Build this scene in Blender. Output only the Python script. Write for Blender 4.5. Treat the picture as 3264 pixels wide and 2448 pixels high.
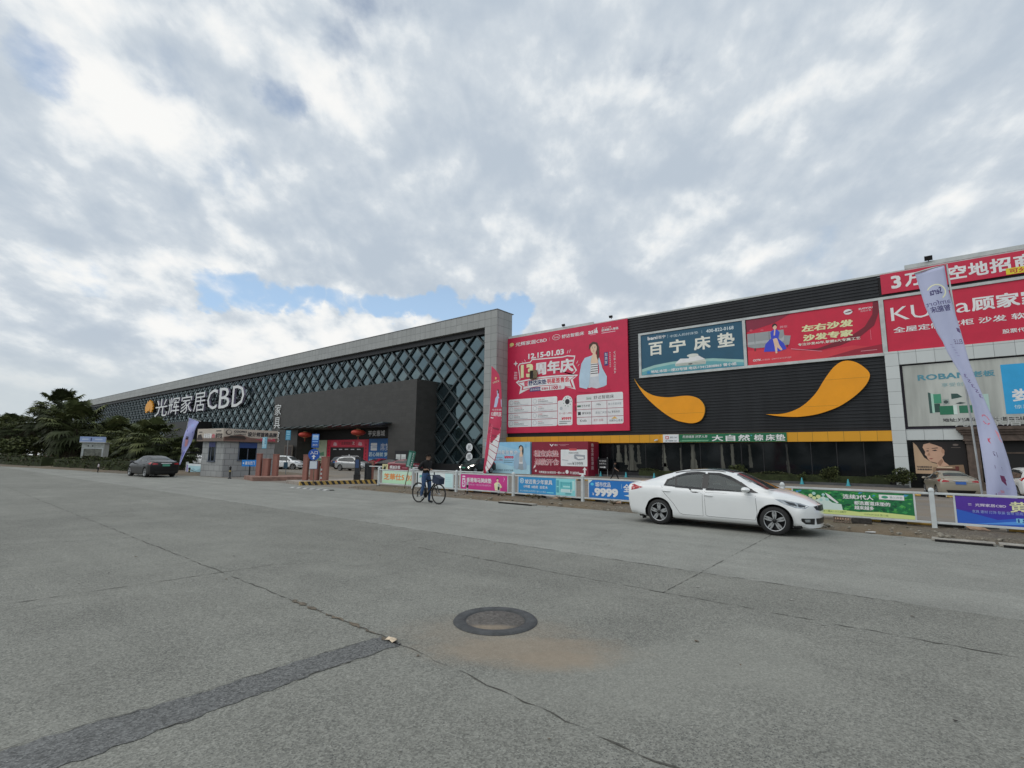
import bpy, bmesh, math, random
from mathutils import Vector, Matrix
from mathutils.bvhtree import BVHTree
from mathutils.geometry import delaunay_2d_cdt

for _o in list(bpy.data.objects):
    bpy.data.objects.remove(_o)
SC = bpy.context.scene
COL = SC.collection
R = math.radians
PI = math.pi

# ------------------------------------------------------------------ camera
# world axes: +X runs along the street and both facades, +Y points from the road to the buildings
CAM = Vector((12.81, -16.31, 1.70))
cam = bpy.data.cameras.new('camera')
cam.sensor_width = 36.0
cam.lens = 36.0 * 1600 / 3264
cam.clip_start, cam.clip_end = 0.1, 6000
co = bpy.data.objects.new('camera', cam)
COL.objects.link(co)
co.matrix_world = Matrix.Translation(CAM) @ Matrix.Rotation(R(38.56), 4, 'Z') @ Matrix.Rotation(R(98.11), 4, 'X') @ Matrix.Rotation(R(0.65), 4, 'Z')
SC.camera = co

# ------------------------------------------------------------------ exposure, sun, sky
SC.view_settings.view_transform = 'Standard'
SC.view_settings.look = 'None'
SC.view_settings.exposure = 0.0
SC.view_settings.gamma = 1.0
SUN_EL, SUN_AZ = R(48), R(215)           # azimuth measured clockwise from +Y
sl = bpy.data.lights.new('sun', 'SUN')
sl.energy, sl.angle, sl.color = 1.0, R(55), (1.0, 0.96, 0.9)
so = bpy.data.objects.new('sun', sl)
COL.objects.link(so)
_sd = Vector((math.sin(SUN_AZ) * math.cos(SUN_EL), math.cos(SUN_AZ) * math.cos(SUN_EL), math.sin(SUN_EL)))
so.rotation_euler = _sd.to_track_quat('Z', 'Y').to_euler()
so.location = (0, 0, 60)

def sky_dir(px, py):
    """direction of a cloud feature, from where it stands above the camera's view axis"""
    v = Vector(((px - 1632) / 1600, -(py - 1224) / 1600, -1))
    return (co.matrix_world.to_3x3() @ v).normalized()

class NT:
    """small node-tree writer"""
    def __init__(s, tree):
        s.t = tree
        s.n = tree.nodes
        s.l = tree.links
        s.n.clear()
    def node(s, typ, ins=None, **kw):
        x = s.n.new(typ)
        for k, v in kw.items():
            setattr(x, k, v)
        for k, v in (ins or {}).items():
            s.put(x.inputs[k], v)
        return x
    def put(s, sock, v):
        if isinstance(v, bpy.types.NodeSocket):
            s.l.new(v, sock)
        elif isinstance(v, bpy.types.Node):
            s.l.new(v.outputs[0], sock)
        else:
            sock.default_value = v
    def m(s, op, a, b=None, c=None, clamp=False):
        x = s.node('ShaderNodeMath', operation=op, use_clamp=clamp)
        for i, v in enumerate((a, b, c)):
            if v is not None:
                s.put(x.inputs[i], v)
        return x.outputs[0]
    def ss(s, v, a, b):
        x = s.node('ShaderNodeMapRange', interpolation_type='SMOOTHSTEP')
        s.put(x.inputs[0], v)
        x.inputs[1].default_value, x.inputs[2].default_value = a, b
        return x.outputs[0]
    def mix(s, f, a, b, typ='MIX'):
        x = s.node('ShaderNodeMix', data_type='RGBA', blend_type=typ)
        s.put(x.inputs[0], f)
        s.put(x.inputs[6], a)
        s.put(x.inputs[7], b)
        return x.outputs[2]
    def noise(s, vec, scale, detail=4, rough=.5, dist=0.0, lac=2.0):
        return s.node('ShaderNodeTexNoise', {'Vector': vec, 'Scale': scale, 'Detail': detail, 'Roughness': rough, 'Distortion': dist, 'Lacunarity': lac}).outputs[0]

def build_world():
    w = bpy.data.worlds.new('World')
    SC.world = w
    w.use_nodes = True
    t = NT(w.node_tree)
    tc = t.node('ShaderNodeTexCoord')
    d = tc.outputs['Generated']
    sep = t.node('ShaderNodeSeparateXYZ', {0: d})
    z = t.m('MAXIMUM', sep.outputs[2], 0.0)
    zz = t.m('ADD', z, 0.42)
    cu = t.m('DIVIDE', sep.outputs[0], zz)
    cv = t.m('DIVIDE', sep.outputs[1], zz)
    # cloud rolls run away from the viewer: stretch the deck along that line
    ru = t.m('ADD', t.m('MULTIPLY', cu, .80), t.m('MULTIPLY', cv, .60))
    rv = t.m('SUBTRACT', t.m('MULTIPLY', cv, .80), t.m('MULTIPLY', cu, .60))
    P = t.node('ShaderNodeCombineXYZ', {0: ru, 1: t.m('MULTIPLY', rv, .74), 2: 3.7}).outputs[0]
    n1 = t.noise(P, 3.4, 8, .50, .1)
    n2 = t.noise(t.node('ShaderNodeVectorMath', {0: P, 1: (4.3, 1.9, 2.2)}, operation='ADD').outputs[0], 8.0, 7, .54, .1)
    n3 = t.noise(t.node('ShaderNodeVectorMath', {0: P, 1: (9.1, 7.7, 5.0)}, operation='ADD').outputs[0], 4.8, 6, .54)
    nd = t.node('ShaderNodeVectorMath', {0: t.node('ShaderNodeTexNoise', {'Vector': P, 'Scale': 5.0, 'Detail': 6, 'Roughness': .6}).outputs['Color'], 1: (.5, .5, .5)}, operation='SUBTRACT').outputs[0]
    dw = t.node('ShaderNodeVectorMath', {0: t.node('ShaderNodeVectorMath', {0: nd, 'Scale': .16}, operation='SCALE').outputs[0], 1: d}, operation='ADD').outputs[0]
    dw = t.node('ShaderNodeVectorMath', {0: dw}, operation='NORMALIZE').outputs[0]
    def blob(px, py, r1):
        v = sky_dir(px, py)
        dp = t.node('ShaderNodeVectorMath', {0: dw, 1: (v.x, v.y, v.z)}, operation='DOT_PRODUCT').outputs['Value']
        return t.ss(dp, math.cos(R(r1)), 1.0)
    def gap(pts, r1):
        out = None
        for q in pts:
            b = blob(q[0], q[1], r1)
            out = b if out is None else t.m('MAXIMUM', out, b)
        return out
    # cloud cover: breaks of blue where the photograph has them
    cover = t.m('ADD', t.m('MULTIPLY', n1, .8), t.m('MULTIPLY', n2, .6))
    strip = gap([(700, 915), (780, 922), (860, 932), (940, 940), (1020, 948), (1100, 955), (1180, 962), (1260, 970), (1340, 978), (1420, 988), (1500, 998), (1580, 1008), (1660, 1015)], 2.7)
    cover = t.m('SUBTRACT', cover, t.m('MULTIPLY', strip, .46))
    for pts, r1, k in (([(75, 190), (110, 200), (150, 215)], 3.0, .27), ([(920, 270), (940, 300)], 2.8, .20), ([(140, 880), (200, 893), (260, 903)], 2.4, .30), ([(1290, 720)], 5, .16), ([(560, 985), (620, 1010)], 4, .2)):
        cover = t.m('SUBTRACT', cover, t.m('MULTIPLY', gap(pts, r1), k))
    cov = t.ss(cover, .28, .58)
    # lit tops: the deck is brighter where it thickens away from the zenith, greyer underneath
    P2 = t.node('ShaderNodeVectorMath', {0: t.node('ShaderNodeVectorMath', {0: P, 1: (.955, .955, 1)}, operation='MULTIPLY').outputs[0], 1: (4.3, 1.9, 2.2)}, operation='ADD').outputs[0]
    n2b = t.noise(P2, 8.0, 7, .54, .1)
    b = t.m('ADD', t.m('MULTIPLY', n2, .40), t.m('MULTIPLY', n3, .60))
    b = t.m('ADD', b, t.m('MULTIPLY', t.m('SUBTRACT', n2, n2b), .42))
    b = t.m('ADD', b, t.m('MULTIPLY', t.m('SUBTRACT', n1, .5), -.22))
    for px, py, r1, k in ((290, 250, 6, .05), (420, 370, 8, .08), (210, 400, 7, .06), (1090, 320, 9, .10), (520, 520, 9, .08), (2900, 560, 9, .06), (700, 1010, 8, .10), (900, 1030, 8, .12), (1090, 1060, 8, .13), (300, 960, 9, .08), (2700, 250, 24, -.03), (110, 330, 9, -.07), (560, 330, 8, -.03), (720, 420, 12, -.05), (120, 480, 9, -.05), (1250, 560, 14, -.05), (380, 800, 12, -.03)):
        b = t.m('ADD', b, t.m('MULTIPLY', blob(px, py, r1), k))
    br = t.ss(b, .32, .74)
    ramp = t.node('ShaderNodeValToRGB', {0: br})
    e = ramp.color_ramp.elements
    e[0].position, e[0].color = 0.0, (.50, .572, .655, 1)
    e[1].position, e[1].color = 1.0, (.95, .95, .935, 1)
    x = e.new(.45); x.color = (.625, .685, .745, 1)
    x = e.new(.72); x.color = (.78, .82, .85, 1)
    sky = t.node('ShaderNodeTexSky', sky_type='NISHITA', sun_disc=False, sun_elevation=SUN_EL, sun_rotation=SUN_AZ, air_density=1.0, dust_density=1.2, ozone_density=1.6)
    skyc = t.mix(1.0, sky.outputs[0], (.115, .115, .115, 1), 'MULTIPLY')
    skyc = t.mix(t.ss(z, .75, .05), skyc, (.47, .67, .92, 1))
    col = t.mix(cov, skyc, ramp.outputs[0])
    low = t.ss(z, .19, .05)                      # pale even layer towards the horizon
    col = t.mix(t.m('MULTIPLY', low, .92), col, (.60, .66, .69, 1))
    bg = t.node('ShaderNodeBackground', {0: t.mix(1.0, col, (10, 10, 10, 1), 'MULTIPLY'), 1: 0.1})
    t.l.new(bg.outputs[0], t.node('ShaderNodeOutputWorld').inputs[0])
build_world()

# ------------------------------------------------------------------ materials
MATS = {}
def lin(h):
    h = h.lstrip('#')
    o = []
    for i in (0, 2, 4):
        c = int(h[i:i + 2], 16) / 255
        o.append(c / 12.92 if c <= .04045 else ((c + .055) / 1.055) ** 2.4)
    return tuple(o)

def M(name, col, rough=.6, metal=0.0, spec=.5, var=.12, vs=3.0, bump=0.0, bs=40.0, coat=0.0, streak=False, emit=0.0, ior=None):
    """plain procedural surface: base colour broken up by noise, optional bump"""
    if name in MATS:
        return MATS[name]
    if isinstance(col, str):
        col = lin(col)
    m = bpy.data.materials.new(name)
    m.use_nodes = True
    t = NT(m.node_tree)
    p = t.node('ShaderNodeBsdfPrincipled', {'Roughness': rough, 'Metallic': metal, 'Specular IOR Level': spec, 'Coat Weight': coat, 'Coat Roughness': .04})
    if ior:
        p.inputs['IOR'].default_value = ior
    o = t.node('ShaderNodeTexCoord').outputs['Object']
    if var > 0:
        v = o
        if streak:
            v = t.node('ShaderNodeMapping', {0: o, 3: (1.0, 1.0, .12)}).outputs[0]
        n = t.noise(v, vs, 5, .6)
        f = t.ss(n, .3, .7)
        a = tuple(c * (1 - var) for c in col) + (1,)
        b = tuple(min(1, c * (1 + var * .7)) for c in col) + (1,)
        t.put(p.inputs['Base Color'], t.mix(f, a, b))
        t.put(p.inputs['Roughness'], t.m('ADD', t.m('MULTIPLY', n, .12), rough - .06, clamp=True))
    else:
        p.inputs['Base Color'].default_value = col + (1,)
    if bump > 0:
        bn = t.node('ShaderNodeBump', {'Strength': bump, 'Distance': .02, 'Height': t.noise(o, bs, 4, .6)})
        t.put(p.inputs['Normal'], bn.outputs[0])
    if emit:
        p.inputs['Emission Color'].default_value = col + (1,)
        p.inputs['Emission Strength'].default_value = emit
    t.l.new(p.outputs[0], t.node('ShaderNodeOutputMaterial').inputs[0])
    MATS[name] = m
    return m

SG = 1.34
def ink(h, rough=.5):
    """printed colour of a banner or sign, given as a hex colour"""
    c = tuple(min(.85, x * SG) for x in lin(h))
    return M('print_' + h.strip('#'), c, rough, var=.07, vs=.9, bump=.30, bs=1.1)

def M_tile(name, col, px, pz, ox=0.0, oz=0.0, line=.015, lcol=(.08, .08, .08), rough=.45, var=.12, axis=0, brick=False, spec=.5):
    """cladding of flat panels px by pz metres with thin dark joints, each panel a slightly different tone"""
    if name in MATS:
        return MATS[name]
    if isinstance(col, str):
        col = lin(col)
    m = bpy.data.materials.new(name)
    m.use_nodes = True
    t = NT(m.node_tree)
    p = t.node('ShaderNodeBsdfPrincipled', {'Roughness': rough, 'Specular IOR Level': spec})
    g = t.node('ShaderNodeNewGeometry')
    s = t.node('ShaderNodeSeparateXYZ', {0: g.outputs['Position']})
    nrm = t.node('ShaderNodeSeparateXYZ', {0: g.outputs['Normal']})
    # side faces (normal along X) are tiled along Y
    side = t.m('GREATER_THAN', t.m('ABSOLUTE', nrm.outputs[0]), .7)
    hor = t.m('ADD', t.m('MULTIPLY', s.outputs[0], t.m('SUBTRACT', 1.0, side)), t.m('MULTIPLY', s.outputs[1], side))
    w = t.m('DIVIDE', t.m('SUBTRACT', s.outputs[2], oz), pz)
    u = t.m('DIVIDE', t.m('SUBTRACT', hor, ox), px)
    if brick:
        u = t.m('ADD', u, t.m('MULTIPLY', t.m('MODULO', t.m('FLOOR', w), 2.0), .5))
    fu, fw = t.m('FRACT', u), t.m('FRACT', w)
    eu = t.m('MULTIPLY', t.m('MINIMUM', fu, t.m('SUBTRACT', 1.0, fu)), px)
    ew = t.m('MULTIPLY', t.m('MINIMUM', fw, t.m('SUBTRACT', 1.0, fw)), pz)
    e = t.ss(t.m('MINIMUM', eu, ew), line * .3, line)
    cell = t.node('ShaderNodeTexWhiteNoise', {0: t.node('ShaderNodeCombineXYZ', {0: t.m('FLOOR', u), 1: t.m('FLOOR', w), 2: side}).outputs[0]}, noise_dimensions='3D').outputs[0]
    n = t.noise(t.node('ShaderNodeMapping', {0: g.outputs['Position'], 3: (1, 1, .18)}).outputs[0], 1.4, 6, .65)
    k = t.m('ADD', t.m('MULTIPLY', t.m('SUBTRACT', cell, .5), var), t.m('MULTIPLY', t.m('SUBTRACT', n, .5), var * 1.8))
    base = t.mix(1.0, col + (1,), t.node('ShaderNodeCombineXYZ', {0: t.m('ADD', k, 1.0), 1: t.m('ADD', k, 1.0), 2: t.m('ADD', k, 1.0)}).outputs[0], 'MULTIPLY')
    t.put(p.inputs['Base Color'], t.mix(e, lcol + (1,), base))
    bn = t.node('ShaderNodeBump', {'Strength': .6, 'Distance': .02, 'Height': e})
    t.put(p.inputs['Normal'], bn.outputs[0])
    t.l.new(p.outputs[0], t.node('ShaderNodeOutputMaterial').inputs[0])
    MATS[name] = m
    return m

# ------------------------------------------------------------------ things and meshes
def tag(o, label=None, cat=None, group=None, kind=None):
    if label: o['label'] = label
    if cat: o['category'] = cat
    if group: o['group'] = group
    if kind: o['kind'] = kind
    return o

def thing(name, label, cat, loc=(0, 0, 0), rz=0.0, group=None):
    o = bpy.data.objects.new(name, None)
    o.empty_display_size = .3
    o.location = loc
    o.rotation_euler = (0, 0, rz)
    COL.objects.link(o)
    return tag(o, label, cat, group)

def dup(o, parent=None):
    c = o.copy()
    COL.objects.link(c)
    c.parent = parent
    for ch in list(o.children):
        dup(ch, c)
    return c

class MB:
    def __init__(s):
        s.v, s.f, s.mi, s.sm = [], [], [], []
    def add(s, vs, fs, mi=0, sm=False):
        b = len(s.v)
        s.v += [tuple(v) for v in vs]
        for f in fs:
            s.f.append([i + b for i in f]); s.mi.append(mi); s.sm.append(sm)
        return s
    def box(s, x0, x1, y0, y1, z0, z1, mi=0):
        v = [(x, y, z) for z in (z0, z1) for y in (y0, y1) for x in (x0, x1)]
        return s.add(v, [(0, 2, 3, 1), (4, 5, 7, 6), (0, 1, 5, 4), (2, 6, 7, 3), (0, 4, 6, 2), (1, 3, 7, 5)], mi)
    def obox(s, c, d, rot=None, mi=0):
        m = rot if rot is not None else Matrix.Identity(3)
        c = Vector(c)
        v = [c + m @ Vector((x * d[0] / 2, y * d[1] / 2, z * d[2] / 2)) for z in (-1, 1) for y in (-1, 1) for x in (-1, 1)]
        return s.add(v, [(0, 2, 3, 1), (4, 5, 7, 6), (0, 1, 5, 4), (2, 6, 7, 3), (0, 4, 6, 2), (1, 3, 7, 5)], mi)
    def tube(s, pts, r, n=8, mi=0, closed=False, sm=True):
        pts = [Vector(p) for p in pts]
        k = len(pts)
        rr = r if isinstance(r, (list, tuple)) else [r] * k
        rings, up = [], Vector((0, 0, 1))
        prev = None
        for i, p in enumerate(pts):
            a = pts[i - 1] if (i > 0 or closed) else p
            b = pts[(i + 1) % k] if (i < k - 1 or closed) else p
            t = (b - a).normalized()
            if prev is None:
                q = up if abs(t.z) < .95 else Vector((1, 0, 0))
                prev = t.cross(q).normalized()
            nx = (prev - t * prev.dot(t)).normalized()
            ny = t.cross(nx)
            prev = nx
            rings.append([p + nx * math.cos(2 * PI * j / n) * rr[i] + ny * math.sin(2 * PI * j / n) * rr[i] for j in range(n)])
        vs = [v for g in rings for v in g]
        fs = []
        for i in range(k if closed else k - 1):
            i2 = (i + 1) % k
            for j in range(n):
                fs.append((i * n + j, i * n + (j + 1) % n, i2 * n + (j + 1) % n, i2 * n + j))
        s.add(vs, fs, mi, sm)
        if not closed:
            s.add(rings[0], [tuple(reversed(range(n)))], mi)
            s.add(rings[-1], [tuple(range(n))], mi)
        return s
    def lathe(s, prof, c=(0, 0, 0), axis='Z', n=24, mi=0, sm=True, cap=True):
        vs, fs = [], []
        c = Vector(c)
        for r, h in prof:
            for j in range(n):
                a = 2 * PI * j / n
                p = (r * math.cos(a), r * math.sin(a), h)
                if axis == 'Y': p = (p[0], p[2], p[1])
                if axis == 'X': p = (p[2], p[0], p[1])
                vs.append(c + Vector(p))
        for i in range(len(prof) - 1):
            for j in range(n):
                q = (i * n + j, i * n + (j + 1) % n, (i + 1) * n + (j + 1) % n, (i + 1) * n + j)
                fs.append(q if axis != 'Y' else tuple(reversed(q)))
        s.add(vs, fs, mi, sm)
        for i, rev in ((0, True), (len(prof) - 1, False)):
            if cap and prof[i][0] > 1e-4:
                q = tuple(range(i * n, i * n + n))
                s.add(vs[i * n:i * n + n], [tuple(reversed(range(n))) if rev != (axis == 'Y') else tuple(range(n))], mi)
        return s
    def prism(s, pts, y0, y1, mi=0, side=None):
        """outline in (x, z), swept from y0 (front, towards -Y) to y1"""
        n = len(pts)
        area = sum(pts[i][0] * pts[(i + 1) % n][1] - pts[(i + 1) % n][0] * pts[i][1] for i in range(n))
        if area < 0:
            pts = list(reversed(pts))
        f = [(x, y0, z) for x, z in pts]
        b = [(x, y1, z) for x, z in pts]
        s.add(f, [tuple(range(n))], mi)
        s.add(b, [tuple(reversed(range(n)))], mi)
        sd = mi if side is None else side
        for i in range(n):
            j = (i + 1) % n
            s.add([f[i], b[i], b[j], f[j]], [(0, 1, 2, 3)], sd)
        return s
    def extrude_z(s, pts, z0, z1, mi=0):
        n = len(pts)
        area = sum(pts[i][0] * pts[(i + 1) % n][1] - pts[(i + 1) % n][0] * pts[i][1] for i in range(n))
        if area < 0:
            pts = list(reversed(pts))
        s.add([(x, y, z1) for x, y in pts], [tuple(range(n))], mi)
        s.add([(x, y, z0) for x, y in pts], [tuple(reversed(range(n)))], mi)
        for i in range(n):
            j = (i + 1) % n
            a, b = pts[i], pts[j]
            s.add([(a[0], a[1], z0), (b[0], b[1], z0), (b[0], b[1], z1), (a[0], a[1], z1)], [(0, 1, 2, 3)], mi)
        return s
    def grid(s, rows, mi=0, sm=True):
        n = len(rows[0])
        fs = [(i * n + j, i * n + j + 1, (i + 1) * n + j + 1, (i + 1) * n + j) for i in range(len(rows) - 1) for j in range(n - 1)]
        return s.add([p for r in rows for p in r], fs, mi, sm)
    def build(s, name, mats, parent=None, world=False, bevel=0.0, loc=None):
        me = bpy.data.meshes.new(name)
        v = s.v
        if world and parent is not None:
            inv = (Matrix.Translation(parent.location) @ parent.rotation_euler.to_matrix().to_4x4()).inverted()
            v = [inv @ Vector(p) for p in v]
        me.from_pydata(v, [], s.f)
        me.polygons.foreach_set('material_index', s.mi)
        me.polygons.foreach_set('use_smooth', s.sm)
        for m in (mats if isinstance(mats, (list, tuple)) else [mats]):
            me.materials.append(m)
        me.update()
        o = bpy.data.objects.new(name, me)
        COL.objects.link(o)
        if parent is not None:
            o.parent = parent
        if loc is not None:
            o.location = loc
        if bevel > 0:
            b = o.modifiers.new('bevel', 'BEVEL')
            b.width, b.segments, b.limit_method = bevel, 2, 'ANGLE'
        return o

_TXT = {}
def textmesh(s, bold=.012):
    k = (s, bold)
    if k not in _TXT:
        c = bpy.data.curves.new('t', 'FONT')
        c.body, c.offset, c.resolution_u, c.dimensions, c.fill_mode = s, 0.0, 2, '2D', 'FRONT'
        o = bpy.data.objects.new('t', c)
        me = bpy.data.meshes.new_from_object(o)
        vs = [(v.co.x, v.co.y) for v in me.vertices]
        fs = [tuple(p.vertices) for p in me.polygons]
        bpy.data.objects.remove(o); bpy.data.curves.remove(c); bpy.data.meshes.remove(me)
        if bold > .015:                 # heavier strokes: the outline repeated with small shifts
            n, v0, f0 = len(vs), vs, fs
            sh = [(-bold, -bold), (bold, -bold), (-bold, bold), (bold, bold)]
            vs = [(x + a * .8, y + b * .8) for a, b in sh for x, y in v0]
            fs = [tuple(i + k * n for i in f) for k in range(4) for f in f0]
        x0, x1 = min(v[0] for v in vs), max(v[0] for v in vs)
        y0, y1 = min(v[1] for v in vs), max(v[1] for v in vs)
        _TXT[k] = ([((x - x0), (y - y0)) for x, y in vs], fs, x1 - x0, y1 - y0)
    return _TXT[k]

class Sign:
    """a flat board: local x to the right, local z up, local -y towards the viewer; print lies millimetres in front"""
    def __init__(s, name, label, cat, loc, w, h, th=.08, face='ffffff', rz=0.0, group=None, parent=None, panel='panel', edge=None, backing=True, step=.004, o=(0, 0)):
        s.o = o
        s.root = parent if parent is not None else thing(name, label, cat, loc, rz, group)
        s.w, s.h, s.off, s.step = w, h, (Vector(loc) - s.root.location if parent is not None else Vector((0, 0, 0))), step
        s.fm = ink(face) if isinstance(face, str) else face
        if backing:
            mb = MB().box(s.off.x, s.off.x + w, s.off.y, s.off.y + th, s.off.z, s.off.z + h)
            if edge is not None:
                for i in (0, 1, 3, 4, 5): mb.mi[i] = 1
            s.panel = mb.build(panel, [s.fm] + ([edge] if edge else []), s.root)
        s.art, s.let, s.am, s.lm = MB(), MB(), [], []
    def _mi(s, lst, c):
        m = ink(c) if isinstance(c, str) else c
        if m not in lst: lst.append(m)
        return lst.index(m)
    def P(s, u, v, layer):
        return (s.off.x + u - s.o[0], s.off.y - s.step * (1 + layer), s.off.z + v - s.o[1])
    def poly(s, pts, col, layer=0):
        n = len(pts)
        if sum(pts[i][0] * pts[(i + 1) % n][1] - pts[(i + 1) % n][0] * pts[i][1] for i in range(n)) < 0:
            pts = list(reversed(pts))
        s.k = getattr(s, 'k', 0) + 1
        layer = layer + (s.k % 30) * .028
        s.art.add([s.P(u, v, layer) for u, v in pts], [tuple(range(n))], s._mi(s.am, col))
        return s
    def rect(s, u0, v0, u1, v1, col, layer=0):
        return s.poly([(u0, v0), (u1, v0), (u1, v1), (u0, v1)], col, layer)
    def rrect(s, u0, v0, u1, v1, r, col, layer=0):
        p = []
        for cx, cy, a in ((u1 - r, v1 - r, 0), (u0 + r, v1 - r, 90), (u0 + r, v0 + r, 180), (u1 - r, v0 + r, 270)):
            p += [(cx + r * math.cos(R(a + k * 22.5)), cy + r * math.sin(R(a + k * 22.5))) for k in range(5)]
        return s.poly(p, col, layer)
    def ell(s, u, v, ru, rv, col, layer=0, n=20):
        return s.poly([(u + ru * math.cos(2 * PI * k / n), v + rv * math.sin(2 * PI * k / n)) for k in range(n)], col, layer)
    def text(s, tx, u, v, h, col, w=None, layer=2, bold=.012, align='l', slant=0.0, maxw=None):
        vs, fs, tw, th = textmesh(tx, bold)
        sy = h / th
        sx = sy if w is None else w / tw
        if maxw and tw * sx > maxw: sx = maxw / tw
        if align == 'c': u = u - tw * sx / 2
        if align == 'r': u = u - tw * sx
        q, nq = (4, len(vs) // 4) if bold > .015 else (1, len(vs) + 1)
        s.let.add([s.P(u + x * sx + y * sy * slant, v + y * sy, layer + (i // nq) * .12) for i, (x, y) in enumerate(vs)], fs, s._mi(s.lm, col))
        return s
    def vtext(s, tx, u, vtop, ch, col, gap=1.15, layer=2, bold=.012):
        for i, c in enumerate(tx):
            s.text(c, u, vtop - ch - i * ch * gap, ch, col, w=ch * .95, layer=layer, bold=bold, align='c')
        return s
    def done(s):
        if s.art.f: s.art.build('artwork', s.am, s.root)
        if s.let.f: s.let.build('lettering', s.lm, s.root)
        return s.root

def smooth(t):
    t = max(0, min(1, t))
    return t * t * (3 - 2 * t)
def gz(y):
    """the car park lies 0.3 m lower than the road"""
    return -.3 * smooth((y - .5) / 8)
# ================================================================== ground
def ground_mat(name, base, speck=.5, stains=0.0, brown=0.0, sand=None, streak=.0, cell=55.0):
    m = bpy.data.materials.new(name)
    m.use_nodes = True
    t = NT(m.node_tree)
    p = t.node('ShaderNodeBsdfPrincipled', {'Roughness': .9, 'Specular IOR Level': .25})
    g = t.node('ShaderNodeNewGeometry').outputs['Position']
    big = t.noise(g, .16, 5, .6)
    mid = t.noise(g, 1.1, 6, .65, .4)
    lng = t.noise(t.node('ShaderNodeMapping', {0: g, 3: (.10, 1.6, 1)}).outputs[0], 1.0, 5, .6)
    fine = t.noise(g, 60, 3, .7)
    grit = t.noise(g, 17, 4, .75)
    k = t.m('ADD', t.m('MULTIPLY', t.m('SUBTRACT', big, .5), .62), t.m('MULTIPLY', t.m('SUBTRACT', mid, .5), .48))
    k = t.m('ADD', k, t.m('MULTIPLY', t.m('SUBTRACT', lng, .5), .30 + streak))
    k = t.m('ADD', k, t.m('MULTIPLY', t.m('SUBTRACT', fine, .5), 1.0 * speck))
    k = t.m('ADD', k, t.m('MULTIPLY', t.m('SUBTRACT', grit, .5), .75 * speck))
    vn = t.node('ShaderNodeTexVoronoi', {'Vector': g, 'Scale': cell, 'Randomness': 1.0})
    pick = t.node('ShaderNodeSeparateColor', {0: vn.outputs['Color']})
    k = t.m('ADD', k, t.m('MULTIPLY', t.m('SUBTRACT', pick.outputs[1], .5), .85 * speck))
    f = t.m('MAXIMUM', t.m('ADD', k, 1.0), .25)
    col = t.mix(1.0, base + (1,), t.node('ShaderNodeCombineXYZ', {0: f, 1: f, 2: f}).outputs[0], 'MULTIPLY')
    # exposed aggregate: small dark and light stones
    patch = t.ss(t.noise(g, .7, 4, .6), .35, .62)
    dark = t.m('MULTIPLY', t.m('LESS_THAN', pick.outputs[0], .34), t.ss(vn.outputs['Distance'], .62, .25))
    lite = t.m('MULTIPLY', t.m('GREATER_THAN', pick.outputs[0], .86), t.ss(vn.outputs['Distance'], .5, .2))
    col = t.mix(t.m('MULTIPLY', t.m('MULTIPLY', dark, speck), t.m('ADD', t.m('MULTIPLY', patch, .7), .25)), col, (.055, .058, .06, 1))
    col = t.mix(t.m('MULTIPLY', lite, .35 * speck), col, (.42, .42, .40, 1))
    if stains:
        st = t.ss(t.noise(g, .55, 6, .7, .8), .60, .74)
        col = t.mix(t.m('MULTIPLY', st, stains), col, tuple(c * .45 for c in base) + (1,))
        ls = t.ss(t.noise(t.node('ShaderNodeVectorMath', {0: g, 1: (31, 17, 0)}, operation='ADD').outputs[0], .3, 5, .6, .5), .55, .75)
        col = t.mix(t.m('MULTIPLY', ls, .35), col, tuple(min(1, c * 1.45) for c in base) + (1,))
    if brown:
        bn_ = t.ss(t.noise(g, .35, 6, .65), .38, .62)
        col = t.mix(t.m('MULTIPLY', bn_, brown), col, (base[0] * 1.12, base[1] * .98, base[2] * .8, 1))
    if sand:
        # washed-out sand lying below the manhole, an elongated smear with ragged edges
        s = t.node('ShaderNodeSeparateXYZ', {0: g})
        out = None
        for cx, cy, ru, rv, amt in sand:
            dx, dy = t.m('SUBTRACT', s.outputs[0], cx), t.m('SUBTRACT', s.outputs[1], cy)
            u = t.m('DIVIDE', t.m('ADD', t.m('MULTIPLY', dx, .782), t.m('MULTIPLY', dy, .623)), ru)
            v = t.m('DIVIDE', t.m('SUBTRACT', t.m('MULTIPLY', dy, .782), t.m('MULTIPLY', dx, .623)), rv)
            rr = t.m('SQRT', t.m('ADD', t.m('MULTIPLY', u, u), t.m('MULTIPLY', v, v)))
            rr = t.m('ADD', rr, t.m('MULTIPLY', t.m('SUBTRACT', t.noise(g, 5, 6, .7), .5), .9))
            q = t.m('MULTIPLY', t.ss(rr, 1.15, .35), amt)
            out = q if out is None else t.m('MAXIMUM', out, q)
        sc = t.mix(t.noise(g, 9, 5, .7), (.225, .18, .13, 1), (.36, .30, .23, 1))
        col = t.mix(out, col, sc)
    t.put(p.inputs['Base Color'], col)
    h = t.m('ADD', t.m('MULTIPLY', fine, .5), t.m('MULTIPLY', vn.outputs['Distance'], .5))
    t.put(p.inputs['Normal'], t.node('ShaderNodeBump', {'Strength': .35 * speck + .1, 'Distance': .01, 'Height': h}))
    t.l.new(p.outputs[0], t.node('ShaderNodeOutputMaterial').inputs[0])
    MATS[name] = m
    return m

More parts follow.
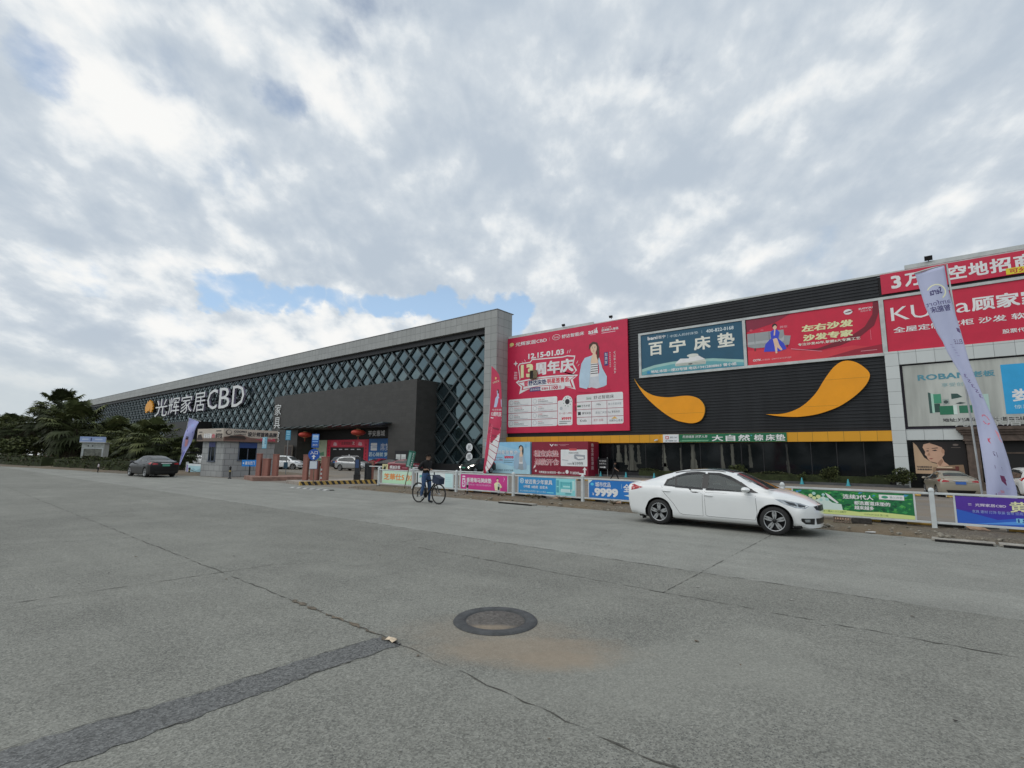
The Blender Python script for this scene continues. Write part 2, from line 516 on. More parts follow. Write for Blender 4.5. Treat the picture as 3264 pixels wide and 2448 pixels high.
G_ROAD = ground_mat('road_concrete', (.218, .218, .192), .72, .42, cell=80.0, sand=[(9.95, -12.52, 1.05, .46, .74), (9.5, -12.4, 1.05, .66, .38), (10.25, -12.52, .60, .32, .85)])
G_LANE = ground_mat('lane_concrete', (.262, .263, .236), .5, .30, streak=.15, cell=85)
G_PARK = ground_mat('car_park_paving', (.215, .200, .178), .5, .25, .6)
G_DIRT = ground_mat('dirt', (.150, .128, .098), .8, .6, .7, cell=35)
G_PATCH = ground_mat('asphalt_patch', (.138, .140, .136), 1.0, .5, cell=70)

def structure(mb, name, mats, **k):
    return tag(mb.build(name, mats, **k), kind='structure')

BIG = 2600
XS = [-BIG, -400, -120, -60, -30, -10, 10, 30, 60, 200, BIG]
structure(MB().grid([[(x, y, 0) for x in XS] for y in (-BIG, -300, -60, -30, -8.4)], sm=False), 'road', G_ROAD)
structure(MB().grid([[(x, y, 0) for x in XS] for y in (-8.4, -5, -1.7)], sm=False), 'road_lane', G_LANE)
structure(MB().grid([[(x, y, gz(y)) for x in XS] for y in (-1.7, 0.5, 1.5, 2.5, 3.5, 4.5, 5.5, 6.5, 7.5, 8.5, 60, 400, BIG)]), 'car_park', G_PARK)
# raised strip of dirt and broken concrete under the railing
rnd = random.Random(4)
def ragged(pts, step, amp, r):
    out = []
    for (ax, ay), (bx, by) in zip(pts[:-1], pts[1:]):
        n = max(1, int(math.hypot(bx - ax, by - ay) / step))
        for i in range(n):
            f = i / n
            out.append((ax + (bx - ax) * f + r.uniform(-amp, amp) * .4, ay + (by - ay) * f + r.uniform(-amp, amp)))
    out.append(pts[-1])
    return out
front = ragged([(-9.4, -1.15), (-7, -1.55), (-3, -1.6), (3, -1.62), (8, -1.68), (14, -1.72), (60, -1.75)], .22, .07, rnd)
back = [(x, .62) for x in (60, 30, 0, -9.4)]
kerb = MB()
rows = []
for f, hh in ((0, 0.002), (.05, .075), (.18, .10), (.5, .085), (.85, .10), (1, .085)):
    rows.append([(x, y + (.62 - y) * f, hh + (rnd.uniform(-.018, .018) if 0 < f < 1 else 0)) for x, y in front])
kerb.grid(rows)
rows = [[(x, .62, .085) for x, y in front], [(x, .72, -.01) for x, y in front]]
kerb.grid(rows)
structure(kerb, 'dirt_verge', G_DIRT)
lf = ragged([(-26.5, -1.5), (-30, -3.2), (-35, -4.5), (-46.7, -5.6), (-61.5, -8.0), (-90, -11), (-200, -20)], .6, .12, rnd)
def vz(x, y, h):
    return gz(y) - .03 + (h - gz(y) + .03) * smooth((-26.6 - x) / 3.0)
structure(MB().grid([[(x, y + dy, vz(x, y + dy, h)) for x, y in lf] for dy, h in ((0, .004), (.35, .09), (1.6, .16), (4, .14), (9, .1))] + [[(x, y + 12, gz(y + 12) - .03) for x, y in lf]]), 'planted_verge', G_DIRT)

# slab joints: narrow ragged cracks
CRACK = M('crack', (.085, .082, .07), .95, var=.3, vs=30)
def crack(pts, w, r, name='road_joint', mat=None, z=.004, step=.12, amp=.02):
    p = ragged(pts, step, amp, r)
    L, Rr = [], []
    for i, (x, y) in enumerate(p):
        a, b = p[max(0, i - 1)], p[min(len(p) - 1, i + 1)]
        d = math.hypot(b[0] - a[0], b[1] - a[1]) or 1
        nx, ny = -(b[1] - a[1]) / d, (b[0] - a[0]) / d
        ww = w * max(.04, r.uniform(-.25, 1.05)) * .42
        L.append((x + nx * ww, y + ny * ww, z)); Rr.append((x - nx * ww, y - ny * ww, z))
    return structure(MB().grid([L, Rr], sm=False), name, mat or CRACK)
for pts, w in (([(-70, -8.4), (70, -8.42)], .026), ([(5.5, -9.85), (60, -10.1)], .028), ([(-60, -11.6), (-17.2, -12.4), (.54, -12.9), (4.93, -13.02), (8.7, -13.13), (11.4, -13.35), (30, -14)], .026),
               ([(10.15, -3.2), (10.17, -9.88)], .022), ([(4.3, -22), (4.93, -13.0)], .03), ([(4.93, -13.0), (4.98, -12.2)], .016), ([(-3.2, -22), (.54, -12.91)], .024), ([(4.82, -9.73), (4.78, -8.5)], .018),
               ([(-10.5, -25), (-7.0, -12.9)], .02), ([(20.2, -1.8), (20.2, -9.9)], .022), ([(12.9, -13.3), (13.2, -19)], .016)):
    crack(pts, w, rnd)
crack([(7.0, -13.08), (8.9, -13.14)], .10, rnd, 'joint_filling', G_DIRT, .007, .06, .03)
# dark asphalt repair strip with broken edges
def edge_line(pts, step, amp, r):
    out = []
    for (ax, ay), (bx, by) in zip(pts[:-1], pts[1:]):
        n = max(1, int(abs(by - ay) / step))
        out += [(ax + (bx - ax) * i / n + r.uniform(-amp, amp), ay + (by - ay) * i / n) for i in range(n)]
    return out
ys_ = [-13.14, -14.0, -14.7, -15.3, -15.8, -18.0, -24]
pl = edge_line(list(zip([8.74, 8.69, 8.70, 8.62, 8.61, 8.58, 8.6], ys_)), .045, .020, rnd)
pr = edge_line(list(zip([9.05, 9.02, 9.04, 9.05, 9.06, 9.05, 9.05], ys_)), .045, .020, rnd)
n_ = min(len(pl), len(pr))
structure(MB().grid([[(x, y, .004) for x, y in pl[:n_]], [(x, y, .004) for x, y in pr[:n_]]], sm=False), 'asphalt_patch', G_PATCH)
for side in (pl, pr):
    q = [(side[i][0], side[i][1]) for i in range(0, n_, 3)]
    crack(q, .010, rnd, 'patch_edge', CRACK, .008, .1, .010)

# manhole cover
mh = thing('manhole_cover', 'round dark iron manhole cover set in the road with sand washed over it', 'manhole', (9.27, -12.1, 0))
IRON = M('cast_iron', (.075, .08, .085), .62, .5, var=.35, vs=9, bump=.4, bs=50)
RING = M('worn_iron_ring', (.075, .078, .08), .7, .2, var=.3, vs=7, bump=.5, bs=60)
LID = ground_mat('manhole_lid', (.125, .115, .105), .6, .4, sand=[(9.40, -12.30, .30, .10, .75)], cell=40)
MB().lathe([(.315, .006), (.325, .02), (.42, .022), (.437, .003)], n=64).build('frame', RING, mh)
MB().lathe([(.0001, .013), (.298, .013), (.306, .004)], n=64).build('lid', LID, mh)
tm = MB()
for i in range(-7, 8):
    for j in range(-7, 8):
        x, y = i * .038, j * .038
        if x * x + y * y < .285 ** 2 and (i + j) % 2 == 0:
            tm.obox((x, y, .0128), (.024, .009, .003), Matrix.Rotation(R(45 if i % 2 else -45), 3, 'Z'))
tm.build('tread', LID, mh)
# scattered grit and leaf crumbs on the road
rg = random.Random(8)
gm = MB()
for i in range(230):
    x, y = rg.uniform(-8, 22), rg.uniform(-14.5, -2)
    k = rg.uniform(.008, .03); a = rg.uniform(0, 6.3)
    gm.add([(x + k * math.cos(a + q) * (1 if q % 2 else .5), y + k * math.sin(a + q) * .8, .006 + .004 * (q % 2)) for q in (0, 1.6, 3.1, 4.7)], [(0, 1, 2, 3)], i % 3)
tag(gm.build('road_grit', [M('grit_dark', (.04, .035, .03), .9), M('grit_brown', (.13, .095, .06), .9), M('grit_pale', (.32, .31, .28), .9)]), 'leaf crumbs and grit scattered over the road', 'grit', kind='stuff')
# bit of litter on the joint
lt = MB()
lt.grid([[(0, 0, .012), (.05, .015, .02), (.11, .0, .012)], [(.0, .045, .03), (.055, .05, .008), (.12, .05, .03)], [(.02, .08, .01), (.06, .085, .018), (.1, .075, .01)]])
tag(lt.build('crumpled_wrapper', [M('paper', (.62, .5, .36), .8, var=.5, vs=25)], loc=(8.87, -13.2, .003)), 'crumpled tan and white paper wrapper lying on the road joint', 'litter')

# ================================================================== right-hand building: ribbed black cladding
RX, RY = -11.78, 31.30               # facade coordinate u -> world X = u + RX
BLACK = M('black_cladding', (.024, .026, .029), .42, .25, var=.25, vs=.8, streak=True)
WHITE = M_tile('white_panel', (.60, .635, .625), 1.05, .97, RX + 24.2, .0, .014, (.18, .19, .19), .4, .10)
TRIM = M('white_trim', (.55, .58, .57), .45, var=.16, vs=1.2)
YEL = M_tile('yellow_panel', lin('e0a020'), 1.07, 5.0, RX, -.3, .018, (.22, .13, .02), .42, .10)
DGLASS = M('dark_shop_glass', (.006, .008, .009), .07, 0, .32, var=0)
DARK = M('dark_metal', (.02, .02, .022), .5, .2, var=.2)
GREYM = M('grey_metal', (.28, .29, .29), .5, .3, var=.2)

mall = thing('furniture_mall', 'long black ribbed shopping building with yellow band, white beams and dark shop windows', 'building', (RX + 10, RY, -.3))
m = MB().box(RX - 15.6, RX + 60, RY + .10, RY + 46, -.3, 15.95)
m.build('wall', M('dark_wall', (.03, .03, .032), .8), mall, world=True)
# ribs: a real zig-zag profile drawn along the facade
def ribs(x0, x1, z0, z1, pitch=.27, d=.07):
    mb = MB()
    z = z0
    prof = []
    while z < z1 - 1e-6:
        for dz, yy in ((0, 0), (.11, 0), (.15, d), (.24, d)):
            if z + dz <= z1: prof.append((z + dz, yy))
        z += pitch
    prof.append((z1, 0))
    rows = [[(x0, RY + yy, zz) for zz, yy in prof], [(x1, RY + yy, zz) for zz, yy in prof]]
    return mb.grid(rows, sm=False)
ribs(RX - 15.6, RX + 23.38, 3.9, 16.05).build('ribbed_cladding', BLACK, mall, world=True)
ribs(RX + 23.62, RX + 60, 14.24, 16.05).build('ribbed_cladding', BLACK, mall, world=True)
m = MB().box(RX - 15.6, RX + 60, RY - .02, RY + .4, 16.05, 16.19)
m.box(RX - 14.6, RX - 1.9, RY - .14, RY - .02, 16.07, 16.36)
m.box(RX + 25.1, RX + 60, RY - .05, RY + .3, 16.19, 16.50)
m.build('roof_coping', TRIM, mall, world=True)
MB().box(RX - 15.6, RX + 23.37, RY - .30, RY + .095, 3.10, 3.88).build('yellow_band', YEL, mall, world=True)
m = MB()
m.box(RX + 3.3, RX + 60, RY - .20, RY - .005, 14.03, 14.235)
m.box(RX + 3.3, RX + 23.36, RY - .20, RY - .005, 9.63, 9.86)
for u in (3.3, 13.30): m.box(RX + u, RX + u + .25, RY - .195, RY - .005, 9.862, 14.028)
m.box(RX + 23.30, RX + 23.60, RY - .195, RY - .005, 9.862, 14.028)
m.build('white_beam', TRIM, mall, world=True)
MB().box(RX + 23.37, RX + 24.20, RY - .36, RY + .09, -.3, 9.858).build('white_pillar', WHITE, mall, world=True)
m = MB().box(RX + 24.202, RX + 60, RY - .30, RY + .09, 8.82, 9.858)
m.box(RX + 24.202, RX + 60, RY - .30, RY + .09, 3.16, 3.93)
m.build('white_fascia', WHITE, mall, world=True)
m = MB().box(RX + 24.202, RX + 60, RY - .06, RY + .05, 3.932, 8.818)
m.build('sign_recess', M('plum_black', (.022, .016, .028), .6), mall, world=True)
# shop windows behind a low plinth
gl = MB()
x = RX - 1.6
while x < RX + 23.3:
    x1 = min(x + 1.78, RX + 23.36)
    gl.box(x + .03, x1 - .03, RY - .06, RY - .04, .25, 3.06)
    x += 1.78
gl.build('shop_window', DGLASS, mall, world=True)
fr = MB()
x = RX - 1.6
while x < RX + 23.3:
    fr.box(x - .03, x + .03, RY - .09, RY + .02, .2, 3.098)
    x += 1.78
fr.box(RX - 15.6, RX + 23.36, RY - .10, RY + .05, -.3, .20)
fr.box(RX - 15.6, RX - 1.63, RY - .02, RY + .05, .2, 3.098)
fr.build('window_frame', DARK, mall, world=True)
# torn pale film peeling off the panes
CUR = M('torn_window_film', (.095, .095, .078), .85, var=.6, vs=2.2, streak=True)
rc = random.Random(11)
for u, w, zt, zb, wb in ((.15, .34, 2.9, 1.15, .75), (.95, .22, 2.9, .9, .30), (1.55, .55, 2.95, .35, 1.0), (2.35, .26, 2.9, 1.0, .34), (4.95, .30, 2.95, .8, .42), (5.05, .32, 1.15, .3, .6), (6.6, .14, 2.6, .5, .2), (7.75, .34, 2.9, .35, .75), (10.35, .20, 2.9, .5, .34), (11.25, .24, 2.95, .4, .30), (11.35, .5, .95, .3, .75), (12.7, .18, 2.9, .9, .26), (15.6, .12, 2.9, .4, .24)):
    cu = MB(); L, Q = [], []
    for i in range(15):
        f = i / 14
        sp = (w + (wb - w) * smooth((f - .35) / .65)) * rc.uniform(.75, 1.2)
        c = RX + u + .6 + .05 * f
        L.append((c - sp * .45 + rc.uniform(-.02, .02), RY - .068, zt + (zb - zt) * f)); Q.append((c + sp * .55 * (1 + .25 * f), RY - .068, zt + (zb - zt) * f))
    cu.grid([L, Q], sm=False)
    cu.build('torn_window_film', CUR, mall, world=True)
# right of the pillar: dark lower window and brown classical portal
BROWN = M('brown_stone', (.105, .075, .058), .65, var=.35, vs=3, bump=.3, bs=20)
m = MB().box(RX + 24.202, RX + 60, RY - .04, RY + .05, -.3, 3.158)
m.build('lower_window', DGLASS, mall, world=True)
po = MB()
px0 = RX + 27.0
for x0, x1, d, z0, z1 in ((0, 30, .95, 3.82, 4.02), (.10, 30, .85, 3.66, 3.82), (.22, 30, .74, 3.50, 3.66), (.34, 30, .62, 3.18, 3.50), (.30, 30, .68, 3.06, 3.18)):
    po.box(px0 + x0, px0 + x1, RY - d - .02, RY - .305 if z0 >= 3.16 else RY - .05, z0, z1)
for u in (.45, 7.2):
    po.box(px0 + u - .06, px0 + u + .72, RY - .62, RY - .06, 2.86, 3.055)
    po.box(px0 + u, px0 + u + .66, RY - .56, RY - .06, -.3, 2.86)
    po.box(px0 + u - .08, px0 + u + .74, RY - .64, RY - .06, -.3, .25)
po.build('portal', BROWN, mall, world=True)
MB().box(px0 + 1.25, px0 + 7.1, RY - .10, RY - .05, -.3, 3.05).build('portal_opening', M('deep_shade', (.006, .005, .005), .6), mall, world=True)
m = MB().box(px0 + 1.2, px0 + 7.15, RY - .14, RY - .105, 2.2, 2.3)
m.build('door_head', BROWN, mall, world=True)
# open casement cut through the banner
cw = thing('open_window', 'small open window hanging out of the red anniversary banner', 'window', (RX - 9.9, RY - .1, 10.7))
MB().box(RX - 10.33, RX - 9.55, RY - .40, RY - .28, 10.72, 11.62).build('opening', M('deep_shade', (.006, .005, .005)), cw, world=True)
m = MB()
for a in ((-.42, -.33, 10.66, 11.68), (.33, .40, 10.66, 11.68)):
    m.box(RX - 9.93 + a[0], RX - 9.93 + a[1], RY - .45, RY - .27, a[2], a[3])
m.box(RX - 10.26, RX - 9.60, RY - .45, RY - .27, 11.6, 11.68); m.box(RX - 10.26, RX - 9.60, RY - .45, RY - .27, 10.66, 10.74)
m.build('frame', M('rust_frame', (.14, .10, .05), .8, var=.4), cw, world=True)
MB().obox((RX - 9.42, RY - .62, 11.17), (.05, .5, .95), Matrix.Rotation(R(-38), 3, 'Z')).build('casement', M('old_paint', (.24, .2, .12), .7, var=.4), cw, world=True)

# orange leaf-shaped ornaments standing off the ribs
ORA = M('orange_enamel', (.95, .37, .002), .38, var=.06, vs=.6)
def ornament(pts, label, seam):
    x0 = sum(p[0] for p in pts) / len(pts); z0 = min(p[1] for p in pts)
    t = thing('leaf_ornament', label, 'ornament', (RX + x0, RY, z0), group='orange ornaments on the black cladding')
    # close the curve with a smooth Catmull-Rom pass
    out, n = [], len(pts)
    for i in range(n):
        p0, p1, p2, p3 = (pts[(i + k) % n] for k in (-1, 0, 1, 2))
        if i in (0, n - 1): out.append(p1); out.append(((p1[0] + p2[0]) / 2, (p1[1] + p2[1]) / 2)); continue
        for q in (0, .33, .66):
            out.append(tuple(.5 * (2 * p1[k] + (p2[k] - p0[k]) * q + (2 * p0[k] - 5 * p1[k] + 4 * p2[k] - p3[k]) * q * q + (3 * p1[k] - p0[k] - 3 * p2[k] + p3[k]) * q ** 3) for k in (0, 1)))
    MB().prism([(RX + a, b) for a, b in out], RY - .24, RY - .04, 0, 1).build('plate', [ORA, M('ornament_edge', (.45, .32, .10), .5)], t, world=True)
    sm = MB()
    for (a0, a1, zz) in seam:
        sm.box(RX + a0, RX + a1, RY - .243, RY - .2405, zz, zz + .018)
    sm.build('seam', M('ornament_seam', (.38, .21, .02), .6), t, world=True)
ornament([(2.73, 9.62), (3.26, 8.84), (4.06, 8.13), (5.02, 7.68), (6.31, 7.47), (7.49, 7.52), (8.38, 7.48), (9.17, 7.17), (9.61, 6.59), (9.69, 6.02), (9.49, 5.4), (9.08, 5.02), (8.44, 4.89), (7.72, 5.0), (6.91, 5.25), (5.92, 5.87), (4.91, 6.71), (4.13, 7.48), (3.61, 8.12), (3.08, 8.98)], 'orange leaf-shaped ornament pointing up and left, below the teal mattress sign', [(5.9, 9.6, 5.85)])
ornament([(14.8, 5.47), (15.73, 5.43), (16.57, 5.55), (17.42, 5.91), (18.13, 6.47), (18.72, 7.14), (19.13, 7.81), (19.52, 8.41), (19.97, 9.0), (20.47, 9.4), (20.99, 9.49), (21.54, 9.29), (22.01, 8.87), (22.31, 8.43), (22.32, 8.03), (22.08, 7.51), (21.6, 6.94), (20.94, 6.37), (20.17, 5.87), (19.27, 5.5), (18.36, 5.26), (17.25, 5.15), (16.23, 5.21), (15.46, 5.32)], 'orange leaf-shaped ornament with its round end up, beside the white pillar', [(19.3, 22.25, 8.05), (17.6, 20.1, 5.95)])
# roof floodlights, camera
def floodlight(x, y, z, label, s=1.0):
    t = thing('floodlight', label, 'floodlight', (x, y, z), group='floodlights on the roof edge')
    MB().obox((0, -.12 * s, .22 * s), (.36 * s, .16 * s, .26 * s), Matrix.Rotation(R(25), 3, 'X')).build('lamp_housing', DARK, t)
    MB().obox((0, 0, .06 * s), (.06, .06, .14 * s)).build('bracket', GREYM, t)
floodlight(RX - 5.75, RY - .1, 16.33, 'small floodlight on the roof edge above the middle of the red anniversary banner')
floodlight(RX + .25, RY - .1, 16.33, 'small floodlight on the roof edge above the right end of the red banner')
floodlight(RX + 26.55, RY + .0, 16.42, 'floodlight above the red leasing banner', 1.3)
t = thing('security_camera', 'white security camera fixed to the yellow band left of the green sign', 'camera', (RX + 4.9, RY - .3, 3.35))
MB().obox((.12, -.18, 0), (.34, .13, .13), Matrix.Rotation(R(-14), 3, 'Y')).build('housing', TRIM, t)
MB().obox((-.05, -.05, .0), (.06, .12, .06)).build('bracket', DARK, t)
MB().lathe([(.05, -.005), (.05, .005)], (-.065, -.18, .045), 'X', 12).build('lens', DARK, t)

# ================================================================== left-hand building: tile frame, glass, diagonal lattice
LY = 29.0
TILE = M_tile('grey_tile', (.335, .345, .335), 1.0, .98, -13.94 + RX, 17.42, .02, (.09, .095, .09), .5, .14)
hall = thing('exhibition_hall', 'long glass hall behind a dark diagonal lattice under a grey tiled beam', 'building', (-80, LY, -.3))
LX0, LX1 = -214.0 + RX, -13.94 + RX
m = MB().box(LX0, LX1, LY, LY + 2.9, 17.45, 19.40)
m.build('tiled_beam', TILE, hall, world=True)
MB().box(LX1 - 2.0, LX1, LY, LY + 2.9, -.3, 17.448).build('tiled_pier', TILE, hall, world=True)
MB().box(LX0, LX0 + 2, LY, LY + 2.9, -.3, 17.448).build('tiled_pier', TILE, hall, world=True)
MB().box(LX0 - .05, LX1 + .05, LY - .05, LY + 3.2, 19.402, 19.47).build('coping', M('coping', (.20, .205, .20), .5), hall, world=True)
# panes: each one tilted a hair, as set glass is
PANE = bpy.data.materials.new('curtain_glass'); PANE.use_nodes = True
t = NT(PANE.node_tree)
p = t.node('ShaderNodeBsdfPrincipled', {'Base Color': (.012, .020, .024, 1), 'Roughness': .03, 'IOR': 2.55, 'Specular IOR Level': .5, 'Specular Tint': (.72, .96, 1.0, 1)})
g = t.node('ShaderNodeNewGeometry').outputs['Position']
t.put(p.inputs['Normal'], t.node('ShaderNodeBump', {'Strength': .05, 'Distance': .3, 'Height': t.noise(g, .35, 2)}))
t.l.new(p.outputs[0], t.node('ShaderNodeOutputMaterial').inputs[0])
pw, ph, nx0, nz0 = 2.86, 2.80, -24.0 + .05 + RX, .25
rp = random.Random(3)
pm = MB()
GY = LY + .98
def diamond(cx, cz):
    a, b = rp.gauss(0, .0045), rp.gauss(0, .0045)
    q = [(cx, cz - ph / 2), (cx + pw / 2, cz), (cx, cz + ph / 2), (cx - pw / 2, cz)]
    pm.add([(x, GY + (x - cx) * a + (zz - cz) * b, zz) for x, zz in q], [(0, 1, 2, 3)])
i = 0
cx = nx0 - 66 * pw
while cx < LX1 - 3.1:
    for j in range(-1, 7):
        diamond(cx, nz0 + j * ph + ph / 2)
        diamond(cx + pw / 2, nz0 + j * ph)
    cx += pw
pm.build('curtain_glass', PANE, hall, world=True)
# lattice bars, clipped to the frame
LAT = M('lattice_metal', (.060, .074, .078), .42, .4, var=.2, vs=.6)
zb, zt, xl, xr = .55, 17.45, LX0 + 2, LX1 - 2.0
lb = MB()
sl_ = ph / pw
def bar(x0, z0, x1, z1, y0, y1, w=.20):
    d = math.hypot(x1 - x0, z1 - z0)
    nx, nz = -(z1 - z0) / d * w / 2, (x1 - x0) / d * w / 2
    lb.prism([(x0 + nx, z0 + nz), (x0 - nx, z0 - nz), (x1 - nx, z1 - nz), (x1 + nx, z1 + nz)], y0, y1)
for sgn in (1, -1):
    k = -75
    while k < 12:
        x0 = nx0 + k * pw                       # bar passes the node at nz0
        xa, za = x0 + (zb - nz0) / (sl_ * sgn), zb
        xb, zb2 = x0 + (zt - nz0) / (sl_ * sgn), zt
        k += 1
        lo, hi = (xa, za), (xb, zb2)
        if max(lo[0], hi[0]) < xl or min(lo[0], hi[0]) > xr: continue
        def clip(pn, ot):
            x, z_ = pn
            if x < xl: z_ = z_ + (ot[1] - z_) * (xl - x) / (ot[0] - x); x = xl
            if x > xr: z_ = z_ + (ot[1] - z_) * (xr - x) / (ot[0] - x); x = xr
            return (x, z_)
        a, b = clip(lo, hi), clip(hi, lo)
        if sgn > 0: bar(a[0], a[1], b[0], b[1], LY + .70, LY + .87)
        else: bar(a[0], a[1], b[0], b[1], LY + .695, LY + .865)
lb.build('lattice', LAT, hall, world=True)
m = MB().box(xl, xr, LY + .5, LY + .97, 16.75, 17.448)
m.box(xl, xr, LY + .4, LY + .97, -.3, .56)
m.build('frame_rail', DARK, hall, world=True)
m = MB().box(xl - 1, xr + 1, GY + .05, LY + 2.85, -.3, 17.44)
m.box(LX0, LX1 - .3, LY + 2.92, LY + 60, -.3, 15.6)
m.build('core', M('dark_wall', (.03, .03, .032), .8), hall, world=True)

# dark stone entrance block
BY = LY - 2.65
STONE = M_tile('dark_stone', (.050, .048, .044), .95, .48, -25.15 + RX, 11.42, .012, (.028, .027, .026), .55, .22, brick=True)
x0, x1, zt = -62.6 + RX, -25.15 + RX, 11.42
ox0, ox1, oz = -54.1 + RX, -30.6 + RX, 5.52
m = MB()
m.box(x0, ox0, BY, LY + 1.4, -.3, zt); m.box(ox1, x1, BY, LY + 1.4, -.3, zt); m.box(ox0, ox1, BY, LY + 1.4, oz, zt)
m.build('entrance_block', STONE, hall, world=True)
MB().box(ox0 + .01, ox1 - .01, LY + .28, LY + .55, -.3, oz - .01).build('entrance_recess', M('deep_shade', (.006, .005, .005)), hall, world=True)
cn = MB()
for i in range(12):
    xx = RX - 58.3 + i * 2.36
    cn.prism([(xx, 5.56), (xx + 2.4, 5.80), (xx + 2.4, 5.92), (xx, 5.66)], BY - 1.5, BY - .002)
cn.build('canopy', M('canopy_glass', (.10, .12, .12), .3, .3, var=.2), hall, world=True)
# letters down the left edge of the block
lt = MB()
for k, ch in enumerate('家具馆'):
    vs, fs, w_, h_ = textmesh(ch, .0)
    zc = 10.05 - k * 2.3
    front_ = [(RX - 61.95 + x / w_ * 2.1, BY - .16, zc - 1.95 + y / h_ * 1.95) for x, y in vs]
    lt.add(front_, fs)
lt.build('vertical_lettering', M('letter_white', (.72, .74, .73), .4, var=.05), hall, world=True)

# far entrance block with fascia lettering
m = MB().box(-126.5, -109.5, LY - 3, LY + 1.35, -.3, 8.4)
m.build('side_entrance', M('side_entrance_black', (.008, .008, .008), .5), hall, world=True)
lt = MB()
for k, ch in enumerate('平安惠城家居馆'):
    vs, fs, w_, h_ = textmesh(ch, .0)
    lt.add([(-122.5 + k * 1.7 + x / w_ * 1.2, LY - 3.03, 2.9 + y / h_ * 1.05) for x, y in vs], fs)
lt.build('side_lettering', M('faded_white', (.35, .36, .36), .5), hall, world=True)

# raised letters of the hall's name, on stand-offs in front of the lattice
sg = thing('hall_name_sign', 'big white raised letters with an orange sunburst on the lattice hall', 'sign', (-122, LY + .3, 11))
def letters3d(s, x, z, w, h, y0, y1, mat, side, bold=.028, slant=.0):
    vs, fs, tw, th = textmesh(s, 0.0)
    mb = MB()
    P_ = [(x + a / tw * w + b / th * h * slant, z + b / th * h) for a, b in vs]
    n = len(P_)
    mb.add([(a, y0, b) for a, b in P_], fs, 0)
    # walls along the outline: edges used by one face only
    cnt = {}
    for f in fs:
        for i in range(len(f)):
            e = (f[i], f[(i + 1) % len(f)])
            cnt[tuple(sorted(e))] = cnt.get(tuple(sorted(e)), []) + [e]
    for es in cnt.values():
        if len(es) == 1:
            a, b = es[0]
            mb.add([(P_[a][0], y0, P_[a][1]), (P_[a][0], y1, P_[a][1]), (P_[b][0], y1, P_[b][1]), (P_[b][0], y0, P_[b][1])], [(0, 1, 2, 3)], 1)
    return mb
LW, LS = M('letter_white', (.72, .74, .73)), M('letter_side', (.28, .25, .34), .5)
for ch, xa, xb, za, zb_ in (('光', -133.2, -124.2, 10.75, 15.3), ('辉', -123.4, -116.0, 10.85, 15.2), ('家', -115.0, -108.0, 10.9, 15.3), ('居', -106.9, -100.4, 10.95, 15.3)):
    letters3d(ch, xa + RX, za, xb - xa, zb_ - za, LY - .05, LY + .35, LW, LS, .022).build('character', [LW, LS], sg, world=True)
for ch, xa, xb in (('C', -99.2, -93.9), ('B', -92.9, -87.6), ('D', -86.4, -80.9)):
    letters3d(ch, xa + RX, 11.05, xb - xa, 4.45, LY - .05, LY + .35, LW, LS, .004).build('character', [LW, LS], sg, world=True)
mb = MB()
OL = M('logo_orange', lin('e9a01f'), .45, var=.08)
for k in range(11):
    a = R(90 + (k - 5) * 25)
    c, s_ = math.cos(a), math.sin(a)
    L_ = 2.75 - .13 * abs(k - 5)
    q = [(.12, 0), (.5, .16), (.80, .20), (1.0, 0), (.80, -.20), (.5, -.16)]
    mb.prism([(RX - 138.4 + 1.42 * (c * L_ * u - s_ * v * 2.2), 13.3 + (s_ * L_ * u + c * v * 2.2) * .86) for u, v in q], LY - .05 - .004 * k, LY + .3)
mb.prism([(RX - 138.4 + 1.0 * math.cos(k * PI / 6), 13.2 + .62 * math.sin(k * PI / 6)) for k in range(12)], LY - .11, LY + .3)
mb.build('sunburst', OL, sg, world=True)
MB().box(RX - 134, RX - 80.5, LY + .36, LY + .46, 12.6, 12.75).build('mounting_rail', DARK, sg, world=True)
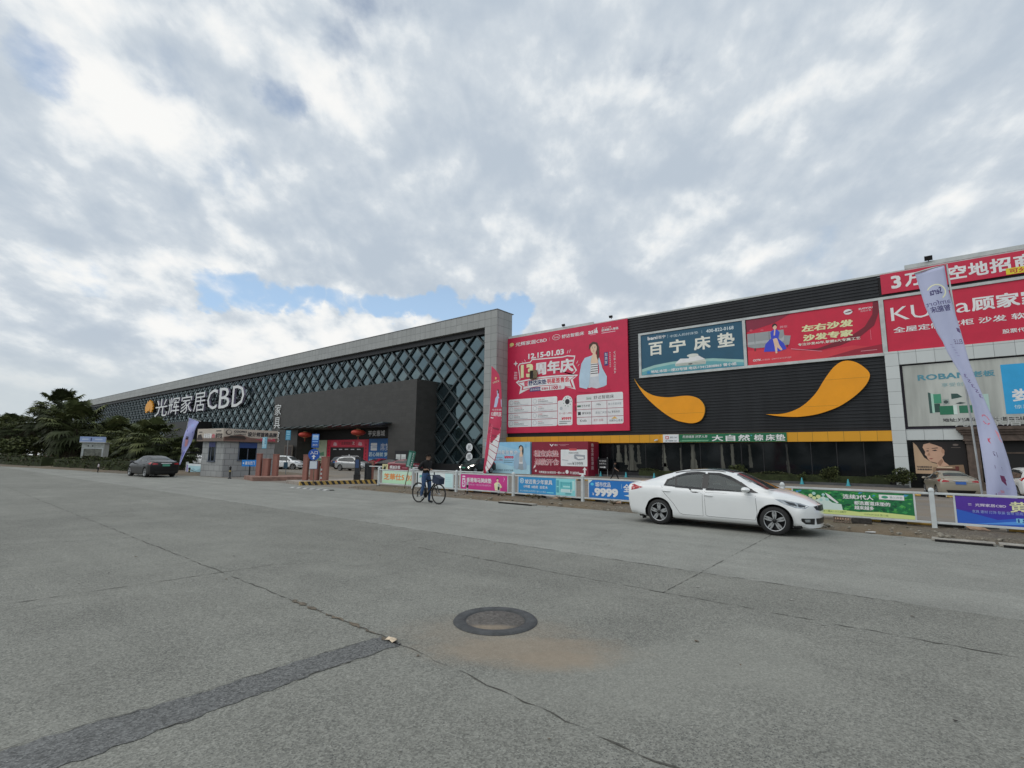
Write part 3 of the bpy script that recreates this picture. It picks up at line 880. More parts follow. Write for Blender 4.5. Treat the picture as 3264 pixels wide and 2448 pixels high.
# ================================================================== boards and banners on the right-hand building
RED, WHT, INK = 'b81f44', 'd6dada', '26262c'
def board(name, label, cat, u0, u1, z0, z1, y, th, face, **k):
    return Sign(name, label, cat, (RX + u0, y, z0), u1 - u0, z1 - z0, th, face, o=(u0, z0), **k)
def woman_print(S, cx, z0, h, skin='d9b59c', hair='4a2f28', top='c9d3dc', jacket='a9c0d6', low='b9bfc6', stripes=True, L=3):
    """a printed standing woman in an open shirt; cx centre, z0 bottom, h height"""
    k = h / 5.1
    q = lambda pts: [(cx + a * k, z0 + b * k) for a, b in pts]
    S.poly(q([(-1.05, .25), (.1, 0), (1.35, .2), (1.25, .9), (.75, 1.6), (-.9, 1.6)]), low, L)
    S.poly(q([(-.40, 3.35), (.42, 3.35), (.50, 1.3), (-.48, 1.3)]), WHT, L + 1)
    if stripes:
        for i in range(5): S.rect(cx - .40 * k, z0 + (1.62 + i * .24) * k, cx + .45 * k, z0 + (1.70 + i * .24) * k, INK, L + 2)
    S.poly(q([(-.42, 2.75), (-.40, 3.5), (-.12, 3.75), (.18, 3.75), (.48, 3.45), (.46, 2.72)]), skin, L + 2)
    S.poly(q([(-.14, 3.7), (.20, 3.7), (.22, 4.15), (-.16, 4.15)]), skin, L + 2)
    S.poly(q([(-.22, 3.62), (-1.12, 3.45), (-1.55, 2.85), (-1.85, 1.35), (-1.8, .3), (-.9, .05), (-.6, .55), (-.45, 2.0), (-.38, 3.1)]), jacket, L + 3)
    S.poly(q([(.44, 3.35), (.66, 3.25), (1.0, 2.1), (1.5, 1.2), (1.45, .3), (.75, .1), (.55, .9), (.62, 2.1)]), jacket, L + 3)
    S.poly(q([(-.62, 4.25), (-.55, 4.85), (-.10, 5.12), (.40, 4.95), (.62, 4.45), (.66, 3.6), (.50, 2.95), (.34, 3.35), (.30, 4.0), (-.2, 4.75)]), hair, L + 3)
    S.ell(cx - .02 * k, z0 + 4.38 * k, .38 * k, .56 * k, skin, L + 4)
    S.poly(q([(-.42, 4.5), (-.36, 4.9), (0, 5.06), (.34, 4.9), (.42, 4.4), (.22, 4.78), (-.1, 4.82)]), hair, L + 5)
    for sx in (-.17, .13):
        S.ell(cx + sx * k, z0 + 4.42 * k, .06 * k, .03 * k, '3a2a26', L + 5, 8)
        S.rect(cx + (sx - .09) * k, z0 + 4.52 * k, cx + (sx + .09) * k, z0 + 4.545 * k, '5a4038', L + 5)
    S.ell(cx - .02 * k, z0 + 4.08 * k, .10 * k, .03 * k, 'b4545c', L + 5, 8)
    S.poly(q([(-.05, 4.34), (.01, 4.34), (.04, 4.2), (-.06, 4.2)]), 'c79f86', L + 5)

# --- red anniversary banner
B = board('anniversary_banner', 'huge red anniversary banner with a woman in a striped top, beside the lattice hall', 'banner', -14.38, 2.12, 4.35, 16.05, RY - .2, .17, RED)
G3 = 'e7d7b0'
B.ell(-13.3, 15.25, .34, .22, 'e8c07a', 1); B.text('光辉', -13.65, 14.93, .17, G3, maxw=.7)
B.text('光辉家居CBD', -12.7, 14.92, .5, WHT, w=4.65, bold=.02)
B.rect(-7.71, 15.0, -7.67, 15.42, 'd98a98', 1)
B.ell(-6.75, 15.28, .55, .33, WHT, 1); B.ell(-6.75, 15.28, .50, .29, RED, 2); B.text('Serta', -7.08, 15.16, .26, WHT, w=.66, layer=3)
B.text('舒达智能床', -6.0, 15.02, .43, WHT, w=2.95, bold=.02)
B.text('asia', -2.52, 15.0, .5, WHT, w=1.2, bold=.03); B.rect(-2.3, 14.87, -1.6, 14.94, 'e08a98', 1); B.poly([(-1.75, 15.1), (-1.55, 15.6), (-1.42, 15.62), (-1.5, 15.05)], WHT, 1)
B.text('第二十二届', -.85, 15.38, .17, WHT, w=1.1); B.text('亚洲新人海选', -.9, 15.06, .27, WHT, w=2.0, bold=.03); B.rect(-.9, 14.86, .75, 14.95, 'dfa0ac', 1)
B.text('12.15-01.03', -10.75, 13.14, .66, WHT, w=5.05, bold=.045)
B.poly([(-12.31, 12.49), (-12.05, 12.77), (-10.5, 12.8), (-10.2, 13.1), (-8.05, 13.0), (-5.94, 12.92), (-5.25, 12.98), (-4.2, 12.82), (-4.45, 11.9), (-4.0, 11.16), (-4.5, 10.72), (-3.85, 10.62), (-4.55, 10.15), (-4.2, 9.02), (-5.5, 9.42), (-6.75, 9.5), (-9.1, 9.62), (-10.7, 9.5), (-12.1, 9.0), (-11.85, 9.84), (-12.6, 10.5), (-12.03, 10.79)], WHT, 1)
B.poly([(-12.18, 12.4), (-11.98, 12.64), (-10.45, 12.67), (-10.15, 12.97), (-8.05, 12.87), (-5.94, 12.79), (-5.25, 12.85), (-4.35, 12.70), (-4.6, 11.9), (-4.2, 11.1), (-4.75, 10.7), (-4.2, 10.68), (-6.75, 10.84), (-9.13, 10.86), (-12.2, 10.60), (-11.92, 10.85)], RED, 2)
B.text('13', -11.85, 10.95, 1.6, 'e2cf9f', w=1.85, bold=.06, layer=4)
B.text('周年庆', -9.78, 11.05, 1.55, WHT, w=5.35, bold=.05, layer=4)
B.poly([(-12.35, 10.42), (-9.13, 10.68), (-6.75, 10.66), (-4.1, 10.53), (-4.85, 10.14), (-4.45, 9.22), (-6.75, 9.68), (-9.13, 9.75), (-11.72, 9.46), (-11.6, 9.92)], RED, 2)
B.poly([(-12.15, 10.34), (-9.13, 10.62), (-6.75, 10.60), (-4.35, 10.48), (-5.0, 10.12), (-4.7, 9.34), (-6.75, 9.75), (-9.13, 9.81), (-11.5, 9.56), (-11.4, 9.92)], WHT, 3)
B.text('暨', -11.35, 9.88, .58, 'c03050', bold=.03, layer=4); B.text('舒达床垫', -10.7, 9.92, .60, '23305e', w=2.6, bold=.035, layer=4); B.text('明星签售会', -8.0, 9.94, .60, 'c03040', w=3.0, bold=.035, layer=4)
B.rect(-10.5, 9.2, -8.96, 9.66, '3b2f6e', 4); B.text('周年补贴', -10.4, 9.27, .3, WHT, w=1.35, layer=5)
B.rrect(-8.98, 9.17, -5.6, 9.67, .24, WHT, 4); B.text('至高补', -8.8, 9.26, .32, 'b02040', w=1.0, layer=5, bold=.03); B.text('1100', -7.7, 9.24, .38, 'b02040', w=1.2, layer=5, bold=.05); B.text('元', -6.4, 9.26, .32, 'b02040', layer=5, bold=.03)
for a, b, dx, dz in ((-5.3, 13.2, .12, .35), (-5.0, 13.25, .12, .35), (-11.2, 12.9, -.15, .25), (-11.5, 12.75, -.2, .2), (-4.1, 11.9, .2, .3), (-3.95, 11.6, .25, .2)):
    B.poly([(a, b), (a + .06, b), (a + dx + .06, b + dz), (a + dx, b + dz)], WHT, 1)
B.poly([(-12.75, 12.9), (-12.65, 13.15), (-12.55, 12.9), (-12.3, 12.8), (-12.55, 12.7), (-12.65, 12.45), (-12.75, 12.7), (-13.0, 12.8)], WHT, 1)
for i in range(5): B.poly([(-12.9 + i * .02, 10.9 + i * .2), (-12.4, 10.86 + i * .2), (-12.4, 10.93 + i * .2), (-12.9, 10.99 + i * .2)], 'e6b9c0', 1)
woman_print(B, -1.85, 8.9, 5.2)
B.poly([(-3.9, 9.35), (-3.2, 8.85), (-2.2, 9.1), (-1.2, 8.8), (-.3, 9.25), (.1, 8.7), (-1.8, 8.45), (-4.1, 8.7)], RED, 8)
B.rect(-.62, 11.3, -.16, 12.75, '3b2f6e', 1); B.vtext('梨笑笑', -.39, 12.68, .36, WHT, 1.2)
B.vtext('舒达智能床推荐官', .08, 12.72, .17, 'e9c9cf', 1.25); B.vtext('《以家人之名》', .62, 12.75, .27, WHT, 1.3)
B.rrect(-13.7, 5.07, -6.62, 8.42, .18, 'cfd5d6', 1)
for v in (5.9, 6.74, 7.58): B.rect(-13.7, v - .03, -6.62, v + .03, '8f3048', 2)
B.rect(-10.25, 5.07, -10.19, 8.42, '8f3048', 2)
for i in range(4):
    for j, tx in ((0, ('满额立减', '抽奖礼遇金卡特惠', '进店有礼', '换新补贴')), (1, ('家具券1000元', '下定领礼', '分享集赞', '幸运大奖'))):
        zb_, xb = 5.14 + (3 - i) * .84, -13.62 + j * 3.5
        B.ell(xb + .38, zb_ + .36, .27, .27, '9aa0a6', 2, 14); B.ell(xb + .38, zb_ + .36, .23, .23, 'dde1e2', 3, 14)
        B.text(tx[i], xb + .82, zb_ + .42, .15, 'b03048', maxw=1.2); B.text('全场家居品牌联动' if (i + j) % 2 else '到店送好礼', xb + .82, zb_ + .20, .17, INK, maxw=2.0); B.rect(xb + .82, zb_ + .06, xb + 2.9, zb_ + .10, '8b9096', 2)
B.rrect(-6.56, 5.09, -4.62, 7.9, .2, 'cfd5d6', 1); B.ell(-5.28, 7.72, .68, .68, 'cfd5d6', 1); B.ell(-5.28, 7.72, .30, .30, INK, 2)
for k in range(9): B.ell(-5.28 + .5 * math.cos(k * .698), 7.72 + .5 * math.sin(k * .698), .07, .07, '7f9a8c', 2, 8)
B.ell(-6.1, 7.0, .2, .2, 'a9afb4', 2); B.text('买一送二(得8)', -6.4, 6.3, .24, 'a03040', w=1.7); B.text('¥9999', -6.05, 5.68, .34, 'c02840', w=1.3, bold=.04); B.rect(-6.35, 5.48, -4.85, 5.56, '777c80', 2); B.rect(-6.35, 5.28, -5.3, 5.36, '555a60', 2)
B.rrect(-4.06, 5.09, 1.48, 8.37, .18, 'cfd5d6', 1)
for v in (5.9, 6.74, 7.57): B.rect(-4.06, v - .025, 1.48, v + .025, '8f3048', 2)
for u in (-2.22, -.38): B.rect(u - .025, 5.09, u + .025, 7.57, '8f3048', 2)
B.rrect(-2.9, 7.75, -2.2, 8.12, .1, 'bfc8c4', 2); B.text('Serta', -2.82, 7.82, .22, '2c4038', w=.55, layer=3); B.text('舒达智能床', -1.95, 7.78, .38, INK, w=2.4)
for tx, u, v, c in (('芝艺术家', -3.5, 7.0, INK), ('Mlily', -1.6, 7.05, INK), ('雅兰乐易床垫', -.25, 7.05, '888d92'), ('穗宝床垫', -3.4, 6.2, INK), ('喜临门床垫', -1.75, 6.2, '888d92'), ('Slpy 慕思床垫', -.3, 6.2, '55595e'), ('Krafit', -3.65, 5.4, INK), ('百宁 拉菲', -2.0, 5.4, 'a04048'), ('光辉办公家具', -.15, 5.3, '555a60')):
    B.text(tx, u, v, .26, c, maxw=1.55)
B.rect(-4.0, 7.02, -3.55, 7.22, '2f5f48', 2); B.rect(-3.92, 6.15, -3.55, 6.5, INK, 2); B.poly([(.1, 5.62), (.85, 5.62), (.48, 5.85)], 'c9a04e', 2)
for v in (7.45, 6.6): B.rect(-4.32, v, -4.13, v + .62, '7a2038', 1)
B.done()

# --- teal mattress board
T = board('mattress_sign', 'teal mattress sign with big cream characters and a white bed, in the white frame', 'sign', 3.56, 13.29, 9.865, 14.02, RY - .12, .10, '1f4f66')
T.text('bani', 4.28, 13.42, .36, WHT, w=1.05, bold=.035); T.text('百宁', 5.4, 13.42, .32, WHT, w=.75, bold=.03); T.rect(6.36, 13.38, 6.39, 13.72, '9ab4bf', 1)
T.text('中国人的好床垫', 6.6, 13.38, .27, 'b9c7cc', w=2.75); T.rect(9.68, 13.38, 9.71, 13.66, '9ab4bf', 1); T.text('400-822-0168', 10.1, 13.35, .33, 'c3ced2', w=2.45, bold=.02)
for ch, u, w_ in (('百', 4.38, 1.45), ('宁', 6.5, 1.62), ('床', 8.9, 1.55), ('垫', 11.08, 1.5)): T.text(ch, u, 11.8, 1.32, 'd8d3c6', w=w_, bold=.035)
T.poly([(3.57, 9.88), (3.57, 10.5), (4.9, 10.80), (6.6, 10.95), (8.3, 11.0), (10.66, 10.86), (13.27, 10.45), (13.27, 9.88)], '8fb4ae', 1)
T.poly([(3.57, 9.88), (3.57, 10.2), (4.9, 10.52), (6.6, 10.7), (8.3, 10.75), (10.66, 10.6), (13.27, 10.2), (13.27, 9.88)], '5c99a0', 2)
T.poly([(3.57, 9.88), (4.6, 10.1), (6.0, 10.25), (5.2, 10.0), (7.5, 9.95), (10.5, 10.2), (13.27, 9.95), (13.27, 9.88)], '3f7f90', 3)
T.poly([(7.0, 10.62), (7.48, 11.08), (9.6, 11.02), (9.98, 10.72), (9.92, 10.42), (7.1, 10.46)], 'b9bdb4', 4); T.poly([(7.02, 10.74), (7.55, 11.16), (8.35, 11.1), (8.5, 11.38), (9.15, 11.38), (9.9, 10.88), (8.2, 10.74)], 'd9d9d0', 5); T.ell(8.75, 11.36, .55, .16, 'c4c6bf', 6); T.ell(8.5, 10.56, .2, .1, '5b5f5c', 6, 10)
for v in (10.5, 10.62): T.rect(7.12, v, 9.9, v + .03, '7f8580', 6)
T.text('地址:本馆一楼33号铺 电话:13412808865 曾小姐', 4.55, 10.0, .30, WHT, w=8.1, bold=.03, layer=7); T.ell(4.3, 10.12, .2, .14, '2c7fae', 7, 10)
T.done()

# --- red sofa board
F = board('sofa_sign', 'red sofa sign with a woman in a blue dress on a grey sofa', 'sign', 13.62, 23.28, 9.87, 14.02, RY - .12, .10, 'b91d3a')
F.poly([(13.62, 9.87), (13.62, 11.2), (16.5, 11.1), (17.1, 10.9), (19.3, 10.5), (21.4, 10.7), (23.28, 10.3), (23.28, 9.87)], 'c13340', 1)
F.poly([(13.62, 14.02), (17.2, 14.02), (15.9, 13.4), (13.62, 12.9)], '7d2038', 1)
F.poly([(22.95, 14.0), (22.85, 13.0), (22.3, 12.1), (21.4, 11.5), (20.2, 11.1), (19.0, 10.75), (17.1, 10.85), (19.0, 10.55), (20.6, 10.8), (21.9, 11.3), (22.9, 12.1), (23.26, 13.1), (23.26, 14.0)], '6d1728', 2)
F.poly([(17.05, 10.93), (19.3, 10.46), (19.3, 10.5), (17.05, 10.99)], 'e08090', 3); F.poly([(19.5, 9.9), (21.5, 10.35), (23.27, 10.55), (23.27, 9.9)], '8a1c30', 2)
for u, v in ((14.0, 13.0), (14.9, 12.9)): F.ell(u, v, .14, .10, 'c04858', 2, 10)
F.poly([(13.66, 11.55), (13.66, 12.72), (15.5, 12.72), (16.58, 12.72), (16.62, 12.2), (17.1, 12.1), (16.95, 11.35), (16.5, 11.3), (14.2, 11.35)], '8b8f91', 3)
F.poly([(13.66, 11.95), (16.4, 11.95), (16.6, 12.2), (16.55, 11.7), (13.66, 11.72)], 'a2a6a7', 4)
for u in (14.26, 15.42): F.rect(u, 11.75, u + .03, 12.72, '62666a', 5)
F.rect(14.2, 11.1, 14.3, 11.36, '4a3030', 4); F.rect(16.75, 11.15, 16.83, 11.36, '4a3030', 4)
F.poly([(14.95, 10.95), (15.1, 11.6), (15.5, 12.0), (16.1, 12.05), (16.55, 11.5), (16.72, 11.0), (16.2, 10.85)], '3443b8', 5)
F.poly([(15.58, 12.0), (15.55, 12.62), (15.75, 12.78), (16.1, 12.78), (16.28, 12.5), (16.15, 12.0)], '3443b8', 5)
F.poly([(15.85, 12.05), (16.05, 12.0), (16.2, 11.4), (16.42, 10.98), (16.3, 10.9), (15.95, 11.3)], 'd8b09a', 6); F.poly([(15.72, 12.0), (15.9, 12.0), (16.02, 11.3), (16.0, 10.7), (15.86, 10.7), (15.82, 11.3)], 'd8b09a', 6)
F.poly([(15.8, 12.3), (15.9, 12.28), (15.98, 12.86), (15.88, 12.86)], 'd8b09a', 7); F.ell(15.92, 13.02, .15, .22, 'd8b09a', 6, 14); F.poly([(15.72, 13.0), (15.74, 13.26), (15.95, 13.36), (16.1, 13.2), (16.1, 13.05), (15.95, 13.2)], '1c1618', 7)
for u in (15.87, 15.97): F.ell(u, 13.04, .022, .014, '2a1c1c', 7, 6)
F.text('微信', 16.3, 12.86, .2, 'e0a0a8', w=.6)
F.text('左右沙发', 17.92, 12.26, .58, 'e3d3a0', w=3.62, bold=.05, slant=.06); F.text('沙发专家', 17.98, 11.46, .56, 'e3d3a0', w=3.5, bold=.05, slant=.06)
F.text('专注沙发40年,掌握6大专属工艺', 17.6, 11.1, .24, 'e7dcc4', w=4.35, bold=.025, layer=5)
F.ell(21.28, 13.46, .30, .22, 'd9cfd0', 3); F.poly([(20.9, 13.38), (21.4, 13.42), (21.7, 13.55), (21.35, 13.52)], '5a1a28', 4); F.text('ZUOYOU', 21.98, 13.5, .14, WHT, w=.92, bold=.03); F.text('左右沙发', 22.1, 13.31, .13, 'e9c9cc', w=.7)
F.text('CCTV.', 14.02, 10.17, .19, WHT, w=.68, bold=.05); F.text('《大国品牌》 战略合作沙发行业领军品牌', 14.78, 10.18, .13, 'e0a8ac', w=2.25); F.rect(21.9, 10.14, 22.95, 10.18, 'd09098', 4); F.rect(22.62, 11.0, 22.64, 11.8, 'd08090', 3)
F.done()

# --- red home-furnishing board right of the pillar
K = board('home_furnishing_sign', 'large red furnishing sign with long white letters, right of the sofa sign', 'sign', 23.62, 34.0, 9.87, 14.02, RY - .12, .10, 'b51c3a')
K.text('KUKa', 24.0, 12.25, 1.05, WHT, w=4.5, bold=.0); K.text('顾家家居', 28.6, 12.22, 1.02, WHT, w=4.9, bold=.03)
K.text('全屋定制 衣柜 沙发 软床', 24.06, 11.3, .44, WHT, w=7.9, bold=.02); K.text('股票代码:603816', 30.0, 10.4, .3, WHT, w=2.7, bold=.02)
K.done()
# --- red leasing strip on the roof edge
Lz = board('leasing_banner', 'red leasing banner with white characters along the roof edge, right end', 'banner', 23.56, 36.0, 14.47, 16.06, RY - .12, .10, 'b5203e')
for ch, u, w_ in (('3', 24.2, .62), ('万', 25.05, .98), ('㎡', 26.3, 1.0), ('空', 27.55, 1.0), ('地', 28.65, 1.06), ('招', 29.78, 1.08), ('商', 31.0, 1.08)): Lz.text(ch, u, 14.78, 1.02, WHT, w=w_, bold=.035)
Lz.rect(30.56, 14.51, 32.5, 14.95, 'e0c02c', 3); Lz.text('可分租', 30.72, 14.57, .32, 'b03030', w=1.4, bold=.03, layer=4)
Lz.done()
# --- kitchen board, weathered
WB = M('weathered_vinyl', (.50, .52, .48), .6, var=.32, vs=.55, streak=True)
Q = board('kitchen_sign', 'faded white kitchen appliance sign with green cabinets, right of the white pillar', 'sign', 24.37, 34.0, 4.16, 8.70, RY - .16, .10, WB)
Q.text('ROBAM', 25.2, 7.52, .42, '4d8494', w=2.75, bold=.03); Q.text('老板', 28.15, 7.52, .42, '4d8494', w=1.2, bold=.03); Q.text('享受创造', 26.5, 6.95, .28, '7fa0a4', w=1.6)
Q.poly([(25.69, 6.62), (25.69, 5.1), (25.84, 5.08), (25.84, 6.55)], '33504a', 1); Q.rect(25.84, 5.1, 25.98, 6.5, '9cc0b0', 1); Q.rect(25.98, 5.78, 26.40, 6.46, '3f8a6c', 1); Q.rect(25.98, 5.14, 26.30, 5.76, '28473f', 1); Q.rect(26.25, 4.95, 27.0, 5.58, '22684c', 2); Q.rect(27.0, 4.95, 27.2, 5.6, 'c0d0c8', 2); Q.rect(27.31, 5.03, 28.0, 5.56, '2a6a50', 2)
Q.poly([(26.48, 5.68), (26.46, 6.08), (26.8, 6.08), (26.82, 5.70)], '8f9a94', 2); Q.ell(26.64, 5.86, .13, .12, '3d4a48', 3, 12); Q.poly([(26.96, 6.05), (26.96, 6.44), (27.3, 6.42), (27.55, 6.17)], '2d4a44', 2); Q.poly([(27.15, 5.72), (27.4, 5.82), (27.7, 5.74), (27.4, 5.66)], '3b4a48', 2); Q.poly([(28.5, 5.0), (28.5, 6.3), (28.9, 6.3), (28.9, 5.0)], '9fb8b0', 1)
Q.text('地址:光辉家居一楼 老板电器', 26.36, 4.43, .26, '2c2c30', w=4.4, bold=.02)
Q.rect(29.67, 4.86, 33.9, 8.25, '2a93c4', 1); Q.text('娄底', 30.06, 5.7, .84, WHT, w=1.9, bold=.03, layer=2); Q.text('惊喜到店', 30.1, 5.2, .26, 'bfe0ee', w=1.5, layer=2)
Q.done()
# raised letters over the portal
PL = thing('portal_letters', 'white raised characters standing on the brown portal cornice', 'sign', (RX + 29, RY - .8, 4.02))
for ch, u in (('光', 26.95), ('辉', 27.7), ('家', 28.72), ('居', 29.55), ('生', 30.4), ('活', 31.3)):
    letters3d(ch, RX + u, 4.04, .72, .62, RY - .84, RY - .74, LW, LS, .02).build('character', [M('aged_letter', (.50, .51, .49), .5), LS], PL, world=True)
# poster with a face in the lower window
W = board('face_poster', 'brown window poster with a large woman\'s face, behind the beige car', 'poster', 24.53, 27.42, .72, 3.05, RY - .10, .04, '16110f')
W.poly([(24.55, 3.0), (24.75, 2.75), (25.1, 1.9), (25.5, 1.55), (25.8, 1.45), (25.7, .74), (24.55, .74)], 'a98f74', 1); W.poly([(25.5, .74), (25.55, 1.2), (26.3, 1.35), (27.2, 1.42), (27.25, .74)], '7d6650', 1); W.rect(25.7, .98, 26.9, 1.12, '4a2a22', 3); W.rect(25.75, 1.18, 26.6, 1.25, 'c2ad94', 3); W.rect(26.75, 1.0, 26.95, 1.3, '5c2c26', 3)
W.poly([(25.08, 2.62), (25.14, 2.84), (25.5, 2.95), (26.0, 2.9), (26.28, 2.5), (26.24, 2.1), (26.1, 1.9), (26.2, 1.6), (26.45, 1.35), (25.8, 1.2), (25.78, 1.52), (25.42, 1.62), (25.3, 1.8), (25.26, 1.98), (25.16, 2.1), (25.2, 2.3)], 'b5917a', 2)
W.poly([(25.6, 3.0), (26.1, 3.03), (26.42, 2.85), (26.46, 2.5), (26.36, 2.2), (26.2, 2.35), (26.15, 2.62), (25.85, 2.78), (25.5, 2.92)], '1e1614', 3); W.ell(26.18, 2.35, .09, .17, 'a67f68', 4, 12)
W.poly([(25.22, 2.36), (25.36, 2.42), (25.44, 2.36), (25.34, 2.33)], '241a18', 4); W.poly([(25.58, 2.40), (25.78, 2.47), (25.88, 2.40), (25.72, 2.36)], '241a18', 4); W.poly([(25.2, 2.5), (25.42, 2.56), (25.42, 2.53)], '3a2820', 4); W.poly([(25.56, 2.56), (25.9, 2.62), (25.94, 2.57), (25.6, 2.53)], '3a2820', 4); W.poly([(25.36, 1.82), (25.5, 1.86), (25.62, 1.83), (25.5, 1.77)], '8a4a42', 4); W.poly([(25.28, 2.06), (25.40, 2.02), (25.46, 2.07), (25.42, 2.3)], '98745e', 4); W.poly([(25.8, 1.5), (26.05, 1.8), (26.15, 1.65), (25.95, 1.3)], '93705a', 4)
W.text('专为您定制生活', 24.64, 1.16, .12, INK, w=.85, bold=.03, layer=4); W.text('全屋家居顾问', 24.64, .98, .12, INK, w=.85, bold=.03, layer=4); W.ell(26.9, 2.8, .16, .07, '6a605a', 3); W.rect(26.65, 2.6, 27.15, 2.63, '6a605a', 3)
W.done()
# strip signs on the yellow band
N_ = board('small_white_sign', 'small white sign with a red emblem on the yellow band', 'sign', 5.66, 7.19, 3.12, 3.87, RY - .36, .06, 'c9cdcf')
N_.rrect(5.9, 3.42, 6.24, 3.72, .05, 'b04048', 1); N_.rrect(5.96, 3.48, 6.18, 3.66, .03, 'd6c0c2', 2); N_.text('顾家 CHIC', 6.36, 3.5, .17, '5a6066', w=.7); N_.text('线下健康门店', 5.9, 3.2, .14, '444a50', w=1.1); N_.done()
N_ = board('coir_mattress_sign', 'long green mattress sign with white characters on the yellow band', 'sign', 7.22, 16.33, 3.12, 3.87, RY - .36, .06, '10603f')
N_.text('贵报健康', 7.55, 3.5, .26, WHT, w=1.1, slant=.15); N_.text('好梦人寿', 8.75, 3.5, .26, WHT, w=1.1, slant=.15); N_.rect(7.5, 3.28, 10.0, 3.32, '6fb08a', 1); N_.rect(7.3, 3.22, 9.9, 3.245, '9fd0a8', 1)
for ch, u, w_ in (('大', 10.25, .98), ('自', 11.45, .82), ('然', 12.5, .98), ('棕', 13.8, .74), ('床', 14.72, .72), ('垫', 15.5, .72)): N_.text(ch, u, 3.2, .54, WHT, w=w_, bold=.03)
N_.ell(13.6, 3.66, .07, .05, '4fa0a8', 1, 8); N_.done()

# ================================================================== free-standing boards at the foot of the facade
BB = Sign('light_blue_billboard', 'light blue ground billboard with a printed woman, left of the maroon box', 'billboard', (-26.9, 28.62, -.3), 6.55, 3.52, .36, '8fb9d0', o=(0, 0))
BB.poly([(0, 0), (6.55, 0), (6.55, 1.0), (4.0, .8), (2.2, 1.15), (0, .8)], '9fc3d8', 0); BB.poly([(0, 2.9), (2, 3.2), (4.5, 2.7), (6.55, 3.0), (6.55, 3.52), (0, 3.52)], '7fb2d0', 0)
BB.text('舒达明星签售会', .6, 2.12, .47, '4a86ae', w=4.25, bold=.07, layer=1); BB.text('舒达明星签售会', .6, 2.12, .47, WHT, w=4.25, bold=.02, layer=2)
BB.text('买一送二(得8)', .75, 1.34, .30, 'a05060', w=1.95); BB.text('¥9999', 2.9, 1.64, .32, 'c03048', w=1.35, bold=.05); BB.rect(2.85, 1.42, 4.3, 1.46, '5a6a78', 1); BB.rect(2.85, 1.22, 4.1, 1.27, '3a4048', 1); BB.text('地址:光辉家居一楼 舒达门店旁', 1.44, .25, .19, '3a4650', w=2.75); BB.rect(1.0, 1.75, 2.6, 1.80, '6a7a88', 1)
woman_print(BB, 5.3, .42, 2.75, jacket='8fa9bd', low='8c979f', hair='2a1f1f', L=2); BB.vtext('梨笑笑', 5.98, 3.24, .12, '3a5a8a', 1.2)
for u in (1.6, 2.4, 3.2): BB.ell(u, 2.72, .03, .05, WHT, 1, 8)
BB.done()
MX = Sign('maroon_display_box', 'maroon box-shaped mattress billboard with bold outlined characters', 'billboard', (-20.2, 28.75, -.3), 7.07, 3.52, 2.2, '7a1a30')
ow = 'e6c3c4'
MX.text('穗宝床垫', .25, 1.86, .78, ow, w=3.3, bold=.06, layer=1); MX.text('穗宝床垫', .25, 1.86, .78, 'a0303e', w=3.3, bold=.012, layer=2); MX.text('爆款开仓', .35, .98, .76, ow, w=3.25, bold=.06, layer=1); MX.text('爆款开仓', .35, .98, .76, 'a0303e', w=3.25, bold=.012, layer=2)
MX.poly([(.32, .95), (.55, 1.0), (.5, .8), (.2, .6)], ow, 1)
MX.rrect(3.78, .98, 6.97, 2.68, .08, 'cdd2d3', 1); MX.rrect(4.8, 2.58, 5.75, 2.80, .1, 'b84a50', 2); MX.text('家居组合套餐', 4.75, 2.26, .16, INK, w=1.2)
MX.poly([(3.95, 1.68), (4.8, 2.15), (5.4, 2.1), (4.7, 1.6)], 'e6e9ea', 2); MX.poly([(3.95, 1.68), (4.7, 1.6), (4.7, 1.5), (3.95, 1.57)], 'a9aeb2', 2); MX.poly([(5.42, 2.15), (5.6, 2.2), (6.7, 2.12), (6.72, 1.7), (5.95, 1.58), (5.45, 1.75)], '8e949a', 2); MX.poly([(5.6, 2.0), (6.5, 1.95), (6.6, 1.78), (5.9, 1.72)], 'dfe2e4', 3)
MX.text('分享价', 4.6, 1.12, .2, INK, w=.6); MX.text('¥3999', 5.2, 1.10, .33, INK, w=1.25)
MX.poly([(2.35, 3.26), (2.5, 3.26), (2.62, 3.1), (2.75, 3.26), (2.9, 3.26), (2.62, 2.98)], WHT, 1); MX.text('穗宝', 2.98, 3.06, .2, WHT, w=.4); MX.rect(3.5, 3.2, 4.8, 3.23, 'c08a92', 1); MX.rect(3.7, 3.08, 4.4, 3.11, 'c08a92', 1)
MX.ell(.55, .38, .12, .12, ow, 1, 10); MX.text('光辉家居CBD家居馆一楼A1-65', .95, .14, .26, WHT, w=3.3, bold=.02); MX.ell(4.55, .38, .2, .2, WHT, 1, 12); MX.text('7120303', 4.9, .16, .26, WHT, w=1.1, bold=.03)
MX.poly([(6.0, .14), (6.75, .14), (6.75, .62), (6.92, .62), (6.65, .92), (6.40, .62), (6.56, .62), (6.56, .30), (6.0, .30)], WHT, 1)
for k in range(9): MX.poly([(1.3 + (k % 5) * 1.1, 2.95 - (k // 5) * 2.15), (1.42 + (k % 5) * 1.1, 2.84 - (k // 5) * 2.15), (1.54 + (k % 5) * 1.1, 2.95 - (k // 5) * 2.15), (1.42 + (k % 5) * 1.1, 2.87 - (k // 5) * 2.15)], 'a04050', 0)
mroot = MX.done()
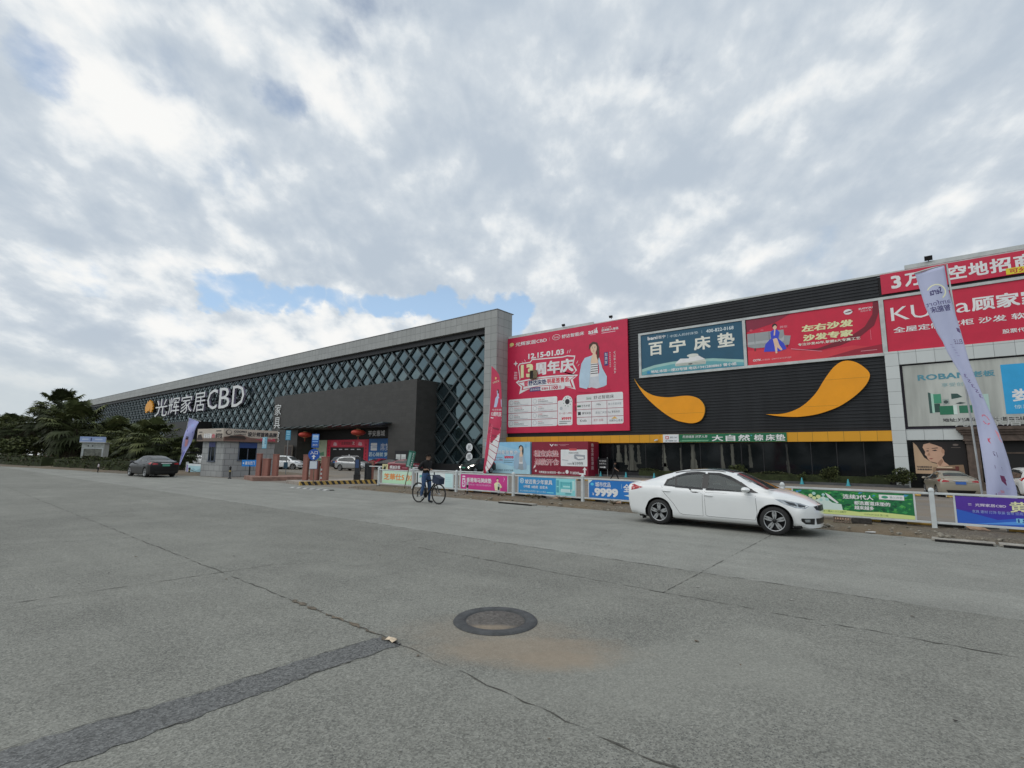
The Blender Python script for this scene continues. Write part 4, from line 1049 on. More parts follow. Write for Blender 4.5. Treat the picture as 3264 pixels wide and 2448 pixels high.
# lettering on its right-hand end
em = MB()
for i, ch in enumerate('穗宝床垫爆款'):
    vs, fs, w_, h_ = textmesh(ch, .0)
    em.add([(-13.12, 29.35 + x / w_ * .5, 2.65 - i * .46 + y / h_ * .38) for x, y in vs], fs)
em.build('end_lettering', ink(ow), mroot, world=True)
SB = Sign('black_direction_sign', 'small black direction sign with a white arrow beside the maroon box', 'sign', (-12.77, 30.0, .45), 1.22, 1.05, .06, '101014')
SB.text('地下停车场', .2, .72, .16, WHT, w=.8); SB.text('会员中心', .2, .45, .16, WHT, w=.8); SB.poly([(.25, .14), (.75, .14), (.75, .08), (.98, .18), (.75, .28), (.75, .22), (.25, .22)], WHT, 1)
sb = SB.done()
m = MB()
for u in (.1, 1.1): m.box(u, u + .05, .01, .05, -.74, 1.2)
m.build('post', GREYM, sb)
# ================================================================== railing along the kerb
PW = M('painted_white_steel', (.62, .66, .66), .38, var=.14, vs=2.2)
def dome(mb, x, y, z, r):
    mb.lathe([(r, 0), (r * .95, r * .35), (r * .7, r * .75), (.001, r)], (x, y, z), n=10)
def fence_panel(x0, x1, label, face, draw, y=-.2, zb=.085, first=False, last=False, b0=.26, b1=2.9, base=False):
    t = thing('advert_fence', label, 'railing', (x0, y, zb), group='white railing panels with advertising boards')
    L = x1 - x0
    def post(px):
        m = MB().box(px - .05, px + .05, -.05, .05, 0, .88)
        m.box(px - .058, px + .058, -.058, .058, .86, .90)
        dome(m, px, 0, .90, .058)
        if base: m.lathe([(.22, 0), (.20, .05), (.07, .12)], (px, 0, -.08), n=12, mi=1)
        m.build('post', [PW, M('rubber', (.03, .03, .03), .8)], t, bevel=.006)
    post(0)
    if last: post(L)
    for nm, z in (('top_rail', .82), ('bottom_rail', .13)):
        MB().box(.052, L - .052, -.022, .022, z - .025, z + .025).build(nm, PW, t, bevel=.006)
    b1 = min(b1, L - .2)
    m = MB()
    for u in (b0 - .03, b1 - .005): m.box(u, u + .035, -.018, .018, .156, .794)
    m.build('upright', PW, t)
    S = Sign('', '', '', (x0 + b0 + .006, y - .012, zb + .165), b1 - b0 - .012, .62, .02, face, parent=t, panel='board', step=.0015)
    if draw: draw(S)
    S.done()
def b_zhihua(S):
    S.poly([(0, 0), (S.w, 0), (S.w, .25), (0, .12)], 'a9cfae', 0)
    S.text('芝華仕5', .12, .17, .32, 'd9803c', w=1.6, bold=.03); S.text('沙发', 1.85, .17, .3, 'd9803c', w=.6, bold=.03)
def b_funsi(S):
    S.rect(S.w - .5, 0, S.w, .62, 'b4dade', 0); S.rect(.02, .02, .1, .6, '20262a', 1)
    S.text('FUNSI', .22, .36, .14, '2fa59c', w=.7, bold=.05); S.rrect(1.22, .36, 1.38, .52, .03, '5fb4c0', 1); S.text('SI', 1.25, .39, .1, WHT, w=.09)
    for i in range(3): S.rect(1.95, .42 - i * .08, 2.3, .44 - i * .08, '9fc0c4', 1)
    S.poly([(.2, .05), (1.6, .05), (1.4, .2), (.4, .22)], 'd2e4e6', 1)
def b_seahorse(S):
    S.ell(.2, .24, .12, .18, 'd878b8', 0); S.rrect(.10, .08, .28, .56, .04, 'e8c6dc', 1); S.text('5', .13, .14, .24, 'b8367f', w=.12, bold=.03); S.rect(.1, .46, .28, .5, 'b8367f', 2)
    S.text('香港海马牌床垫', .36, .29, .20, 'eee0e8', w=1.42, bold=.03); S.text('光辉家居CBD 一楼 全场优惠大酬宾活动', .36, .16, .075, 'e6a9cc', w=1.4)
    S.poly([(1.98, .02), (1.95, .16), (1.93, .28), (2.02, .34), (2.1, .36), (2.2, .34), (2.3, .25), (2.36, .16), (2.24, .12), (2.26, .02)], 'd2d2a8', 1); S.ell(2.11, .44, .055, .075, 'd6b49c', 2, 12); S.poly([(2.05, .45), (2.07, .53), (2.15, .53), (2.17, .44), (2.13, .5)], '3a2622', 3); S.poly([(2.33, .2), (2.2, .3), (2.24, .2)], 'd6b49c', 2)
    S.poly([(2.4, .35), (2.46, .5), (2.42, .58), (2.50, .5)], 'e8a0c8', 1)
def b_youth(S):
    S.ell(.17, .47, .10, .10, WHT, 1); S.ell(.17, .47, .08, .08, '4aa0c8', 2); S.text('坡', .11, .42, .1, WHT, layer=3)
    S.text('坡迈青少年家具', .32, .36, .18, WHT, w=1.3, bold=.02); S.text('0甲醛  0结疤  全实木', .26, .20, .11, 'e0ecf4', w=1.15, bold=.02); S.text('地址:光辉家居CBD家居馆三楼C16-18 电话:', .08, .05, .07, 'b8dcf0', w=1.25); S.rect(1.36, .05, 1.68, .09, '6fc0e0', 1)
    S.rect(1.78, .0, S.w, .62, '7fc4c8', 1)
    for u, v, a, b, c in ((1.8, .1, 1.92, .55, '4f9aa8'), (1.95, .2, 2.5, .5, '5fb0b4'), (2.0, .12, 2.5, .24, 'b8dcd8'), (2.0, .44, 2.45, .47, '4f9aa4'), (2.0, .3, 2.05, .5, '4f9aa4'), (2.42, .15, 2.46, .5, '4f9aa4'), (2.2, .05, 2.45, .10, '5f9aa0'), (1.82, .3, 1.9, .34, '88c8c8'), (2.1, .30, 2.4, .36, '9fd4d0'), (2.5, .2, 2.6, .55, 'a8dce0')): S.rect(u, v, a, b, c, 2)
    for u in (2.1, 2.18, 2.26, 2.34): S.rect(u, .36, u + .012, .44, '4f9aa4', 3)
def b_9999(S):
    S.poly([(0, .62), (.15, .62), (0, .5)], 'bcd4e8', 1)
    S.ell(.13, .47, .07, .05, '4fb0d8', 1, 10); S.text('城市优品', .26, .39, .17, WHT, w=.6, bold=.02); S.text('¥', .13, .08, .10, WHT); S.text('9999', .22, .06, .29, WHT, w=.92, bold=.06); S.rect(1.27, .36, 1.28, .52, '9fc4e8', 1); S.text('全', 1.34, .26, .27, WHT, w=.26, bold=.03); S.text('屋定制', 1.66, .26, .27, WHT, w=.8, bold=.03); S.poly([(1.35, .14), (1.9, .24), (1.9, .05)], 'c4dcee', 1)
def b_forest(S):
    r = random.Random(5)
    for i in range(260):
        u, v = r.uniform(.04, S.w - .05), r.uniform(.12, .6)
        a, b = r.uniform(.02, .08), r.uniform(.015, .05)
        S.poly([(max(0.0, u - a), v), (u, min(.62, v + b)), (min(S.w, u + a), v + .3 * b), (u + .2 * a, max(.02, v - b))], r.choice(('0f5a34', '1f7a44', '2f8a4a', '146038', '4a9a4c', '0c4a30', '3a8f3c')), 0 + i * .004)
    for u, v, a, b in ((.05, .5, .12, .12), (.14, .56, .1, .06), (2.42, .54, .16, .08), (1.5, .57, .14, .05), (1.8, .52, .1, .05)): S.poly([(u, v - .02), (u + a * .5, v + .01), (u + a * .8, min(.61, v + b * .6)), (u + a * .2, min(.61, v + b * .7))], '3f86ac', 1.2)
    S.poly([(0, 0), (S.w, 0), (S.w, .09), (1.9, .13), (1.5, .10), (.9, .14), (.3, .12), (0, .14)], 'c2cf84', 1.5)
    S.poly([(.30, .16), (.30, .34), (.55, .36), (.72, .46), (.92, .30), (1.12, .27), (1.14, .12), (.3, .1)], 'bfd8c8', 2)
    for u, v, a in ((.42, .46, .05), (.5, .52, .045), (.6, .44, .055), (.72, .50, .04), (.8, .38, .045), (.5, .40, .05), (.66, .36, .04), (.38, .38, .045)): S.ell(u, v, a, a * .9, 'c8d49a' if a > .045 else '9fc6c0', 3, 12)
    S.poly([(.76, .56), (.86, .5), (1.06, .31), (1.02, .29), (.82, .44)], WHT, 3)
    S.text('绿 更健康', .42, .18, .06, '4a7a70', w=.4)
    S.text('连续3代人', 1.16, .42, .12, WHT, w=.66, bold=.03, layer=4); S.text('都选嘉道床垫的', 1.40, .28, .10, WHT, w=.76, bold=.03, layer=4); S.text('越来越多', 1.40, .16, .10, WHT, w=.42, bold=.03, layer=4)
    S.rect(1.94, .45, 2.45 if S.w > 2.5 else S.w - .1, .57, 'd0dad6', 4); S.ell(2.06, .51, .07, .035, '3a8a6a', 5, 12); S.text('雅兰床垫', 2.16, .48, .06, '6a8a80', w=.26, layer=5)
    S.text('光辉家居馆一楼A1-11/13展厅', .42, .05, .05, '5a7a4a', w=.8, layer=4); S.text('15976291234 饶小姐', 1.6, .03, .05, '7a8a5a', w=.5, layer=4)
def b_purple(S):
    S.rect(0, .3, S.w, .62, '4a2a8c', 0); S.poly([(0, .0), (S.w, .0), (S.w, .2), (1.4, .24), (.7, .12), (0, .32)], '2a58b4', 1); S.poly([(.3, 0), (1.2, .14), (2, .1), (S.w, .16), (S.w, .1), (1.2, .05)], '4f8ad0', 2); S.rect(1.0, .08, S.w, .18, '7ab8e0', 3)
    S.text('光辉家居CBD', .34, .40, .07, 'c8c0e8', w=.52, bold=.02); S.rect(.22, .42, .28, .43, 'c8c0e8', 1); S.rect(.22, .45, .28, .46, 'c8c0e8', 1); S.text('黄金旺铺', .92, .31, .24, 'e2dca4', w=1.25, bold=.02, layer=4); S.text('家具 建材 灯饰 软装 窗帘 招商进行中 欢迎咨询', .28, .25, .07, '8fa0e0', w=1.3)
    S.text('15089792535', 1.02, .09, .08, '244a8c', w=1.1, bold=.03, layer=5)
FX = [-3.1, .1, 3.3, 6.55, 9.8, 13.05, 16.3, 19.5]
fence_panel(-8.95, -6.05, 'railing panel with a pale green board and orange characters, on rubber feet', 'b6d6bc', b_zhihua, y=.05, zb=.08, base=True, b0=.3, last=False)
fence_panel(-6.0, FX[0], 'railing panel with a white and pale blue board, behind the cyclist', 'c9dcdc', b_funsi)
fence_panel(FX[0], FX[1], 'railing panel with a magenta mattress board and a standing figure', 'b8367f', b_seahorse)
fence_panel(FX[1], FX[2], 'railing panel with a blue board and a turquoise bedroom picture', '2f86bc', b_youth)
fence_panel(FX[2], FX[3], 'railing panel with a bright blue 9999 price board, behind the tail of the white car', '1f6cb4', b_9999)
fence_panel(FX[4], FX[5], 'railing panel with a green forest mattress board, at the bonnet of the white car', '1a6a3c', b_forest)
fence_panel(FX[5], FX[6], 'railing panel with a purple board and cream characters, below the lilac feather flag', '34309a', b_purple, last=True, b0=.42)
# bare railing panel hidden behind the car
t = thing('advert_fence', 'bare white railing panel behind the roof of the white car', 'railing', (FX[3], -.2, .085), group='white railing panels with advertising boards')
m = MB().box(-.05, .05, -.05, .05, 0, .90); dome(m, 0, 0, .90, .055); m.build('post', PW, t)
for nm, z in (('top_rail', .82), ('bottom_rail', .13)): MB().box(.052, 3.19, -.022, .022, z - .025, z + .025).build(nm, PW, t)
# plain railing in the car park behind
t = thing('railing', 'plain white railing inside the car park, behind the cyclist\'s panel', 'railing', (-13.6, 6.0, gz(6)))
m = MB()
for x in (0, 4.7, 6.6): m.box(x - .04, x + .04, -.04, .04, 0, 1.02); dome(m, x, 0, 1.02, .045)
m.build('post', PW, t)
for nm, z in (('top_rail', .93), ('middle_rail', .74)): MB().tube([(0, 0, z), (6.6, 0, z)], .035, 8).build(nm, PW, t)

# striped wheel stops
YS = [M('stop_black', (.028, .026, .024), .6, var=.3, vs=6), M('stop_yellow', (.50, .31, .07), .6, var=.3, vs=6), M('stop_cap', (.5, .5, .46), .6)]
def wheel_stop(x, y, L, label, group, r=.055, z=0):
    t = thing('wheel_stop', label, 'wheel stop', (x, y, z), group=group)
    m = MB()
    n = 4
    for i in range(n):
        m.tube([(i * L / n, 0, .075), ((i + 1) * L / n, 0, .075)], r, 10, (i + 1) % 2 if i % 2 == 0 else 0)
        m.mi[-1] = m.mi[-2] = m.mi[-3]
    for i in range(0, len(m.mi)): pass
    m.tube([(-.03, 0, .075), (0.0, 0, .075)], r * 1.12, 10, 2); m.tube([(L, 0, .075), (L + .03, 0, .075)], r * 1.12, 10, 2)
    m.build('striped_tube', YS, t)
    MB().box(.12, .20, -.05, .05, 0, .022).build('foot', YS[2], t); MB().box(L - .20, L - .12, -.05, .05, 0, .022).build('foot', YS[2], t)
for i, (x, L) in enumerate(((-5.2, 1.9), (-2.75, 2.0), (-.45, 2.0), (2.2, 2.0), (4.75, 2.0), (8.3, 2.0), (9.05 + 2.4, 2.15), (14.35, 2.0))):
    wheel_stop(x, .03, L, ('black and yellow wheel stop behind the cyclist\'s bicycle', 'black and yellow wheel stop under the magenta railing board', 'black and yellow wheel stop left of the blue bedroom board\'s post', 'black and yellow wheel stop under the right end of the blue bedroom board', 'black and yellow wheel stop under the 9999 board', 'black and yellow wheel stop by the broken drain grate', 'black and yellow wheel stop under the post left of the purple board', 'black and yellow wheel stop under the purple railing board')[i], 'wheel stops along the railing', z=.085)
for i in range(11):
    x = -9.6 + i * 2.62
    lab = ['far wheel stop %s' % s for s in ('left of the walking man, nearest the pink flag', 'behind the magenta board, left of the walking man', 'just left of the walking man', 'at the feet of the walking man', 'right of the walking man, left of the white car', 'seen over the tail of the white car', 'behind the roof of the white car', 'seen over the bonnet of the white car', 'above the left half of the forest board', 'above the right half of the forest board', 'behind the wheels of the beige car')][i]
    wheel_stop(x, 20.0, 2.05, lab, 'wheel stops across the car park', z=-.3)
PAINT = M('worn_orange_paint', (.50, .30, .17), .7, var=.4, vs=8)
for i, x in enumerate((-.75, 1.8, 4.45, 11.05, 13.75)):
    structure(MB().grid([[(x - .05, -.1 + .0, .105), (x + .3, -.12, .106)], [(x - .12, .62, .112), (x + .22, .62, .112)]], sm=False), 'painted_mark', PAINT)

# kerb slabs, drain, rubble at the road edge
SLAB = M('kerb_slab', (.33, .31, .27), .85, var=.3, vs=6, bump=.4, bs=30)
rk = random.Random(21)
for i, (x, L) in enumerate(((.9, 1.55), (12.95, 1.0), (14.0, 1.6))):
    t = thing('drain_slab', ('cracked concrete slab over the gutter beside the blue bedroom board', 'concrete gutter slab with a dark slot, near the purple board', 'concrete gutter slab at the right edge, below the purple board')[i], 'slab', (x, -1.98, 0), group='gutter slabs')
    MB().obox((L / 2, .04, .03), (L, .26, .06), Matrix.Rotation(R(-2), 3, 'Z')).build('slab', SLAB, t, bevel=.012)
    MB().box(.05, L - .05, -.165, -.105, .004, .045).build('slot', M('slot', (.012, .011, .01), .9), t)
t = thing('drain_grate', 'rusty broken drain grate leaning in the verge before the white car', 'grate', (11.05, -.75, .1))
m = MB()
for i in range(7): m.tube([(i * .055, 0, 0), (i * .055, .06, .13)], .012, 6)
m.tube([(-.02, .06, .13), (.36, .06, .13)], .014, 6); m.tube([(-.02, 0, .01), (.36, 0, .01)], .014, 6)
m.build('bars', M('rust', (.14, .10, .075), .85, var=.4, vs=12), t)
tag(MB().obox((0, 0, .07), (.42, .16, .14), Matrix.Rotation(R(12), 3, 'Z')).build('broken_kerb_block', [M('dark_rubble', (.05, .045, .04), .95, var=.4, vs=10, bump=.6)], loc=(11.62, -.55, .09), bevel=.02), 'dark broken kerb block beside the rusty drain grate', 'rubble')
st = MB()
RUB = M('rubble', (.26, .235, .19), .9, var=.35, vs=9, bump=.5)
def stone(mb, x, y, z, r, rr):
    vs, fs = [], []
    bm = bmesh.new(); bmesh.ops.create_icosphere(bm, subdivisions=1, radius=r)
    for v in bm.verts: v.co = v.co * rr.uniform(.7, 1.25); v.co.z *= .55
    bm.verts.index_update()
    vs = [(v.co.x + x, v.co.y + y, v.co.z + z) for v in bm.verts]; fs = [[v.index for v in f.verts] for f in bm.faces]
    bm.free(); mb.add(vs, fs)
for i in range(420):
    x = rk.uniform(-9, 18)
    stone(st, x, rk.choice((rk.gauss(-1.55, .22), rk.uniform(-1.7, .2))), rk.choice((.02, .09)) if rk.random() < .3 else .095, abs(rk.gauss(.022, .02)) + .008, rk)
for i in range(160): stone(st, rk.uniform(-60, -26), 0, -5, .01, rk)
tag(st.build('rubble', [RUB]), kind='stuff', label='loose stones and crumbs of concrete on the verge', cat='rubble')
tag(MB().add([(0, 0, .02), (.2, .02, .03), (.24, .12, .06), (.02, .13, .03)], [(0, 1, 2, 3)]).add([(0, 0, .0), (.2, .02, .0), (.24, .12, .0), (.02, .13, .0)], [(3, 2, 1, 0)]).build('paper_scrap', [M('white_paper', (.6, .6, .58), .8)], loc=(11.75, -1.7, .0)), 'scrap of white paper at the road edge in front of the white car', 'litter')
# dead twigs and weeds growing in the verge
wd = MB()
for cx in (1.3, 1.6, 4.7, -.2, 7.2, 2.6):
    for k in range(34):
        a, l = rk.uniform(0, 2 * PI), rk.uniform(.08, .34)
        wd.tube([(cx, -.55, .09), (cx + math.cos(a) * l * .5, -.55 + math.sin(a) * l * .3, .09 + l * .5), (cx + math.cos(a) * l, -.55 + math.sin(a) * l * .5, .09 + l * .55)], [.006, .005, .002], 4)
tag(wd.build('dry_weeds', [M('dry_weed', (.12, .095, .055), .9, var=.4)]), kind='stuff', label='dry weeds and twigs in the verge under the railing', cat='weeds')
# striped short bollards on the verge
for i, x in enumerate((1.05 - .05, 2.6)):
    t = thing('verge_bollard', ('short black and white bollard at the left of the magenta board', 'short black and white bollard at the right of the magenta board')[i], 'bollard', (-2.1 + i * 1.72, -.55, .09), group='short bollards before the magenta board')
    m = MB()
    for k in range(4): m.tube([(0, 0, k * .12), (0, 0, k * .12 + .12)], .04, 10, k % 2)
    m.build('post', [YS[0], PW], t)

# ================================================================== feather flags
def cloth(name, label, Lc, Rc, y, mats, rows=46, cols=9, wave=.12, art=None, pole=None, seed=1, root_at=None):
    """sail between two edge curves (x, z listed top to bottom), with folds across; art is drawn in (u, v) of the sail"""
    def samp(c, f):
        d = [0]
        for a, b in zip(c[:-1], c[1:]): d.append(d[-1] + math.hypot(b[0] - a[0], b[1] - a[1]))
        s = f * d[-1]
        for i in range(len(c) - 1):
            if s <= d[i + 1] + 1e-9:
                q = (s - d[i]) / max(1e-9, d[i + 1] - d[i])
                return (c[i][0] + (c[i + 1][0] - c[i][0]) * q, c[i][1] + (c[i + 1][1] - c[i][1]) * q)
        return c[-1]
    def P(u, v, off=0.0):
        a, b = samp(Lc, v), samp(Rc, v)
        w_ = wave * (.25 + v) * (math.sin(u * 5 + v * 9 + seed) * .5 + math.sin(v * 17 + u * 2.5 + seed * 2) * .22) * (.25 + .75 * math.sin(PI * min(1, u * .9 + .1)))
        return (a[0] + (b[0] - a[0]) * u, y + w_ - off, a[1] + (b[1] - a[1]) * u)
    t = thing(name, label, 'flag', root_at, group='feather flags')
    m = MB().grid([[P(j / cols, i / rows) for j in range(cols + 1)] for i in range(rows + 1)])
    o = m.build('sail', mats[0], t, world=True)
    sd = o.modifiers.new('thickness', 'SOLIDIFY'); sd.thickness = .004
    if art:
        am = MB(); ms = []
        def draw(poly, col):
            mt = ink(col)
            if mt not in ms: ms.append(mt)
            am.add([P(u, v, .006) for u, v in poly], [tuple(range(len(poly)))], ms.index(mt))
        def drawtext(s, u, v, w, h, col, mirror=False, bold=.0, rot=0.0):
            vs, fs, tw, th = textmesh(s, bold)
            mt = ink(col)
            if mt not in ms: ms.append(mt)
            am.add([P(u + (1 - x / tw if mirror else x / tw) * w, v + (1 - yy / th) * h, .007) for x, yy in vs], [tuple(reversed(f)) if mirror else f for f in fs], ms.index(mt))
        art(draw, drawtext)
        am.build('print', ms, t, world=True)
    if pole:
        MB().tube([(a, y + .03 + dy, b) for a, b, dy in pole], [.022] * len(pole), 8).build('pole', M('flag_pole', (.5, .52, .52), .4, .3), t, world=True)
        p0 = pole[0]
        MB().lathe([(.2, 0), (.2, .05), (.05, .1)], (p0[0], y + .03, p0[1]), n=14).build('base', M('rubber', (.03, .03, .03)), t, world=True)
    return t
LIL = M('lilac_cloth', (.50, .53, .72), .7, var=.06, vs=1.0)
def art_big(draw, tx):
    for k in range(10):                       # crescent
        a0, a1 = R(-60 + k * 21), R(-39 + k * 21)
        q = lambda a, r: (.55 + math.cos(a) * r * .36, .105 - math.sin(a) * r * .036)
        draw([q(a0, 1), q(a1, 1), q(a1, .86), q(a0, .86)], 'd9dbb0')
    tx('Serta', .30, .085, .46, .030, '3f3a6a', True, .02); tx('amfort', .05, .14, .9, .022, '5a5680', True); tx('智能床', .14, .165, .75, .028, '45406e', True, .02)
    draw([(.86, .27), (.97, .275), (.97, .295), (.86, .285)], '5a4a70'); tx('ELLE', .55, .32, .38, .02, '5a4a70', True)
    for i in range(5): draw([(.30 + i * .04, .34 + i * .012), (.42 + i * .04, .342 + i * .012), (.42 + i * .04, .345 + i * .012), (.30 + i * .04, .343 + i * .012)], '8c88ac')
    for k in range(5): tx('3S'[k % 2], .25 + .12 * k, .475 + k * .02, .2, .016, '6a5a88', True)
    for k in range(8):
        a0, a1 = R(k * 40), R(k * 40 + 40)
        q = lambda a, r: (.55 + math.cos(a) * r * .20, .665 - math.sin(a) * r * .022)
        draw([q(a0, 1), q(a1, 1), q(a1, .75), q(a0, .75)], 'c06a80')
    draw([(.82, .70), (.95, .71), (.97, .75), (.88, .74)], 'd88a96'); draw([(.36, .745), (.5, .74), (.42, .752), (.46, .765), (.36, .757)], 'b8465a')
    draw([(.44, .795), (.58, .795), (.60, .815), (.46, .81)], '4a3560'); draw([(.40, .85), (.66, .85), (.68, .865), (.41, .862)], '543a66'); draw([(.53, .885), (.70, .885), (.73, .91), (.70, .922), (.55, .908)], '6a2f52')
    for a, b in (((.22, .75), (.22, .93)), ((.22, .93), (.80, .93))): draw([(a[0], a[1]), (b[0], b[1]), (b[0] + .006, b[1] + .0015), (a[0] + .006, a[1] + .0015)], '9a9ac0')
    draw([(.27, .965), (.42, .952), (.66, .958), (.70, .985), (.50, .995), (.40, .985)], 'a89ab8'); draw([(.30, .962), (.66, .972), (.66, .976), (.30, .967)], '5a2f55'); draw([(.45, .945), (.6, .943), (.62, .952), (.48, .955)], 'b88a9a')
cloth('feather_flag', 'tall lilac feather flag on a white pole, leaning beside the purple railing board', [(13.2, 6.68), (13.27, 6.2), (13.34, 5.71), (13.45, 5.3), (13.52, 5.0), (13.61, 4.75), (13.68, 4.45), (13.78, 4.15), (13.87, 3.9), (13.96, 3.47), (14.03, 3.07), (14.07, 2.64), (14.09, 2.21), (14.1, 1.83), (14.11, 1.2), (14.10, .76)],
      [(13.81, 6.77), (13.83, 6.19), (13.88, 5.76), (13.92, 5.45), (13.96, 5.15), (14.02, 4.64), (14.07, 4.19), (14.18, 3.6), (14.32, 2.97), (14.42, 2.56), (14.5, 2.14), (14.56, 1.73), (14.61, 1.22), (14.64, 1.06), (14.63, .57)], .62, [LIL], rows=70, art=art_big,
      pole=[(14.06, .05, .30), (14.03, 1.28, .25), (13.99, 2.64, .18), (13.95, 3.9, .1), (13.90, 5.6, .03), (13.86, 6.8, .0), (13.55, 6.76, -.03), (13.18, 6.70, -.03)], root_at=(14.06, .65, .0))
PNK = M('pink_cloth', lin('c93a5c'), .65, var=.07, vs=1.2)
def art_pink(draw, tx):
    tx('光辉家居CBD', .18, .155, .7, .02, 'e6c9b0', False); draw([(.5, .12), (.66, .13), (.6, .145), (.45, .14)], 'e8b070')
    draw([(.55, .245), (.72, .25), (.75, .28), (.72, .30), (.98, .33), (.98, .39), (.3, .39), (.42, .31), (.58, .29)], 'a9b4cc'); draw([(.6, .235), (.74, .24), (.76, .275), (.62, .27)], '4a2f2c')
    tx('12.15-01.03', .18, .405, .78, .014, 'e8dadc', False, .02); tx('13周年庆', .12, .43, .85, .04, 'ece0e0', False, .03); draw([(.1, .48), (.98, .488), (.98, .50), (.1, .49)], 'e0c4ca')
    z = [.545, .61, .665, .715, .765, .82, .87, .915, .95]
    for a, b in zip(z[:-1], z[1:]): draw([(.30, a), (.96, a + .012), (.96, b + .007), (.30, b - .006)], 'd2d6da')
    for i, s in enumerate(('舒达智能床', '芝艺术', '雅兰床垫', 'Krafit', 'Slpy', 'CBM')): tx(s, .42, z[i] + .02, .45, .018, '2a2a30' if i != 5 else 'b83048', False)
    draw([(.08, .54), (.14, .54), (.14, .57), (.08, .57)], '4a1a28'); draw([(.08, .60), (.14, .60), (.14, .63), (.08, .63)], '4a1a28')
cloth('feather_flag', 'curved pink feather flag behind the magenta railing board, right of the cyclist', [(-2.21, 5.78), (-2.22, 4.57), (-2.28, 3.6), (-2.39, 2.63), (-2.49, 1.86), (-2.58, .92)], [(-2.2, 5.79), (-1.95, 5.58), (-1.75, 5.35), (-1.62, 4.94), (-1.57, 4.36), (-1.54, 3.6), (-1.56, 3.1), (-1.6, 2.69), (-1.72, 2.09), (-1.88, 1.56), (-2.15, 1.14), (-2.57, .80)], 1.0, [PNK], art=art_pink, wave=.07, seed=3,
      pole=[(-2.66, .0, 0), (-2.6, .77, 0), (-2.50, 1.8, 0), (-2.4, 2.7, 0), (-2.26, 4.4, 0), (-2.2, 5.85, 0)], root_at=(-2.66, 1.03, gz(1.0)))
# violet flag by the black car: hung in a plane square to the viewer
def at_depth(px, py, d):
    v = Vector(((px - 1632) / 1600 * d, -(py - 1224) / 1600 * d, -d))
    return co.matrix_world @ v
vf = thing('feather_flag', 'violet feather flag standing behind the black car', 'flag', tuple(at_depth(566, 1495, 42)) [:2] + (gz(0),), R(30), 'feather flags')
k_ = .0271 * 42 / 1600 * 10
q = lambda pts: [((x - 612) * k_, (1245 - y) * k_ + .25) for x, y in pts]
Lc, Rc = q([(690, 640), (678, 720), (662, 830), (645, 960), (632, 1080), (622, 1200)]), q([(832, 688), (805, 770), (778, 850), (742, 950), (700, 1050), (650, 1195)])
def sail(u, v):
    f = v * (len(Lc) - 1); i = min(int(f), len(Lc) - 2); f -= i
    a = [Lc[i][k] + (Lc[i + 1][k] - Lc[i][k]) * f for k in (0, 1)]; b = [Rc[i][k] + (Rc[i + 1][k] - Rc[i][k]) * f for k in (0, 1)]
    return (a[0] + (b[0] - a[0]) * u, .08 * math.sin(v * 9 + u * 3), a[1] + (b[1] - a[1]) * u)
o = MB().grid([[sail(j / 6, i / 24) for j in range(7)] for i in range(25)]).build('sail', M('violet_cloth', (.42, .44, .78), .7, var=.08), vf)
o.modifiers.new('thickness', 'SOLIDIFY').thickness = .004
pm_ = MB()
for (u0, v0, u1, v1, c) in ((.4, .12, .7, .2, 0), (.2, .3, .85, .34, 1), (.3, .44, .55, .5, 2), (.3, .5, .6, .64, 3), (.35, .75, .6, .9, 1)):
    pm_.add([(p_[0], p_[1] - .012, p_[2]) for p_ in (sail(u0, v0), sail(u0, v1), sail(u1, v1), sail(u1, v0))], [(0, 1, 2, 3)], c)
pm_.build('print', [ink('8fa0d8'), ink('3f3f9a'), ink('3a2a2a'), ink('c08a90')], vf)
MB().tube([((612 - 612) * k_ - .05, .03, -.1), Lc[-1][:1] + (.03,) + Lc[-1][1:], Lc[0][:1] + (.03,) + Lc[0][1:], (Rc[0][0] + .15, .03, Rc[0][1] + .03)], .02, 6).build('pole', M('flag_pole', (.5, .52, .52)), vf)
MB().lathe([(.2, 0), (.2, .05), (.05, .1)], (-.05, .03, -.02), n=12).build('base', M('rubber', (.03, .03, .03)), vf)

# ================================================================== gate: guard hut, islands, pillars, signs
HUT = M_tile('hut_stone', (.345, .35, .345), .62, .40, .1, .0, .016, (.12, .12, .12), .7, .16, brick=True)
gr = R(9.3)
gh = thing('guard_hut', 'grey stone guard hut with wrap-around advertising boards on its roof', 'hut', (-24.66, -1.26, 0), gr)
MB().box(-2.6, 0, 0, 3.9, -.1, 2.62).build('wall', HUT, gh)
def hut_window(x0, x1, y0, y1, z0, z1):
    f = MB()
    fx = x1 - x0 < .2
    if fx:
        f.box(.002, .05, y0, y0 + .06, z0, z1); f.box(.002, .05, y1 - .06, y1, z0, z1); f.box(.002, .05, y0, y1, z1 - .06, z1); f.box(.002, .09, y0 - .05, y1 + .05, z0 - .07, z0); f.box(.002, .045, (y0 + y1) / 2 - .03, (y0 + y1) / 2 + .03, z0, z1 - .45)
        p_ = MB().box(.002, .02, y0 + .03, y1 - .03, z0, z1 - .03)
    else:
        f.box(x0, x0 + .06, -.05, -.002, z0, z1); f.box(x1 - .06, x1, -.05, -.002, z0, z1); f.box(x0 - .05, x1 + .05, -.09, -.002, z0 - .07, z0); f.box(x0 + .28, x0 + .34, -.045, -.002, z0, z1)
        p_ = MB().box(x0 + .03, x1 - .03, -.02, -.002, z0, z1 - .03)
    w_ = p_.build('window', DGLASS, gh); f.build('window_frame', M('blue_grey_frame', (.10, .12, .16), .5), w_)
hut_window(0, .05, 1.05, 2.45, 1.18, 2.42)
hut_window(-1.75, -.95, 0, 0, 1.10, 2.42)
hs = Sign('', '', '', (-24.66 + .02, -1.26, 0), 1, 1, parent=gh, backing=False, face='1f3f7a') if False else None
